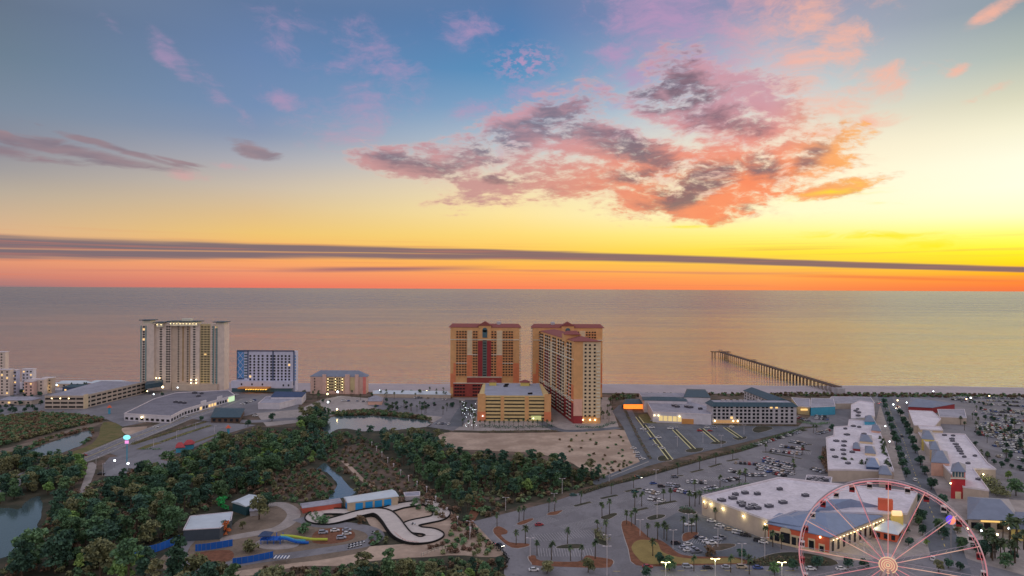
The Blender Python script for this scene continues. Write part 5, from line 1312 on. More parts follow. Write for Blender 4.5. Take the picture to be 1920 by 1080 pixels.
CLEAR = [[(624, 852), (650, 836), (694, 830), (742, 872), (788, 918), (745, 925), (700, 920), (655, 895)], [(518, 892), (560, 880), (604, 866), (628, 880), (655, 905), (672, 930), (620, 942), (560, 943), (522, 928)],
         [(343, 996), (357, 965), (436, 953), (470, 925), (495, 935), (495, 965), (470, 985), (412, 1018), (345, 1020)]]
WOODS = [
    ('pine', 'dark pine tree in the wide wood left of the kart track', 'pines in the wood left of the kart track', [(190, 925), (230, 912), (300, 896), (352, 880), (400, 858), (480, 834), (560, 826), (600, 828), (618, 840), (602, 866), (596, 880), (520, 895), (518, 930), (490, 925), (440, 930), (400, 950), (345, 965), (330, 1012), (255, 1042), (180, 1080), (120, 1060), (100, 1010), (96, 960), (150, 960), (186, 930)], 7.6, .45),
    ('broad', 'broad dark tree between the round pond and the wood at lower left', 'broad trees by the round pond', [(0, 1082), (52, 1064), (84, 1030), (100, 1000), (104, 950), (122, 940), (140, 955), (170, 990), (230, 1050), (200, 1082), (-10, 1090)], 7.5, .6),
    ('pine', 'dark pine tree in the strip between the scrub clearing and the woodland path', 'pines between clearing and path', [(612, 842), (650, 834), (700, 830), (800, 830), (828, 840), (850, 862), (885, 900), (902, 930), (884, 968), (858, 962), (830, 935), (795, 908), (745, 865), (702, 828), (650, 832), (628, 850), (606, 850)], 7.0, .2),
    ('pine', 'dark green pine tree in the wood edging the front car park', 'pines edging the front car park', [(858, 872), (900, 870), (960, 874), (1050, 886), (1128, 897), (1126, 902), (1060, 918), (1000, 930), (952, 946), (938, 930), (908, 922), (880, 890)], 7.0, .2),
    ('broad', 'dark tree in the grove beside the central pond', 'trees beside the central pond', [(565, 790), (590, 776), (618, 780), (612, 800), (598, 818), (560, 814)], 7.5, .5),
    ('broad', 'leafy tree along the lower edge of the sandy lot', 'trees along the sandy lot', [(560, 1098), (700, 1090), (840, 1080), (950, 1080), (960, 1130), (560, 1130)], 7.0, .7),
    ('broad', 'bushy tree beside the road at the left', 'bushy trees beside the main road', [(0, 868), (40, 858), (80, 870), (150, 866), (164, 884), (150, 920), (110, 930), (70, 925), (40, 935), (0, 945), (-20, 930), (20, 918), (80, 890), (70, 880), (0, 896)], 7.0, .5),
    ('broad', 'small tree between roadside car park and the wood', 'trees by the roadside car park', [(250, 896), (300, 884), (345, 872), (390, 850), (440, 824), (430, 836), (340, 890), (250, 908)], 8, .4),
    ('broad', 'tree round the amusement park sheds', 'trees round the amusement park sheds', [(436, 958), (500, 950), (520, 940), (500, 965), (470, 990), (440, 1000), (436, 975)], 7, .5),
    ('broad', 'leafy tree at the bottom of the amusement park', 'trees at the foot of the amusement park', [(230, 1092), (330, 1096), (380, 1100), (520, 1104), (560, 1110), (520, 1140), (240, 1140)], 7, .6),
]
allp = []
for kind, label, group, px, sp, mix in WOODS:
    for p in scatter(px, sp, CLEAR): allp.append((p.length, p, kind, label, group, mix))
allp = [a for a in allp if not (a[0] < 400 and a[1].x < -60 and random.random() < .38) and random.random() > .10]
allp.sort(key=lambda a: a[0])
NT_IND = {'pine': 290, 'broad': 290}
rest = {'pine': [], 'broad': []}
for d, p, kind, label, group, mix in allp:
    k = kind if random.random() > mix * .6 else ('broad' if kind == 'pine' else 'pine')
    if NT_IND[k] > 0:
        NT_IND[k] -= 1
        if k != kind: label_ = label.replace('pine', 'broadleaf').replace('broad ', 'pine-like ').replace('leafy', 'pine-like') if k == 'broad' else label.replace('tree', 'pine')
        else: label_ = label
        plant(k, p, 'pine_tree' if k == 'pine' else 'broadleaf_tree', label_, 'tree', group if k == kind else group + ', other kind', .95 + .5 * max(0.0, min(1.0, (430 - p.length) / 110)) * (p.x < -105))
    else: rest[k].append(p)
print('WOOD', len(allp), {k: len(v) for k, v in rest.items()})
for k in rest:
    if rest[k]: mass('woodland', k, rest[k], .95, 260, 1.5)
# scrub and undergrowth that nobody could count
mass('undergrowth', 'shrub', scatter([(-60, 850), (-60, 792), (60, 776), (150, 780), (192, 787), (188, 791), (120, 805), (60, 821), (0, 838)], 4.2), .95, 120, 1.5)
mass('undergrowth', 'shrub', scatter([(624, 855), (650, 838), (694, 832), (742, 872), (786, 915), (745, 924), (700, 918), (655, 892)], 6.0), .5, 80, 1.3)
mass('undergrowth', 'shrub', scatter([(520, 892), (560, 880), (600, 884), (624, 905), (630, 922), (610, 938), (560, 942), (525, 925)], 4.5), .6, 80, 1.3)
mass('undergrowth', 'shrub', scatter([(186, 905), (300, 870), (480, 805), (640, 812), (700, 830), (830, 940), (880, 975), (860, 990), (700, 925), (560, 945), (440, 930), (330, 1015), (180, 1085), (0, 1085), (0, 1050), (80, 1000), (100, 940)], 6.5, CLEAR), .8, 70, 1.5)
mass('undergrowth', 'shrub', scatter([(858, 856), (1050, 868), (1135, 896), (1090, 918), (960, 950), (900, 975), (872, 990), (900, 925)], 5.5), .7, 70, 1.4)
mass('undergrowth', 'shrub', scatter([(500, 1068), (640, 1066), (840, 1052), (945, 1050), (950, 1110), (420, 1110)], 4.5), .7, 110, 1.3)
mass('dune_scrub', 'shrub', scatter([(1142, 752), (1150, 740), (1500, 738), (1980, 741), (1990, 747), (1790, 746), (1560, 744), (1335, 742), (1200, 746)], 6.0), .75, 60, 1.9)
mass('dune_scrub', 'shrub', scatter([(690, 742), (700, 735), (850, 735), (850, 741)], 6.0), .7, 60, 1.8)
mass('undergrowth', 'shrub', scatter([(700, 1000), (720, 1004), (735, 1012), (720, 1024), (690, 1022)], 4.0), .5, 70, 1.3)
mass('undergrowth', 'shrub', scatter([(850, 985), (885, 985), (945, 1042), (840, 1040), (800, 1032), (840, 1015)], 4.5), .6, 80, 1.3)
mass('pondside_shrubs', 'shrub', scatter([(620, 776), (700, 770), (800, 783), (812, 790), (800, 788), (702, 778), (640, 781)], 3.6), .9, 110, 1.5)
mass('pondside_shrubs', 'shrub', scatter([(30, 848), (100, 818), (168, 804), (180, 812), (160, 834), (104, 857), (150, 838), (174, 815), (166, 806), (100, 824), (50, 846)], 4), .7, 90, 1.3)

mass('undergrowth', 'shrub', scatter([(1040, 822), (1080, 812), (1178, 812), (1190, 850), (1150, 884), (1100, 874), (1060, 856)], 14.0), .4, 60, 1.3)
mass('undergrowth', 'shrub', scatter([(1110, 884), (1150, 866), (1196, 864), (1146, 893)], 6.0), .4, 60, 1.3)
def hedge(px, width, height, m, label, name='hedge', dens=5.0, group=None, size=.34):
    L = smooth_line(Gs(px), 6); pts = []
    for a, b in zip(L, L[1:]):
        d = b - a; ln = d.length; nn = Vector((-d.y, d.x, 0)) / max(ln, .01)
        n = int(ln * width * dens * .5) + 1
        t = RNG.uniform(0, 1, n); s = RNG.uniform(-.5, .5, n) * width
        hh = height * (.45 + .55 * np.abs(np.sin((a.x + t * d.x) * .5 + 3 * np.sin(a.y * .2)))) * RNG.uniform(.35, 1.0, n)
        pts.append(np.stack([a.x + d.x * t + nn.x * s, a.y + d.y * t + nn.y * s, hh], 1))
    P = np.concatenate(pts); c = P.mean(0); c[2] = 0
    o = bpy.data.objects.new(name, quads_mesh(name, leaf_quads(P - c, size), m)); COL.objects.link(o); o.location = c
    tag(o, label, 'hedge', group); return o
hedge([(1090, 926), (1133, 912), (1200, 895), (1320, 861), (1385, 846)], 4.5, 2.0, L_HEDGE, 'long brownish hedge dividing the front car park from the inn access lane')
hedge([(1385, 846), (1430, 831), (1476, 815), (1510, 805)], 5, 2.6, L_MID, 'taller green hedge continuing towards the long white inn')
hedge([(246, 834), (300, 818), (386, 791)], 3.5, 1.8, L_HEDGE, 'dark hedge on the verge along the main road at the left')
hedge([(304, 829), (350, 814), (394, 798)], 2.5, 1.0, L_OLIVE, 'low olive hedge between two aisles of the roadside car park')
hedge([(264, 843), (302, 843)], 2.5, 1.2, L_MID, 'short hedge on the island at the car park entrance')
hedge([(899, 800), (960, 804), (1040, 801)], 6, 3.0, L_DARK, 'planting along the foot of the cream garage', dens=4)
hedge([(898, 812), (1045, 810)], 5, 2.2, L_HEDGE, 'dark planting strip at the edge of the sandy clearing', dens=4)
hedge([(1078, 801), (1120, 803), (1152, 793)], 5, 2.0, L_DARK, 'dark hedge curving round the front of the forward wing', dens=4)
hedge([(1337, 797), (1420, 799), (1500, 798)], 3, 1.2, L_HEDGE, 'clipped hedge along the foot of the long white inn', dens=4)
hedge([(1274, 958), (1304, 961)], 5, 3, L_DARK, 'dark shrub clump on the island by the store corner')
hedge([(1306, 925), (1334, 922), (1362, 916), (1404, 908)], 3, 1.6, L_MID, 'green hedge behind the big store')
hedge([(1118, 996), (1136, 1018)], 5, 2.4, L_OLIVE, 'bushy planting on the narrow island in mid car park')
hedge([(1415, 1057), (1480, 1052), (1550, 1056)], 7, 1.6, L_HEDGE, 'dark shrub bed in front of the coral frontage')
hedge([(1168, 762), (1186, 800), (1212, 850), (1220, 862)], 2.5, 2.0, L_HEDGE, 'ragged hedge between sandy clearing and inn car park')
hedge([(1498, 792), (1530, 797), (1552, 794)], 6, 2, L_MID, 'green planting east of the long white inn')
hedge([(1560, 890), (1552, 870), (1553, 846)], 8, 4, L_BROWN, 'brown overgrown bank beside the long shop row', size=.5)
hedge([(1820, 885), (1852, 905), (1880, 935)], 9, 4, L_OLIVE, 'olive planting behind the eastern shop row', size=.5)
hedge([(865, 980), (905, 1012), (948, 1044), (948, 1062)], 1.6, 2.4, mat('fence_screen', (.03, .035, .03), .8, .2, .5), 'dark screened fence along the left side of the front car park', 'screen_fence', 9)
hedge([(600, 775), (640, 779), (700, 775), (800, 785)], 4, 2.4, L_DARK, 'dark reeds along the far bank of the central pond')
hedge([(560, 945), (600, 985), (590, 960)], 2, 1.2, L_MID, 'low planting inside the left bend of the kart track')

# palms
def palm_proto(i):
    h = 7.0; mb = MB(); mb.tube((0, 0, 0), (.12, 0, h * .6), .24, .18, 7); mb.tube((.12, 0, h * .6), (.18, .05, h), .18, .17, 7)
    tm = bpy.data.meshes.new('trunk'); tm.from_pydata(mb.v, [], mb.f); tm.materials.append(M_BARK)
    V = []
    for k in range(34):
        a = RNG.uniform(0, 6.283); el = RNG.uniform(-.9, 1.25); L = RNG.uniform(1.5, 2.2)
        d = np.array([math.cos(a) * math.cos(el), math.sin(a) * math.cos(el), math.sin(el)]); side = np.array([-math.sin(a), math.cos(a), 0]) * .42
        c = np.array([.18, .05, h]); p1 = c + d * L * .55; p2 = c + d * L + np.array([0, 0, -.55])
        V += [c - side * .15, c + side * .15, p1 + side, p1 - side, p1 - side, p1 + side, p2 + side * .35, p2 - side * .35]
    return tm, quads_mesh('crown', np.array(V), L_PALM)
PALMS = [palm_proto(i) for i in range(3)]
def palm(px, py, label, group, s=1.0):
    tm, cm = random.choice(PALMS); p = G(px, py)
    o = bpy.data.objects.new('palm_tree', None); COL.objects.link(o); o.location = (p.x, p.y, 0.1); o.rotation_euler = (0, 0, random.uniform(0, 6.28))
    k = s * random.uniform(.85, 1.15); o.scale = (k,) * 3; tag(o, label, 'palm tree', group)
    for nm, me in (('crown', cm), ('trunk', tm)):
        c = bpy.data.objects.new(nm, me); COL.objects.link(c); c.parent = o
PG = 'palms on the car park islands'
ordn = ['first', 'second', 'third', 'fourth', 'fifth', 'sixth', 'seventh', 'eighth', 'ninth', 'tenth', 'eleventh', 'twelfth', 'thirteenth', 'fourteenth', 'fifteenth', 'sixteenth', 'seventeenth', 'eighteenth', 'nineteenth', 'twentieth']
def nth(i): return ordn[i] if i < 20 else 'number %d' % (i + 1)
near = [((932, 988), 'palm on the teardrop island nearest the fence'), ((973, 978), 'nearer palm of the pair on the small island by the wood'), ((982, 976), 'farther palm of the pair on the small island by the wood'), ((1029, 961), 'nearer palm of the pair on the island below the lamp post'), ((1040, 959), 'farther palm of the pair on the island below the lamp post'),
        ((1089, 945), 'lone palm on the thin island at the top edge of the lot'), ((1146, 927), 'lone palm on the long thin island beside the hedge'), ((1129, 972), 'nearer palm of the pair in the middle of the front lot'), ((1143, 965), 'farther palm of the pair in the middle of the front lot'), ((968, 1022), 'nearer palm on the curved strip island'), ((985, 1020), 'farther palm on the curved strip island'),
        ((1064, 1020), 'single palm on the red mulch island'), ((1007, 1042), 'palm on the bottom bed, by the road corner'), ((1034, 1050), 'palm on the bottom bed, second from the road corner'), ((1070, 1052), 'palm in the middle of the bottom bed'), ((1091, 1050), 'palm just past the middle of the bottom bed'), ((1116, 1048), 'palm at the far end of the bottom bed'),
        ((1120, 1000), 'palm standing over the bushy narrow island'), ((1136, 1006), 'taller palm over the bushy narrow island'), ((1190, 952), 'nearer palm beside the green parked car'), ((1203, 950), 'farther palm beside the green parked car'), ((1188, 915), 'palm above the green parked car'), ((1244, 942), 'nearer palm of the pair among parked cars'), ((1257, 940), 'farther palm of the pair among parked cars'),
        ((1271, 890), 'palm beside the dark sports utility car'), ((1312, 880), 'palm on the thin island in the upper lot'), ((1342, 870), 'slender palm on the next thin island'), ((1374, 862), 'palm where the lot meets the tall hedge'), ((1350, 914), 'palm behind the big store near the hedge'), ((1303, 924), 'palm behind the store corner'), ((1386, 908), 'palm rising behind the store roof'), ((1398, 904), 'second palm rising behind the store roof'),
        ((1293, 950), 'palm at the store corner, nearest the wall'), ((1303, 950), 'palm at the store corner, middle one'), ((1311, 946), 'palm at the store corner, on the far side'), ((1341, 976), 'small palm against the tan store wall'), ((1297, 1000), 'palm by the white truck'), ((1306, 999), 'second palm by the white truck'), ((1281, 1000), 'palm left of the white truck'), ((1214, 1008), 'palm at the edge of the dry lawn'), ((1233, 1013), 'small palm on the brown island edge'), ((1245, 1010), 'palm on the brown island edge'), ((1250, 1014), 'short palm on the brown island edge'),
        ((1224, 1043), 'lone palm in the middle of the dry lawn'), ((1175, 983), 'palm at the tip of the brown island'), ((1184, 986), 'second palm near the tip of the brown island'), ((1191, 984), 'third palm near the tip of the brown island'), ((1434, 1018), 'palm in front of the coral wall'), ((1449, 1026), 'second palm in front of the coral wall'), ((1465, 1030), 'third palm in front of the coral wall'), ((1301, 1072), 'palm beside the street at the bottom edge'), ((1370, 1074), 'palm beside the street, near the pale saloon'), ((1405, 1078), 'palm beside the street, near the blue saloon'),
        ((1436, 849), 'palm at the head of the upper lot'), ((1490, 890), 'tall palm beside the crowded rows'), ((1488, 882), 'second tall palm beside the crowded rows'), ((1505, 852), 'palm past the crowded rows'), ((1525, 812), 'palm on the planted end island'), ((1531, 812), 'second palm on the planted end island')]
for (x, y), lab in near: palm(x, y, lab, PG, .95)
for x, y in [(900 + i * 9, 800 + (i % 3)) for i in range(16)]: palm(x, y, 'palm in the row at the foot of the cream garage', 'palms at the foot of the garage', .8)
for i in range(22): palm(random.uniform(862, 893), random.uniform(762, 806), 'palm in the lit planting beside the cream garage', 'palms beside the garage lane', .85)
for i in range(16): palm(random.uniform(700, 840), random.uniform(764, 778), 'palm on the grass behind the central pond', 'palms behind the pond', .9)
for i in range(18): palm(random.uniform(640, 845), random.uniform(738, 750), 'palm along the beach road between inn and towers', 'palms by the beach road', .9)
for i in range(14): palm(random.uniform(1105, 1150), random.uniform(756, 795), 'palm in the garden east of the forward wing', 'palms beside the forward wing', .9)
for i in range(10): palm(random.uniform(560, 600), random.uniform(742, 752), 'palm between white hotel and beige inn', 'palms between hotel and inn', 1.0)
for i in range(16): palm(random.uniform(120, 250), random.uniform(728, 736), 'palm among the low houses near the beach', 'palms among the left beach houses', 1.0)
for i in range(20): t_ = i / 19; palm(1652 + 14 * t_ + random.uniform(-4, 4), 840 + 55 * t_, 'palm on the promenade beside the long shop row', 'palms by the shop row', 1.0)
for x, y in ((1585, 882), (1597, 882), (1615, 890), (1626, 890)): palm(x, y, 'palm in front of the near end of the shop row', 'palms at the end of the shop row', 1.1)
for i in range(18): palm(random.uniform(1840, 1925), random.uniform(1005, 1060), 'tall palm in the restaurant garden right of the wheel', 'palms in the restaurant garden', 1.35)
for i in range(26): palm(random.uniform(1800, 1925), random.uniform(770, 870), 'palm between rows of the crowded car park', 'palms in the crowded car park', .9)

# street trees along the shopping street
A = [(1657, 758), (1660, 768), (1664, 782), (1668, 795), (1672, 808), (1676, 820), (1681, 834), (1685, 848), (1689, 862), (1693, 878), (1699, 895), (1708, 925), (1716, 945), (1728, 980)]
B = [(1688, 780), (1694, 794), (1699, 806), (1705, 820), (1711, 836), (1716, 850), (1726, 872), (1734, 890), (1746, 918), (1765, 950), (1774, 968)]
for i, (x, y) in enumerate(A): plant('round', G(x, y), 'street_tree', '%s round dark tree from the beach on the west side of the shopping street' % nth(i), 'tree', 'round trees lining the shopping street', 1.0)
for i, (x, y) in enumerate(B): plant('round', G(x, y), 'street_tree', '%s round dark tree from the beach on the east side of the shopping street' % nth(i), 'tree', 'round trees lining the shopping street', 1.1)
for (x, y), lab, k, s in [((1237, 1060), 'dark spreading tree at the lawn edge by the street', 'round', .9), ((1255, 1070), 'lamp-lit green tree at the bottom by the street', 'broad', .85), ((1330, 1040), 'small bare-looking tree beside the cluster of cars', 'shrub', 1.3), ((1391, 1048), 'grey-green tree at the corner of the store car park', 'round', .8), ((1452, 1078), 'large lamp-lit tree beside the street', 'broad', .9), ((1487, 1070), 'olive tree by the street in front of the store', 'round', .8),
                          ((1026, 1076), 'dark tree at the bottom edge beside the car park entrance', 'broad', .7), ((1103, 1074), 'darker round tree at the bottom edge, next along', 'broad', .7), ((1532, 1066), 'tree in the street bed behind the wheel rim', 'round', .8), ((1590, 1066), 'second tree in the street bed behind the wheel', 'round', .8), ((1620, 1066), 'third tree in the street bed behind the wheel', 'round', .8), ((1212, 1084), 'small lamp-lit tree at the very bottom edge', 'round', .7),
                          ((1770, 1010), 'dark tree in the median below the ball sign', 'broad', .7), ((1795, 1000), 'dark tree right of the ball sign', 'broad', .8), ((1814, 850), 'dark tree at the corner of the eastern shop row', 'broad', .9), ((1842, 872), 'dark tree behind the eastern shop row', 'broad', .8), ((1890, 900), 'dark tree mass beside the far lane, upper one', 'broad', 1.1), ((1905, 930), 'dark tree mass beside the far lane, lower one', 'broad', 1.1), ((1540, 866), 'brown-green tree beside the long shop row', 'broad', .8), ((1560, 808), 'dark tree at the back corner of the shop row', 'round', .9),
                          ((377, 790), 'small orange-tinged tree near the fork restaurant', 'round', .8), ((465, 800), 'dark round tree on the verge of the side road', 'round', .8), ((510, 790), 'lone dark tree on the side road', 'round', 1.1), ((607, 980), 'palm-like small tree inside the kart hairpin', 'shrub', 1.3), ((455, 992), 'dark tree between the two sheds', 'broad', .8), ((420, 1000), 'dark tree beside the broad white roof', 'broad', .7), ((675, 980), 'small dark tree in the kart infield', 'shrub', 1.2), ((570, 1000), 'shrub by the splash pad, right side', 'shrub', 1.3), ((470, 1034), 'shrub bank below the splash pad', 'shrub', 1.4)]:
    plant(k, G(x, y), 'tree' if k != 'shrub' else 'shrub', lab, 'tree' if k != 'shrub' else 'shrub', None, s)
for i, (x, y) in enumerate([(1716, 962), (1722, 985), (1730, 1004), (1738, 1024), (1700, 1000), (1690, 1012), (1704, 1024), (1760, 1000), (1800, 1022), (1806, 1036), (1826, 1030), (1846, 1046), (1868, 1036), (1812, 990), (1836, 1000), (1858, 1006), (1900, 1050), (1885, 1066), (1778, 1066), (1760, 1074), (1800, 1070)]):
    plant(('round', 'broad')[i % 2], G(x, y), 'garden_tree', 'leafy tree in the gardens behind and right of the wheel', 'tree', 'garden trees round the wheel', .72)
for i in range(40):
    x, y = random.uniform(1825, 1925), random.uniform(757, 885)
    plant('round', G(x, y), 'car_park_tree', 'small dark tree between rows of the crowded car park', 'tree', 'small trees in the crowded car park', .62)
for i in range(24):
    x, y = random.uniform(600, 850), random.uniform(752, 772)
    plant('round', G(x, y), 'small_tree', 'small dark tree round the lots behind the pond', 'tree', 'small trees behind the pond', .6)
for i in range(26):
    x, y = random.uniform(0, 330), random.uniform(736, 776)
    if 80 < x < 290 and y > 738: x = random.uniform(0, 80)
    plant('round', G(x, y), 'small_tree', 'small dark tree in the left-hand lots', 'tree', 'small trees in the left lots', .7)
# ------------------------------------------------------------------ vehicles
PAINT = {'white': (176, 178, 186), 'silver': (132, 136, 146), 'grey': (84, 88, 98), 'black': (30, 32, 38), 'blue': (50, 72, 120), 'red': (130, 36, 42), 'green': (36, 76, 72), 'beige': (140, 128, 112)}
M_TYRE = mat('tyre_rubber', (.02, .02, .02), .9); M_CGLASS = mat('car_glass', (.02, .025, .03), .08, .1, 1, spec=.7)
M_HEAD = mat('headlight', (.7, .7, .65), .2); M_TAIL = mat('tail_light', (.35, .02, .02), .3)
M_TAILLIT = mat('lit_tail_light', (.6, .05, .05), .3, emit=(255, 50, 60), estr=9); M_HEADLIT = mat('lit_headlight', (.8, .8, .7), .3, emit=(255, 244, 220), estr=12)
M_RIM = mat('wheel_rim', (.35, .35, .37), .35, metal=.6)
CARM = {k: mat('paint_' + k, tone(v, .5), .28, .02, 1, spec=.6) for k, v in PAINT.items()}
def body_rows(kind):
    # x along, half width, z of lower edge/shoulder
    if kind == 'suv': return [(-2.3, .82, .35, .95), (-2.2, .9, .3, 1.1), (-.9, .94, .28, 1.12), (1.1, .94, .28, 1.08), (2.05, .88, .3, .95), (2.3, .76, .38, .8)], [(-2.1, .78, 1.1), (-1.85, .72, 1.72), (.35, .70, 1.74), (1.15, .78, 1.1)]
    if kind == 'pickup': return [(-2.7, .86, .42, 1.0), (-2.6, .93, .38, 1.08), (-.9, .95, .35, 1.08), (1.2, .95, .35, 1.1), (2.4, .9, .38, 1.0), (2.65, .8, .45, .85)], [(-.75, .80, 1.08), (-.6, .74, 1.78), (.75, .72, 1.78), (1.4, .82, 1.1)]
    return [(-2.25, .76, .35, .8), (-2.1, .86, .28, .92), (-.9, .89, .25, .94), (1.0, .89, .25, .9), (2.0, .84, .28, .78), (2.25, .7, .36, .66)], [(-1.75, .72, .92), (-1.05, .66, 1.42), (.35, .65, 1.43), (1.15, .74, .9)]
def car_parts(kind):
    br, gr = body_rows(kind); b = MB(); n = len(br)
    vs = []
    for x, w_, z0, z1 in br: vs += [(x, -w_, z0), (x, -w_, (z0 + z1) / 2 + .05), (x, -w_ * .93, z1), (x, w_ * .93, z1), (x, w_, (z0 + z1) / 2 + .05), (x, w_, z0)]
    fs = []
    for i in range(n - 1):
        for j in range(5): fs.append((i * 6 + j, i * 6 + j + 1, i * 6 + 6 + j + 1, i * 6 + 6 + j))
        fs.append((i * 6 + 5, i * 6, i * 6 + 6, i * 6 + 11))
    fs += [(5, 4, 3, 2, 1, 0), tuple(range((n - 1) * 6, n * 6))]
    b.add(vs, [f[::-1] for f in fs])
    # roof skin
    (xa, wa, za), (xb, wb, zb), (xc, wc, zc), (xd, wd, zd) = gr
    r = MB(); r.prism([(xb - .05, -wb), (xc + .05, -wc), (xc + .05, wc), (xb - .05, wb)], zb - .03, zb + .05)
    for s in (-1, 1):
        for (x0, w0, z0), (x1, w1, z1) in ((gr[0], gr[1]), (gr[3], gr[2])): r.tube((x0, s * w0, z0), (x1, s * w1, z1), .05, n=4)
    b.v, b.f, b.mi = b.v, b.f, b.mi
    k = len(b.v); b.v += r.v; b.f += [tuple(i + k for i in f) for f in r.f]; b.mi += r.mi
    if kind == 'pickup':
        pass
    g = MB()
    vs = []
    for x, w_, z in gr: vs += [(x, -w_, z - .02), (x, w_, z - .02)]
    g.add(vs, [(0, 2, 3, 1), (2, 4, 5, 3), (4, 6, 7, 5), (0, 6, 4, 2), (1, 3, 5, 7)])
    return b, g
def wheel_mesh():
    w = MB(); w.tube((0, -.12, 0), (0, .12, 0), .34, n=12); w.tube((0, -.13, 0), (0, .13, 0), .2, n=8, m=1)
    me = bpy.data.meshes.new('wheel'); me.from_pydata(w.v, [], w.f); me.materials.append(M_TYRE); me.materials.append(M_RIM); me.polygons.foreach_set('material_index', w.mi); return me
WHEEL = wheel_mesh()
def box_mesh(name, sx, sy, sz, m):
    b = MB(); b.box((0, 0), sx, sy, -sz / 2, sz / 2); me = bpy.data.meshes.new(name); me.from_pydata(b.v, [], b.f); me.materials.append(m); return me
LAMPS = {k: box_mesh(k, .12, .4, .16, m) for k, m in (('headlight', M_HEAD), ('tail_light', M_TAIL), ('lit_head', M_HEADLIT), ('lit_tail', M_TAILLIT))}
CM = {}
def car_mesh(kind, colour, full):
    key = (kind, colour, full)
    if key not in CM:
        b, g = car_parts(kind)
        def mk(nm, mb, mats, mi=None):
            me = bpy.data.meshes.new(nm); me.from_pydata(mb.v, [], mb.f)
            for m in mats: me.materials.append(m)
            if mi: me.polygons.foreach_set('material_index', mi)
            return me
        if full: CM[key] = (mk('body', b, [CARM[colour]]), mk('windows', g, [M_CGLASS]))
        else:
            a = MB(); a.add(b.v, b.f, 0); a.add(g.v, g.f, 1)
            xs = 1.4
            for sx in (-1.4, 1.4):
                for sy in (-.86, .86): a.tube((sx, sy - .12, .33), (sx, sy + .12, .33), .33, n=8, m=2)
            CM[key] = mk('parked_car', a, [CARM[colour], M_CGLASS, M_TYRE], a.mi)
    return CM[key]
NC = {'n': 0}
COLW = ['white'] * 7 + ['silver'] * 5 + ['grey'] * 4 + ['black'] * 5 + ['blue', 'red', 'beige']
WAIT = []
def car(p, rz, label, group, colour=None, kind=None, name='parked_car', lit=None, scale=1.0):
    colour = colour or random.choice(COLW); kind = kind or random.choice(['sedan', 'sedan', 'suv', 'suv', 'pickup'])
    WAIT.append((p.length - (5000 if lit else 0), p.copy(), rz, label, group, colour, kind, name, lit, scale))
def make_car(p, rz, label, group, colour=None, kind=None, name='parked_car', lit=None, scale=1.0):
    word = {'sedan': 'saloon car', 'suv': 'tall estate car', 'pickup': 'pickup truck'}[kind]
    full = p.y < 420 and NC['n'] < 75; NC['n'] += 1
    label = label.format(c=colour, k=word)
    if full or lit:
        body, glass = car_mesh(kind, colour, True)
        o = bpy.data.objects.new(name, None); COL.objects.link(o)
        kids = [('body', body, (0, 0, 0)), ('windows', glass, (0, 0, 0))] + [('wheel', WHEEL, (sx, sy, .34)) for sx in (-1.42, 1.42) for sy in (-.84, .84)]
        e0, e1 = body_rows(kind)[0][-1][0], body_rows(kind)[0][0][0]
        kids += [('headlight', LAMPS['lit_head' if lit == 'head' else 'headlight'], (e0 - .06, sy, .66)) for sy in (-.55, .55)] + [('tail_light', LAMPS['lit_tail' if lit else 'tail_light'], (e1 + .06, sy, .78)) for sy in (-.58, .58)]
        for nm, me, lo in kids:
            c = bpy.data.objects.new(nm, me); COL.objects.link(c); c.parent = o; c.location = lo
    else:
        o = bpy.data.objects.new(name, car_mesh(kind, colour, False)); COL.objects.link(o)
    o.location = (p.x, p.y, .17); o.rotation_euler = (0, 0, rz); o.scale = (scale,) * 3
    return tag(o, label, 'car', group)
def row(a, b, n, where, group, fill=1.0, par=False, colours=None, flip=None, turn=0.0, excl=()):
    A, B = G(*a), G(*b); d = B - A; ang = math.atan2(d.y, d.x) + (0 if par else math.pi / 2) + turn; k = 0
    for i in range(n):
        if random.random() > fill: continue
        p = A + d * ((i + .5) / n) + Vector((random.uniform(-.15, .15), random.uniform(-.3, .3), 0))
        c = colours[k % len(colours)] if colours else None
        car(p, ang + (math.pi if random.random() < .3 else 0) + random.uniform(-.03, .03), '{c} {k}, %s %s' % (nth(k), where), group, c)
        k += 1
g = 'cars in the front car park'
row((1206, 921), (1236, 928), 5, 'of the short row near the green car', g)
row((1216, 936), (1246, 942), 5, 'of the row by the paired palms', g, colours=['white', 'white', 'black', 'white'])
row((1250, 910), (1274, 914), 4, 'of the row above the red car', g); row((1258, 919), (1304, 929), 7, 'of the row with the red car in it', g, colours=['silver', 'red', 'white', 'white', 'blue', 'white'])
row((1286, 905), (1326, 907), 5, 'of the four cars above the single palm', g, colours=['white', 'silver', 'white', 'black'])
row((1318, 919), (1344, 916), 4, 'of the trio near the store hedge', g, colours=['white', 'silver', 'grey'])
row((1356, 904), (1386, 898), 5, 'of the line behind the store', g); row((1366, 884), (1396, 890), 4, 'of the pair of lines left of the crowd', g)
row((1396, 892), (1436, 893), 7, 'of the line just behind the store roof', g); row((1376, 869), (1418, 872), 5, 'of the loose line under the thin palms', g)
row((1430, 860), (1486, 875), 12, 'of the upper crowded row', g, .92); row((1432, 866), (1484, 881), 11, 'of the second crowded row', g, .9)
row((1416, 872), (1488, 891), 14, 'of the third crowded row', g, .92); row((1420, 880), (1478, 896), 11, 'of the fourth crowded row', g, .85)
row((1444, 846), (1502, 853), 12, 'of the row with planted ends', g, .9); row((1462, 838), (1508, 844), 9, 'of the row in front of the oval island', g, .9)
row((1484, 829), (1510, 835), 6, 'of the short row on the oval island', g, .95); row((1415, 836), (1505, 809), 20, 'of the long line beside the tall hedge', g, .88)
row((1528, 816), (1554, 808), 7, 'of the line near the shop row corner', g, .9)
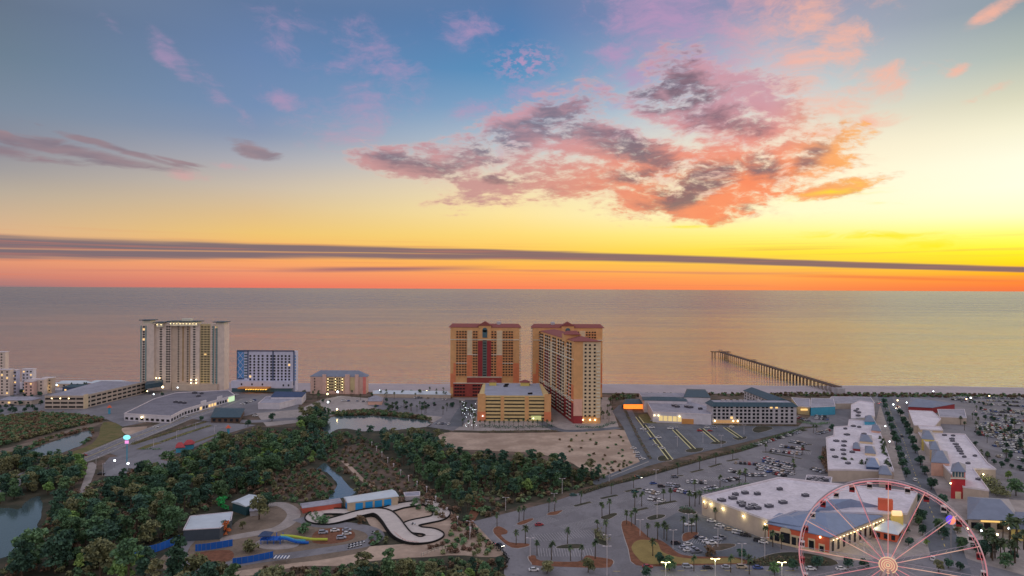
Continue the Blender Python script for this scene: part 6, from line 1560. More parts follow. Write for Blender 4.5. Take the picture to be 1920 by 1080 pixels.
row((1525, 785), (1553, 788), 8, 'of the near line by the turquoise store', g, .9); row((1527, 781), (1553, 783), 8, 'of the far line by the turquoise store', g, .9); row((1494, 783), (1518, 791), 6, 'of the line east of the white inn', g, .9)
for (x, y), c, k, r_, lab in [((1225, 908), 'blue', 'sedan', .2, 'bright {c} {k} parked alone in the front lot'), ((1265, 896), 'grey', 'suv', .2, 'dark {c} {k} parked alone beside a palm'), ((1197, 897), 'green', 'sedan', -.6, '{c} {k} next to the hedge with its lights on'), ((1191, 924), 'green', 'suv', .4, 'dark {c} {k} beside the thin island'), ((1240, 914), 'black', 'suv', 0, '{c} {k} between two palms'),
                              ((1011, 986), 'red', 'sedan', .35, '{c} {k} alone in the emptiest part of the lot'), ((937, 1025), 'black', 'sedan', -.8, '{c} {k} driving along the fence with headlights on'), ((1001, 1071), 'white', 'sedan', .1, '{c} {k} turning out of the lot at the bottom'), ((1075, 930), 'green', 'sedan', .1, '{c} {k} parked beside the wood'),
                              ((1293, 986), 'white', 'pickup', .1, '{c} {k} between the palms of the brown island'), ((1267, 1021), 'black', 'suv', .2, '{c} {k} alone in the store car park'), ((1214, 1065), 'red', 'sedan', 0, 'maroon {k} on the street by the lawn corner'), ((1289, 1065), 'silver', 'suv', 0, '{c} {k} on the street, first in the line'), ((1327, 1067), 'black', 'sedan', 0, '{c} {k} on the street, low and dark'), ((1362, 1066), 'silver', 'sedan', 0, '{c} {k} on the street beneath a palm'),
                              ((1391, 1066), 'beige', 'suv', 0, '{c} {k} on the street beside the lamp'), ((1421, 1067), 'blue', 'sedan', 0, '{c} {k} on the street next to the big lit tree'), ((1520, 1069), 'white', 'sedan', 0, '{c} {k} on the street behind the wheel rim'), ((1577, 1069), 'white', 'sedan', 0, '{c} {k} on the street between two trees'), ((1749, 1050), 'white', 'suv', 1.0, '{c} {k} crossing below the ball sign'), ((1691, 819), 'black', 'sedan', 1.2, 'small {c} {k} on the shopping street'), ((1697, 858), 'white', 'suv', 1.3, '{c} {k} driving down the shopping street'), ((1715, 902), 'white', 'suv', 1.25, '{c} {k} beside the round trees'),
                              ((157, 855), 'red', 'sedan', .5, '{c} {k} on the main road, near the pond'), ((347, 783), 'white', 'sedan', .55, '{c} {k} on the main road by the strip mall'), ((478, 781), 'white', 'suv', .1, '{c} {k} on the side road'), ((292, 802), 'white', 'sedan', .5, '{c} {k} climbing the main road'), ((190, 890), 'black', 'sedan', .4, '{c} {k} in the small car park by the wood')]:
    car(G(x, y), r_, lab, 'single cars', c, k, lit='head' if 'lights on' in lab else None)
g = 'cars in the store car park'
for i, ((x, y), c) in enumerate([((1334, 979), 'white'), ((1350, 988), 'white'), ((1367, 995), 'beige'), ((1381, 1001), 'white'), ((1390, 1003), 'silver'), ((1398, 1006), 'black'), ((1422, 1016), 'black'), ((1431, 1019), 'white')]): car(G(x, y), -.35, '{c} {k}, %s along the tan store wall from the lamp-lit corner' % nth(i), g, c)
for i, ((x, y), c) in enumerate([((1309, 1010), 'black'), ((1318, 1014), 'silver'), ((1325, 1018), 'white'), ((1334, 1021), 'white'), ((1345, 1014), 'silver'), ((1352, 1011), 'grey')]): car(G(x, y), .15, '{c} {k}, %s in the middle row of the store car park' % nth(i), g, c)
for i, ((x, y), c) in enumerate([((1282, 1029), 'silver'), ((1290, 1023), 'white'), ((1290, 1034), 'white'), ((1300, 1033), 'silver'), ((1306, 1037), 'grey')]): car(G(x, y), .2, '{c} {k}, %s in the cluster beside the brown bank' % nth(i), g, c)
row((1522, 880), (1545, 888), 4, 'of the line beside the brown bank', 'cars by the shop row')
g = 'cars in the inn car park'
for i, ((x, y), c) in enumerate([((1206, 806), 'white'), ((1222, 803), 'white'), ((1211, 810), 'silver'), ((1257, 805), 'white'), ((1267, 803), 'silver'), ((1312, 809), 'red'), ((1331, 809), 'red'), ((1326, 803), 'white'), ((1340, 803), 'silver'), ((1234, 822), 'white'), ((1222, 824), 'blue'), ((1229, 836), 'silver'), ((1242, 842), 'white'), ((1193, 850), 'white'), ((1197, 858), 'silver'), ((1188, 842), 'white'), ((1205, 862), 'white'), ((1372, 802), 'white'), ((1225, 790), 'silver'), ((1210, 797), 'grey')]):
    car(G(x, y), .1, '{c} {k}, %s of those scattered over the inn car park' % nth(i), g, c)
g = 'cars in the crowded car park'
for i, (a, b, n, w_) in enumerate([((1784, 750), (1832, 752), 12, 'of the row nearest the dunes'), ((1802, 754), (1850, 756), 11, 'of the row second from the dunes'), ((1850, 752), (1925, 756), 14, 'of the far right row by the dunes'), ((1838, 768), (1868, 772), 8, 'of the row beside the service block'), ((1842, 775), (1872, 779), 8, 'of the row just below the service block'), ((1852, 783), (1882, 789), 7, 'of the short slanting row'), ((1880, 770), (1925, 774), 10, 'of the row with the red car lights'),
                                   ((1844, 794), (1876, 798), 8, 'of the row below the grass spur'), ((1880, 791), (1912, 796), 8, 'of the row opposite the grass spur'), ((1830, 802), (1898, 805), 16, 'of the long upper row'), ((1828, 811), (1925, 814), 22, 'of the longest middle row'), ((1834, 816), (1925, 819), 20, 'of the row backing the longest one'), ((1870, 824), (1925, 829), 12, 'of the row under the clump of trees'), ((1862, 837), (1925, 840), 13, 'of the lower middle row'), ((1888, 847), (1925, 850), 8, 'of the lower right row'), ((1850, 856), (1880, 858), 5, 'of the small row near the shop wall'), ((1908, 862), (1930, 866), 5, 'of the lowest right row'), ((1905, 880), (1930, 884), 4, 'of the last few by the far lane'), ((1836, 798), (1900, 800), 13, 'of the row tucked above the long upper row'), ((1832, 806), (1925, 809), 22, 'of the row over the longest one'), ((1850, 772), (1925, 776), 16, 'of a long row near the red car lights'), ((1860, 779), (1925, 783), 14, 'of the row under the red car lights'), ((1858, 788), (1925, 791), 14, 'of the row above the grass spur'), ((1856, 820), (1925, 823), 15, 'of the row over the clump of trees'), ((1866, 832), (1925, 835), 12, 'of the row above the lower middle one'), ((1880, 843), (1925, 845), 9, 'of the row above the lower right one'), ((1786, 746), (1925, 749), 30, 'of the very first row by the dunes'), ((1840, 759), (1925, 763), 17, 'of the row behind the dune lot')]):
    row(a, b, n, w_, g, .86)
g = 'cars by the towers and hotels'
row((640, 752), (690, 754), 9, 'of the lot below the beige inn', g, .7); row((705, 762), (760, 764), 9, 'of the lot behind the pond', g, .6); row((770, 746), (840, 750), 12, 'of the lot left of the lone tower', g, .6); row((806, 760), (850, 762), 7, 'of the lower lot left of the lone tower', g, .5)
row((300, 741), (400, 738), 12, 'of the lot behind the strip mall', g, .4); row((452, 760), (480, 750), 5, 'of the cars by the white hotel', g, .7); row((815, 795), (850, 797), 6, 'of the yard by the pond end', g, .7)
row((0, 765), (70, 752), 8, 'of the lot at the left edge', g, .5)
for i, (x, y, l) in enumerate([(362, 758, 'tail'), (368, 757, 'tail'), (428, 748, 'tail'), (438, 744, 'tail'), (434, 747, 'tail'), (444, 741, 'tail'), (1678, 766, 'head'), (1684, 764, 'head'), (1646, 757, 'tail'), (1650, 755, 'tail'), (1828, 773, 'tail'), (1894, 761, 'tail')]):
    car(G(x, y), .6 if x < 1000 else (math.pi / 2 if l == 'tail' else -math.pi / 2), '{c} {k} with lights on, %s from the west' % nth(i), 'cars with lights on', lit=l)
# karts and trailers in the amusement park
def kart(px, py, rz, label, name='go_kart'):
    p = G(px, py); t = thing(name, label, 'go-kart', (p.x, p.y, .2), 'karts and small vehicles in the park', 0); mb = MB()
    mb.box((p.x, p.y), 2.0, .9, .35, .6, rz); mb.box((p.x + math.cos(rz) * .7, p.y + math.sin(rz) * .7), .5, 1.1, .35, .75, rz); sub(t, 'body', mb, CARM['white'])
    mb = MB(); mb.box((p.x - math.cos(rz) * .3, p.y - math.sin(rz) * .3), .6, .7, .6, 1.2, rz); sub(t, 'seat', mb, CARM['black'])
    for sx in (-.75, .75):
        for sy in (-.6, .6):
            c = Vector((sx * math.cos(rz) - sy * math.sin(rz), sx * math.sin(rz) + sy * math.cos(rz), 0)); q = p + c
            mb = MB(); u = Vector((-math.sin(rz), math.cos(rz), 0)) * .12; mb.tube(Vector((q.x, q.y, .42)) - u, Vector((q.x, q.y, .42)) + u, .26, n=8); sub(t, 'wheel', mb, M_TYRE)
for i, (x, y) in enumerate([(606, 1001), (628, 997), (650, 996), (650, 1003), (640, 1011)]): car(G(x, y), .3, '{c} {k}, %s on the round brown lot by the kart track' % nth(i), 'cars on the brown lot', 'white' if i % 2 else 'silver')
WAIT.sort(key=lambda a: a[0])
for a in WAIT[:296]: make_car(*a[1:])
def far_cars():
    groups = {}
    for a in WAIT[296:]: groups.setdefault((a[6], a[5]), []).append(a)
    V, F_, MI, ms = [], [], [], []
    for (kind, colour), lst in groups.items():
        me = car_mesh(kind, colour, False); idx = []
        for m in me.materials:
            if m not in ms: ms.append(m)
            idx.append(ms.index(m))
        for a in lst:
            M_ = Matrix.Translation((a[1].x, a[1].y, .17)) @ Matrix.Rotation(a[2], 4, 'Z'); k = len(V)
            V += [tuple(M_ @ v.co) for v in me.vertices]
            for p in me.polygons: F_.append(tuple(i + k for i in p.vertices)); MI.append(idx[p.material_index])
    me = bpy.data.meshes.new('distant_parked_cars'); me.from_pydata(V, [], F_)
    for m in ms: me.materials.append(m)
    me.polygons.foreach_set('material_index', MI)
    o = bpy.data.objects.new('distant_parked_cars', me); COL.objects.link(o); tag(o, kind='stuff')
far_cars()
for i in range(9): kart(656 + (i % 5) * 6, 1024 - (i % 5) * 1.5 + (i // 5) * 4, .3, 'small white kart, %s of the cluster parked by the sandy bank' % nth(i))
for i, (x, y, r_) in enumerate([(700, 1000, .4), (775, 984, .5), (800, 942, -.2)]): kart(x, y, r_, 'white kart out on the track, %s from the pit' % nth(i))
print('CARS', NC)
# ------------------------------------------------------------------ observation wheel
def lit_neon(name, c1, c2, st):
    m = bpy.data.materials.new(name); m.use_nodes = True; m.node_tree.nodes.clear(); w = NT(m.node_tree)
    geo = w.node('ShaderNodeNewGeometry'); n = w.noise(geo.outputs['Position'], .14, 2, .5)
    c = w.mix(w.smooth(n, .42, .58), lin(c1), lin(c2)); b = w.node('ShaderNodeBsdfPrincipled')
    w.put(b.inputs['Base Color'], (.6, .5, .5, 1)); w.put(b.inputs['Emission Color'], c); b.inputs['Emission Strength'].default_value = st
    o = w.node('ShaderNodeOutputMaterial'); w.l.new(b.outputs[0], o.inputs[0]); return m
N_ROSE = lit_neon('rose_neon', (226, 92, 104), (236, 176, 140), .60); N_RIM = lit_neon('pink_neon', (226, 100, 116), (206, 150, 156), .50); N_SPIRAL = lit_neon('amber_neon', (255, 222, 160), (250, 200, 140), .7)
M_STEEL = mat('painted_steel', tone((160, 156, 164), .62), .5, .05, 1)
def wheel():
    D = 221.8; hub = PX(1665, 1055, D); Rr = 26.3; NS = 16
    th = R(-28.5); u = Vector((math.cos(th), math.sin(th), 0)); n = Vector((math.sin(th), -math.cos(th), 0)); up = Vector((0, 0, 1))
    t = thing('observation_wheel', 'tall observation wheel with glowing pink rim, radial spokes and spiral-lit hub', 'ferris wheel', (hub.x, hub.y, 0))
    t['_at'] = [hub.x, hub.y, 0]
    pt = lambda a, r, o: hub + u * (r * math.cos(a)) + up * (r * math.sin(a)) + n * o
    for o_, m in ((1.5, N_RIM), (-1.5, M_STEEL)):
        mb = MB(); K = 96
        for i in range(K): mb.tube(pt(2 * math.pi * i / K, Rr, o_), pt(2 * math.pi * (i + 1) / K, Rr, o_), .22, n=6, cap=False)
        for i in range(K): mb.tube(pt(2 * math.pi * i / K, Rr - .9, o_), pt(2 * math.pi * (i + 1) / K, Rr - .7, o_), .07, n=4, cap=False)
        sub(t, 'rim', mb, m)
    mb = MB(); K = 60
    for i in range(K):
        a = 2 * math.pi * i / K; mb.tube(pt(a, Rr, 1.5), pt(a, Rr, -1.5), .05, n=4); mb.tube(pt(a, Rr, 1.5), pt(a + 2 * math.pi / K, Rr, -1.5), .035, n=4)
    sub(t, 'rim_bracing', mb, M_STEEL)
    for i in range(NS):
        a = 2 * math.pi * i / NS
        mb = MB(); mb.tube(pt(a, 2.4, 1.9), pt(a, Rr - .2, 1.4), .13, n=5); sub(t, 'spoke', mb, N_ROSE)
        mb = MB(); mb.tube(pt(a, 2.4, -1.9), pt(a, Rr - .2, -1.4), .10, n=5)
        for k in range(9): r0 = 4 + k * 2.5; mb.tube(pt(a, r0, 1.7), pt(a, r0 + 1.2, -1.6), .05, n=3)
        sub(t, 'rear_spoke', mb, M_STEEL)
    mb = MB(); mb.tube(hub + n * 2.2, hub - n * 2.4, 2.3, n=28); sub(t, 'hub', mb, M_STEEL)
    mb = MB()
    for rr in (.5, 1.15, 1.8, 2.55):
        for i in range(28):
            a0, a1 = 2 * math.pi * i / 28, 2 * math.pi * (i + 1) / 28; mb.tube(pt(a0, rr, 2.35), pt(a1, rr, 2.35), .13, n=5, cap=False)
    sub(t, 'spiral_lights', mb, N_SPIRAL)
    mb = MB()
    for rr in (.82, 1.48, 2.2):
        for i in range(28):
            a0, a1 = 2 * math.pi * i / 28, 2 * math.pi * (i + 1) / 28; mb.tube(pt(a0, rr, 2.33), pt(a1, rr, 2.33), .16, n=5, cap=False)
    sub(t, 'ring_lights', mb, lit_neon('deep_red_neon', (206, 70, 74), (190, 60, 70), .5))
    for s in (-1, 1):
        for o_ in (3.4, -3.4):
            mb = MB(); foot = Vector((hub.x, hub.y, 0)) + u * (12 * s) + n * (o_ * 2.4)
            mb.tube(hub + n * o_ * .5, foot, .5, .65, 10); sub(t, 'leg', mb, mat('pale_steel', tone((184, 164, 160), .62), .5))
    # cabins: hang level from pivots inside the rim
    NG = 30
    for i in range(NG):
        a = 2 * math.pi * (i + .5) / NG; c = pt(a, Rr - .6, 0)
        cb = MB(); 
        for (z0, z1, w0) in ((-2.2, -1.6, .8), (-.55, -.3, .8)):
            q = [c + u * x + n * y for x, y in ((-w0, -w0), (w0, -w0), (w0, w0), (-w0, w0))]; cb.prism([(p.x, p.y) for p in q], c.z + z0, c.z + z1, 0, None, True)
        for x in (-.75, .75):
            for y in (-.75, .75): p = c + u * x + n * y; cb.tube((p.x, p.y, c.z - 1.6), (p.x, p.y, c.z - .5), .06, n=4)
        o = sub(t, 'cabin', cb, (CARM['white'], CARM['red'])[i % 2])
        gl = MB(); q = [c + u * x + n * y for x, y in ((-.72, -.72), (.72, -.72), (.72, .72), (-.72, .72))]; gl.prism([(p.x, p.y) for p in q], c.z - 1.6, c.z - .55)
        g = gl.build('glass', M_CGLASS, t); g.parent = o; g.matrix_parent_inverse = o.matrix_world.inverted()
wheel()

def ball_sign():
    p = G(1783, 1050); t = thing('beach_ball_sign', 'glowing beach ball sign in pink, orange and blue on a tall grey pole', 'sign', (p.x, p.y, 0)); D = p.y
    c = PX(1783, 975, D); mb = MB(); mb.tube((p.x, p.y, 0), (c.x, c.y, c.z - 1.8), .32, .26, 8); sub(t, 'pole', mb, M_POLE)
    cs = [(236, 80, 200), (255, 190, 140), (30, 60, 230), (120, 70, 220), (255, 150, 120), (40, 150, 240)]
    r = 2.0
    for k in range(6):
        mb = MB(); vs = []; nl, na = 8, 4
        for j in range(nl + 1):
            for i in range(na + 1):
                tt = math.pi * j / nl; a = 2 * math.pi * (k + i / na) / 6
                v = Vector((r * math.sin(tt) * math.cos(a), r * math.sin(tt) * math.sin(a), r * math.cos(tt))); v.rotate(Matrix.Rotation(R(20), 3, 'Y')); vs.append(c + v)
        mb.add(vs, [(j * (na + 1) + i, (j + 1) * (na + 1) + i, (j + 1) * (na + 1) + i + 1, j * (na + 1) + i + 1) for j in range(nl) for i in range(na)])
        sub(t, 'ball_panel', mb, mat('ball_%d' % k, tone(cs[k], 1), .4, .02, 1, emit=cs[k], estr=.85), True)
ball_sign()
def pole_sign():
    p = G(238, 866); D = p.y; t = thing('pole_sign', 'tall roadside sign with glowing pale blue disc over a pink panel', 'sign', (p.x, p.y, 0)); k = D / F_PX
    c = PX(238, 820, D); mb = MB(); mb.tube((p.x, p.y, 0), (p.x, p.y, c.z), .35, n=8); sub(t, 'pole', mb, M_TURQ)
    mb = MB(); N_ = 24; ring = [(c.x + 2.4 * math.cos(2 * math.pi * i / N_), c.z + 1.6 * math.sin(2 * math.pi * i / N_)) for i in range(N_)]
    mb.add([(x, c.y - .4, z) for x, z in ring] + [(x, c.y + .1, z) for x, z in ring], [tuple(range(N_))[::-1], tuple(range(N_, 2 * N_))] + [(i, (i + 1) % N_, N_ + (i + 1) % N_, N_ + i) for i in range(N_)])
    sub(t, 'disc', mb, mat('cyan_lit', (.4, .7, .8), .5, emit=(120, 225, 235), estr=1.3))
    mb = MB(); mb.box((c.x, c.y - .2), 2.4, .5, c.z - 4.2, c.z - 2.2); sub(t, 'panel', mb, mat('pink_lit', (.8, .5, .7), .5, emit=(236, 130, 210), estr=1.0))
pole_sign()

# ------------------------------------------------------------------ pier
def pier():
    A = G(1572, 738); far = PX(1346, 657, 1260); A = Vector((XD(1573, 800), 800, 0)); B = Vector((XD(1352, 1245), 1245, 0))
    t = thing('fishing_pier', 'long dark wooden fishing pier running from the beach into the sea', 'pier', (A.x, A.y, 0)); d = B - A; L = d.length; u = d / L; nn = Vector((-u.y, u.x, 0)); rz = math.atan2(u.y, u.x); mid = (A + B) / 2; DZ = 8.6
    MW = mat('weathered_wood', tone((74, 60, 54), .5), .9, .2, .8)
    mb = MB(); mb.box((mid.x, mid.y), L, 8.5, DZ - .9, DZ, rz); h = B + u * 2; mb.box((h.x, h.y), 12, 34, DZ - .9, DZ, rz); sub(t, 'deck', mb, MW)
    n = int(L / 10.5)
    for i in range(n + 1):
        c = A + u * (L * i / n); mb = MB()
        for s in (-3.6, 0, 3.6): p = c + nn * s; mb.tube((p.x, p.y, -4), (p.x, p.y, DZ - .5), .42, n=6)
        a, b = c + nn * -4, c + nn * 4; mb.tube((a.x, a.y, DZ - 1.2), (b.x, b.y, DZ - 1.2), .35, n=4); sub(t, 'pile_bent', mb, MW)
    for s in (-14, -9, 9, 14):
        p = h + nn * s; mb = MB(); mb.tube((p.x, p.y, -4), (p.x, p.y, DZ), .45, n=6); q = p + u * 5; mb.tube((q.x, q.y, -4), (q.x, q.y, DZ), .45, n=6); sub(t, 'pile_bent', mb, MW)
    for s in (-4.1, 4.1):
        mb = MB(); a, b = A + nn * s, B + nn * s; mb.tube((a.x, a.y, DZ + 1.1), (b.x, b.y, DZ + 1.1), .09, n=4)
        for i in range(int(L / 4)): p = a + u * (i * 4); mb.tube((p.x, p.y, DZ), (p.x, p.y, DZ + 1.1), .07, n=4)
        sub(t, 'railing', mb, MW)
    c = A + u * (L * .62)
    for q, sx in ((c, 9), (h, 7)):
        mb = MB(); mb.box((q.x, q.y), sx, 6, DZ + 2.4, DZ + 2.7, rz)
        for x in (-1, 1):
            for y in (-1, 1): p = q + u * (x * sx * .4) + nn * (y * 2.5); mb.tube((p.x, p.y, DZ), (p.x, p.y, DZ + 2.4), .12, n=4)
        sub(t, 'shelter', mb, MW)
    mb = MB(); mb.box((A.x, A.y), 14, 9, 0, DZ - .9, rz); sub(t, 'abutment', mb, M_BOX)
    mb = MB(); mb.ball((A.x - 3, A.y - 5, 6.5), .8, 5); sub(t, 'lamp', mb, M_GLOWW)
pier()

# ------------------------------------------------------------------ kart track
TRK = [(590, 968), (603, 961), (637, 960), (670, 961), (700, 960), (728, 956), (749, 950), (774, 946), (800, 943), (819, 952), (828, 963), (821, 972), (800, 977), (777, 982), (768, 988), (780, 995), (804, 998), (815, 1005), (800, 1013), (776, 1015), (756, 1008), (743, 995), (732, 980), (719, 968), (700, 964), (674, 967), (648, 973), (617, 979), (593, 976)]
M_TRK = mat('track_surface', tone((176, 168, 162), .6), .85, .06, .3)
RISE = lambda t: 1.5 * max(0.0, min(1.0, (t - .62) / .12, (.93 - t) / .12)) ** 1.0
ribbon('kart_track', TRK, 9.0, .30, M_TRK, 5, True, h=.3, zf=RISE)
def rails():
    t = thing('track_barrier', 'black tyre barriers lining both sides of the winding kart track', 'barrier', tuple(G(*TRK[0])))
    for off in (-4.65, 4.65):
        mb = MB(); ribbon('b', TRK, .5, .85, M_TYRE, 5, True, mb=mb, off=off, h=.8, zf=RISE); sub(t, 'barrier_run', mb, M_TYRE)
rails()
def rail_fence(name, label, cat, px, h, m, post=4.0, solid=False, mp=None):
    L = smooth_line(Gs(px), 4); t = thing(name, label, cat, tuple(L[0])); mb = MB(); pb = MB(); run = 0
    for a, b in zip(L, L[1:]):
        d = b - a; ln = d.length
        if ln < .05: continue
        mid = (a + b) / 2
        if solid: mb.box((mid.x, mid.y), ln, .12, .1, h, math.atan2(d.y, d.x))
        else:
            for z in (h, h * .5): mb.tube((a.x, a.y, z), (b.x, b.y, z), .06, n=4)
        k = 0
        while k < ln: p = a + d * (k / ln); pb.tube((p.x, p.y, 0), (p.x, p.y, h + .1), .08, n=5); k += post
    sub(t, 'panel' if solid else 'rail', mb, m); sub(t, 'post', pb, mp or M_POLE)
rail_fence('red_fence', 'low red railing along the outside of the track', 'fence', [(713, 972), (728, 990), (742, 1005), (760, 1018), (785, 1022)], 1.4, M_CORAL)
MBF = wm('blue_fence_panel', (28, 78, 150))
rail_fence('blue_fence', 'tall bright blue fence at the park edge under the trees', 'fence', [(250, 1049), (275, 1040), (300, 1033), (336, 1018)], 3.6, MBF, solid=True)
rail_fence('blue_fence', 'bright blue fence behind the brown planting bed', 'fence', [(366, 1034), (395, 1031), (436, 1024)], 3.2, MBF, solid=True)
rail_fence('blue_fence', 'bright blue fence along the lower park road', 'fence', [(436, 1060), (475, 1054), (512, 1046)], 3.0, MBF, solid=True)
rail_fence('white_fence', 'pale fence beside the sandy lot', 'fence', [(790, 1044), (815, 1034), (840, 1028)], 1.5, M_TRIM)
def slides():
    p = G(520, 1018); t = thing('water_play_tower', 'blue climbing tower with blue, turquoise and yellow-green slides on a pale pad', 'play structure', (p.x, p.y, 0))
    mb = MB()
    for dx in (-7, -4, -1, 2):
        for dy in (-2, 2): mb.tube((p.x + dx, p.y + dy, 0), (p.x + dx, p.y + dy, 4.2), .18, n=6)
    mb.box((p.x - 2.5, p.y), 10, 5, 2.0, 2.3); mb.box((p.x - 5, p.y), 4, 4, 3.6, 3.9); sub(t, 'frame', mb, MBF)
    mb = MB(); mb.hip([(p.x - 8, p.y - 2.6), (p.x - 3, p.y - 2.6), (p.x - 3, p.y + 2.6), (p.x - 8, p.y + 2.6)], 4.2, 1.4, .3, .4); sub(t, 'roof', mb, M_NAVY)
    for dy, m, z1, ln in ((-1.6, MBF, .5, 14), (0, M_TURQ, .8, 12), (1.6, wm('lime_slide', (150, 160, 60)), 1.0, 22)):
        mb = MB(); a = Vector((p.x + 1, p.y + dy, 2.8))
        for i in range(8):
            q0 = Vector((p.x + 1 + ln * i / 8, p.y + dy + math.sin(i * .9) * .8, 2.8 - (2.8 - z1) * i / 8)); q1 = Vector((p.x + 1 + ln * (i + 1) / 8, p.y + dy + math.sin((i + 1) * .9) * .8, 2.8 - (2.8 - z1) * (i + 1) / 8)); mb.tube(q0, q1, .62, n=8)
        sub(t, 'slide', mb, m)
slides()
def awning():
    p = G(527, 1055); t = thing('striped_awning', 'small awning with white and blue stripes beside the blue fence', 'awning', (p.x, p.y, 0)); a, b = MB(), MB()
    for i in range(10): (a if i % 2 else b).box((p.x - 3.2 + i * .7, p.y), .7, 3.2, 2.4, 2.55)
    sub(t, 'white_stripe', a, CARM['white']); sub(t, 'blue_stripe', b, M_NAVY); c = MB()
    for x in (-3, 3):
        for y in (-1.4, 1.4): c.tube((p.x + x, p.y + y, 0), (p.x + x, p.y + y, 2.4), .08, n=5)
    sub(t, 'post', c, M_POLE)
awning()
def figure(px, py, h, w_, m, label, name):
    p = G(px, py); P = crown_points(h, w_, 260, 6, .05, .8); o = bpy.data.objects.new(name, quads_mesh(name, leaf_quads(P, .5), m)); COL.objects.link(o); o.location = (p.x, p.y, 0); tag(o, label, 'shrub')
figure(424, 1004, 8, 2.4, wm('orange_foliage', (150, 90, 56), .4), 'orange autumn tree at the corner of the broad white roof', 'autumn_tree')
figure(418, 956, 8, 3.2, wm('figure_green', (40, 120, 64), .4), 'green ball-shaped figure behind the dark green shed', 'green_figure')  # ball-like figure, green all over, built from leaf quads
def slide_tower(px, py, label):
    p = G(px, py); t = thing('play_tower', label, 'tower', (p.x, p.y, 0)); mb = MB(); mb.tube((p.x, p.y, 0), (p.x, p.y, 6), 1.0, n=10); sub(t, 'shaft', mb, M_TURQ); mb = MB(); mb.tube((p.x, p.y, 6), (p.x, p.y, 8.2), 2.2, .4, 12); sub(t, 'roof', mb, M_CORAL)
slide_tower(428, 816, 'small turquoise tower with coral cone roof at the wood edge'); slide_tower(205, 776, 'small water tower with coral top beside the grass field')

# ------------------------------------------------------------------ street furniture
def lamp(px, py, h, label, lit=False, arms=2, group='lamp posts'):
    p = G(px, py); t = thing('lamp_post', label, 'lamp post', (p.x, p.y, 0), group); mb = MB(); mb.tube((p.x, p.y, 0), (p.x, p.y, h), .13, .09, 6); sub(t, 'pole', mb, M_TRIMW)
    for s in ((-1, 1) if arms == 2 else (1,)):
        mb = MB(); mb.tube((p.x, p.y, h - .2), (p.x + s * 1.1, p.y, h), .06, n=4); mb.box((p.x + s * 1.4, p.y), .9, .4, h - .08, h + .1); a = sub(t, 'lamp_head', mb, M_TRIMW if not lit else M_GLOW)
    if lit:
        ld = bpy.data.lights.new('lamp_light', 'POINT'); ld.energy = 420; ld.color = (.92, 1, .45); ld.shadow_soft_size = .5
        lo = bpy.data.objects.new('lamp_light', ld); COL.objects.link(lo); lo.parent = t; lo.location = (0, -.3, h - .7)
for i, (x, y, h) in enumerate([(1138, 1080, 12.5), (994, 1044, 8.5), (1138, 1040, 9), (881, 1012, 9), (948, 957, 7), (1054, 926, 9), (1039, 945, 6), (1232, 972, 9), (1262, 1030, 9), (1291, 997, 9), (1346, 1026, 9), (1391, 1060, 9.5), (1434, 1048, 9.5), (1142, 905, 9), (1230, 905, 8), (1490, 870, 9), (1352, 838, 9), (1318, 830, 8), (1270, 838, 8), (1395, 815, 8), (1200, 1005, 8), (1620, 1050, 8)]):
    lamp(x, y, h, 'pale double-armed car park lamp post, %s of the line from the bottom' % nth(i))
lamp(1248, 1086, 7, 'lit double lamp post at the bottom, beside the first glowing tree', True); lamp(1341, 1086, 8.5, 'lit double lamp post at the bottom, in mid street', True); lamp(1466, 1086, 7, 'lit double lamp post at the bottom, beside the large glowing tree', True)
for i, (x, y) in enumerate([(697, 838), (706, 846), (716, 857), (727, 868), (738, 880), (751, 892), (766, 903), (782, 914), (800, 924), (817, 943), (838, 965), (858, 982), (882, 1003)]):
    p = G(x, y); t = thing('fence_post_marker', 'white post, %s from the pond in the line past the kart track' % nth(i), 'post', (p.x, p.y, 0), 'white posts in a line'); mb = MB(); mb.tube((p.x, p.y, 0), (p.x, p.y, 3.2), .22, .18, 6); sub(t, 'shaft', mb, M_TRIMW); mb = MB(); mb.box((p.x, p.y), .9, .5, 3.2, 3.9); sub(t, 'cap', mb, M_TRIMW)
for i, (x, y, h) in enumerate([(331, 824, 7), (367, 806, 6), (420, 787, 6), (288, 838, 6), (402, 812, 6), (192, 892, 8), (180, 880, 8)]): lamp(x, y, h, 'white lamp post by the roadside car park, %s along' % nth(i), arms=1, group='roadside lamp posts')
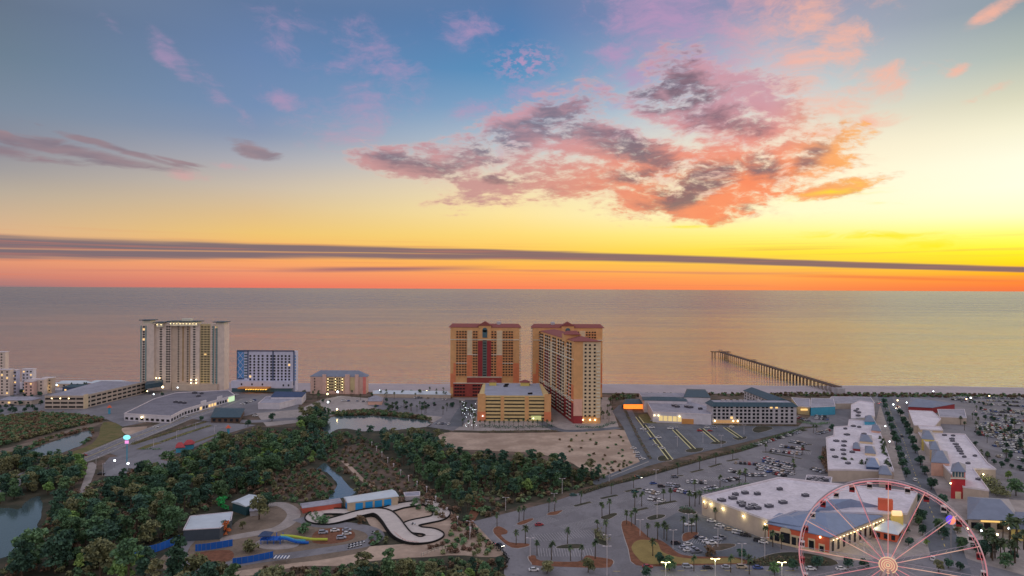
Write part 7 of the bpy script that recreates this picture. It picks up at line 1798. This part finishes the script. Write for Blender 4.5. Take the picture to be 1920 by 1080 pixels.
def glow(px, py, h, r, label, m=None, group='small lights of the resort'):
    p = G(px, py); t = thing('street_light', label, 'street light', (p.x, p.y, 0), group); mb = MB(); mb.tube((p.x, p.y, 0), (p.x, p.y, h), .1, n=5); sub(t, 'pole', mb, M_POLE); mb = MB(); mb.ball((p.x, p.y, h + r), r, 5); sub(t, 'globe', mb, m or M_GLOWW)
for i, (x, y, r_) in enumerate([(82, 738, 1.3), (69, 736, .6), (106, 730, .7), (139, 735, .8), (165, 736, .5), (8, 725, .7), (305, 735, 1.2), (28, 712, .5), (18, 722, .5), (614, 748, .9), (633, 744, 1.0), (615, 764, .9), (632, 778, .8), (333, 735, .6), (288, 748, .6), (276, 742, .6), (712, 740, .5), (764, 742, .5), (800, 741, .5), (1224, 762, .7), (1675, 768, .7), (1683, 760, .7), (1700, 764, .6), (1750, 742, .6), (1812, 757, .6), (1820, 755, .7), (1776, 780, .6), (1855, 751, .6), (1660, 810, .5), (1668, 840, .5), (1656, 870, .5), (1645, 900, .5), (1892, 1010, .5), (1870, 1022, .5), (1840, 1014, .4), (1905, 1000, .5), (1815, 1010, .5), (215, 878, .6), (240, 884, .7), (1000, 795, .5), (905, 790, .4)]):
    glow(x, y, 4.5, r_, 'small glowing light on a post, %s listed from the west' % nth(i), M_GLOWW if i % 3 else M_GLOW)
pts = []
for i in range(46): x, y = random.uniform(866, 893), random.uniform(760, 806); p = G(x, y); pts.append((p.x, p.y, random.uniform(1.5, 6)))
mb = MB()
for q in pts: mb.ball(q, .15, 4)
tag(mb.build('fairy_lights', M_GLOWW), 'many tiny white lights strung through the palms beside the garage', 'fairy lights', None, 'stuff')
mb = MB()
for i in range(36): x, y = random.uniform(1640, 1658), random.uniform(835, 900); p = G(x, y); mb.ball((p.x, p.y, random.uniform(2, 5)), .2, 4)
tag(mb.build('fairy_lights', M_GLOW), 'tiny warm lights strung through the palms beside the long shop row', 'fairy lights', None, 'stuff')
# ------------------------------------------------------------------ tidy
for o in bpy.data.objects:
    for k in [k for k in o.keys() if k.startswith('_')]: del o[k]
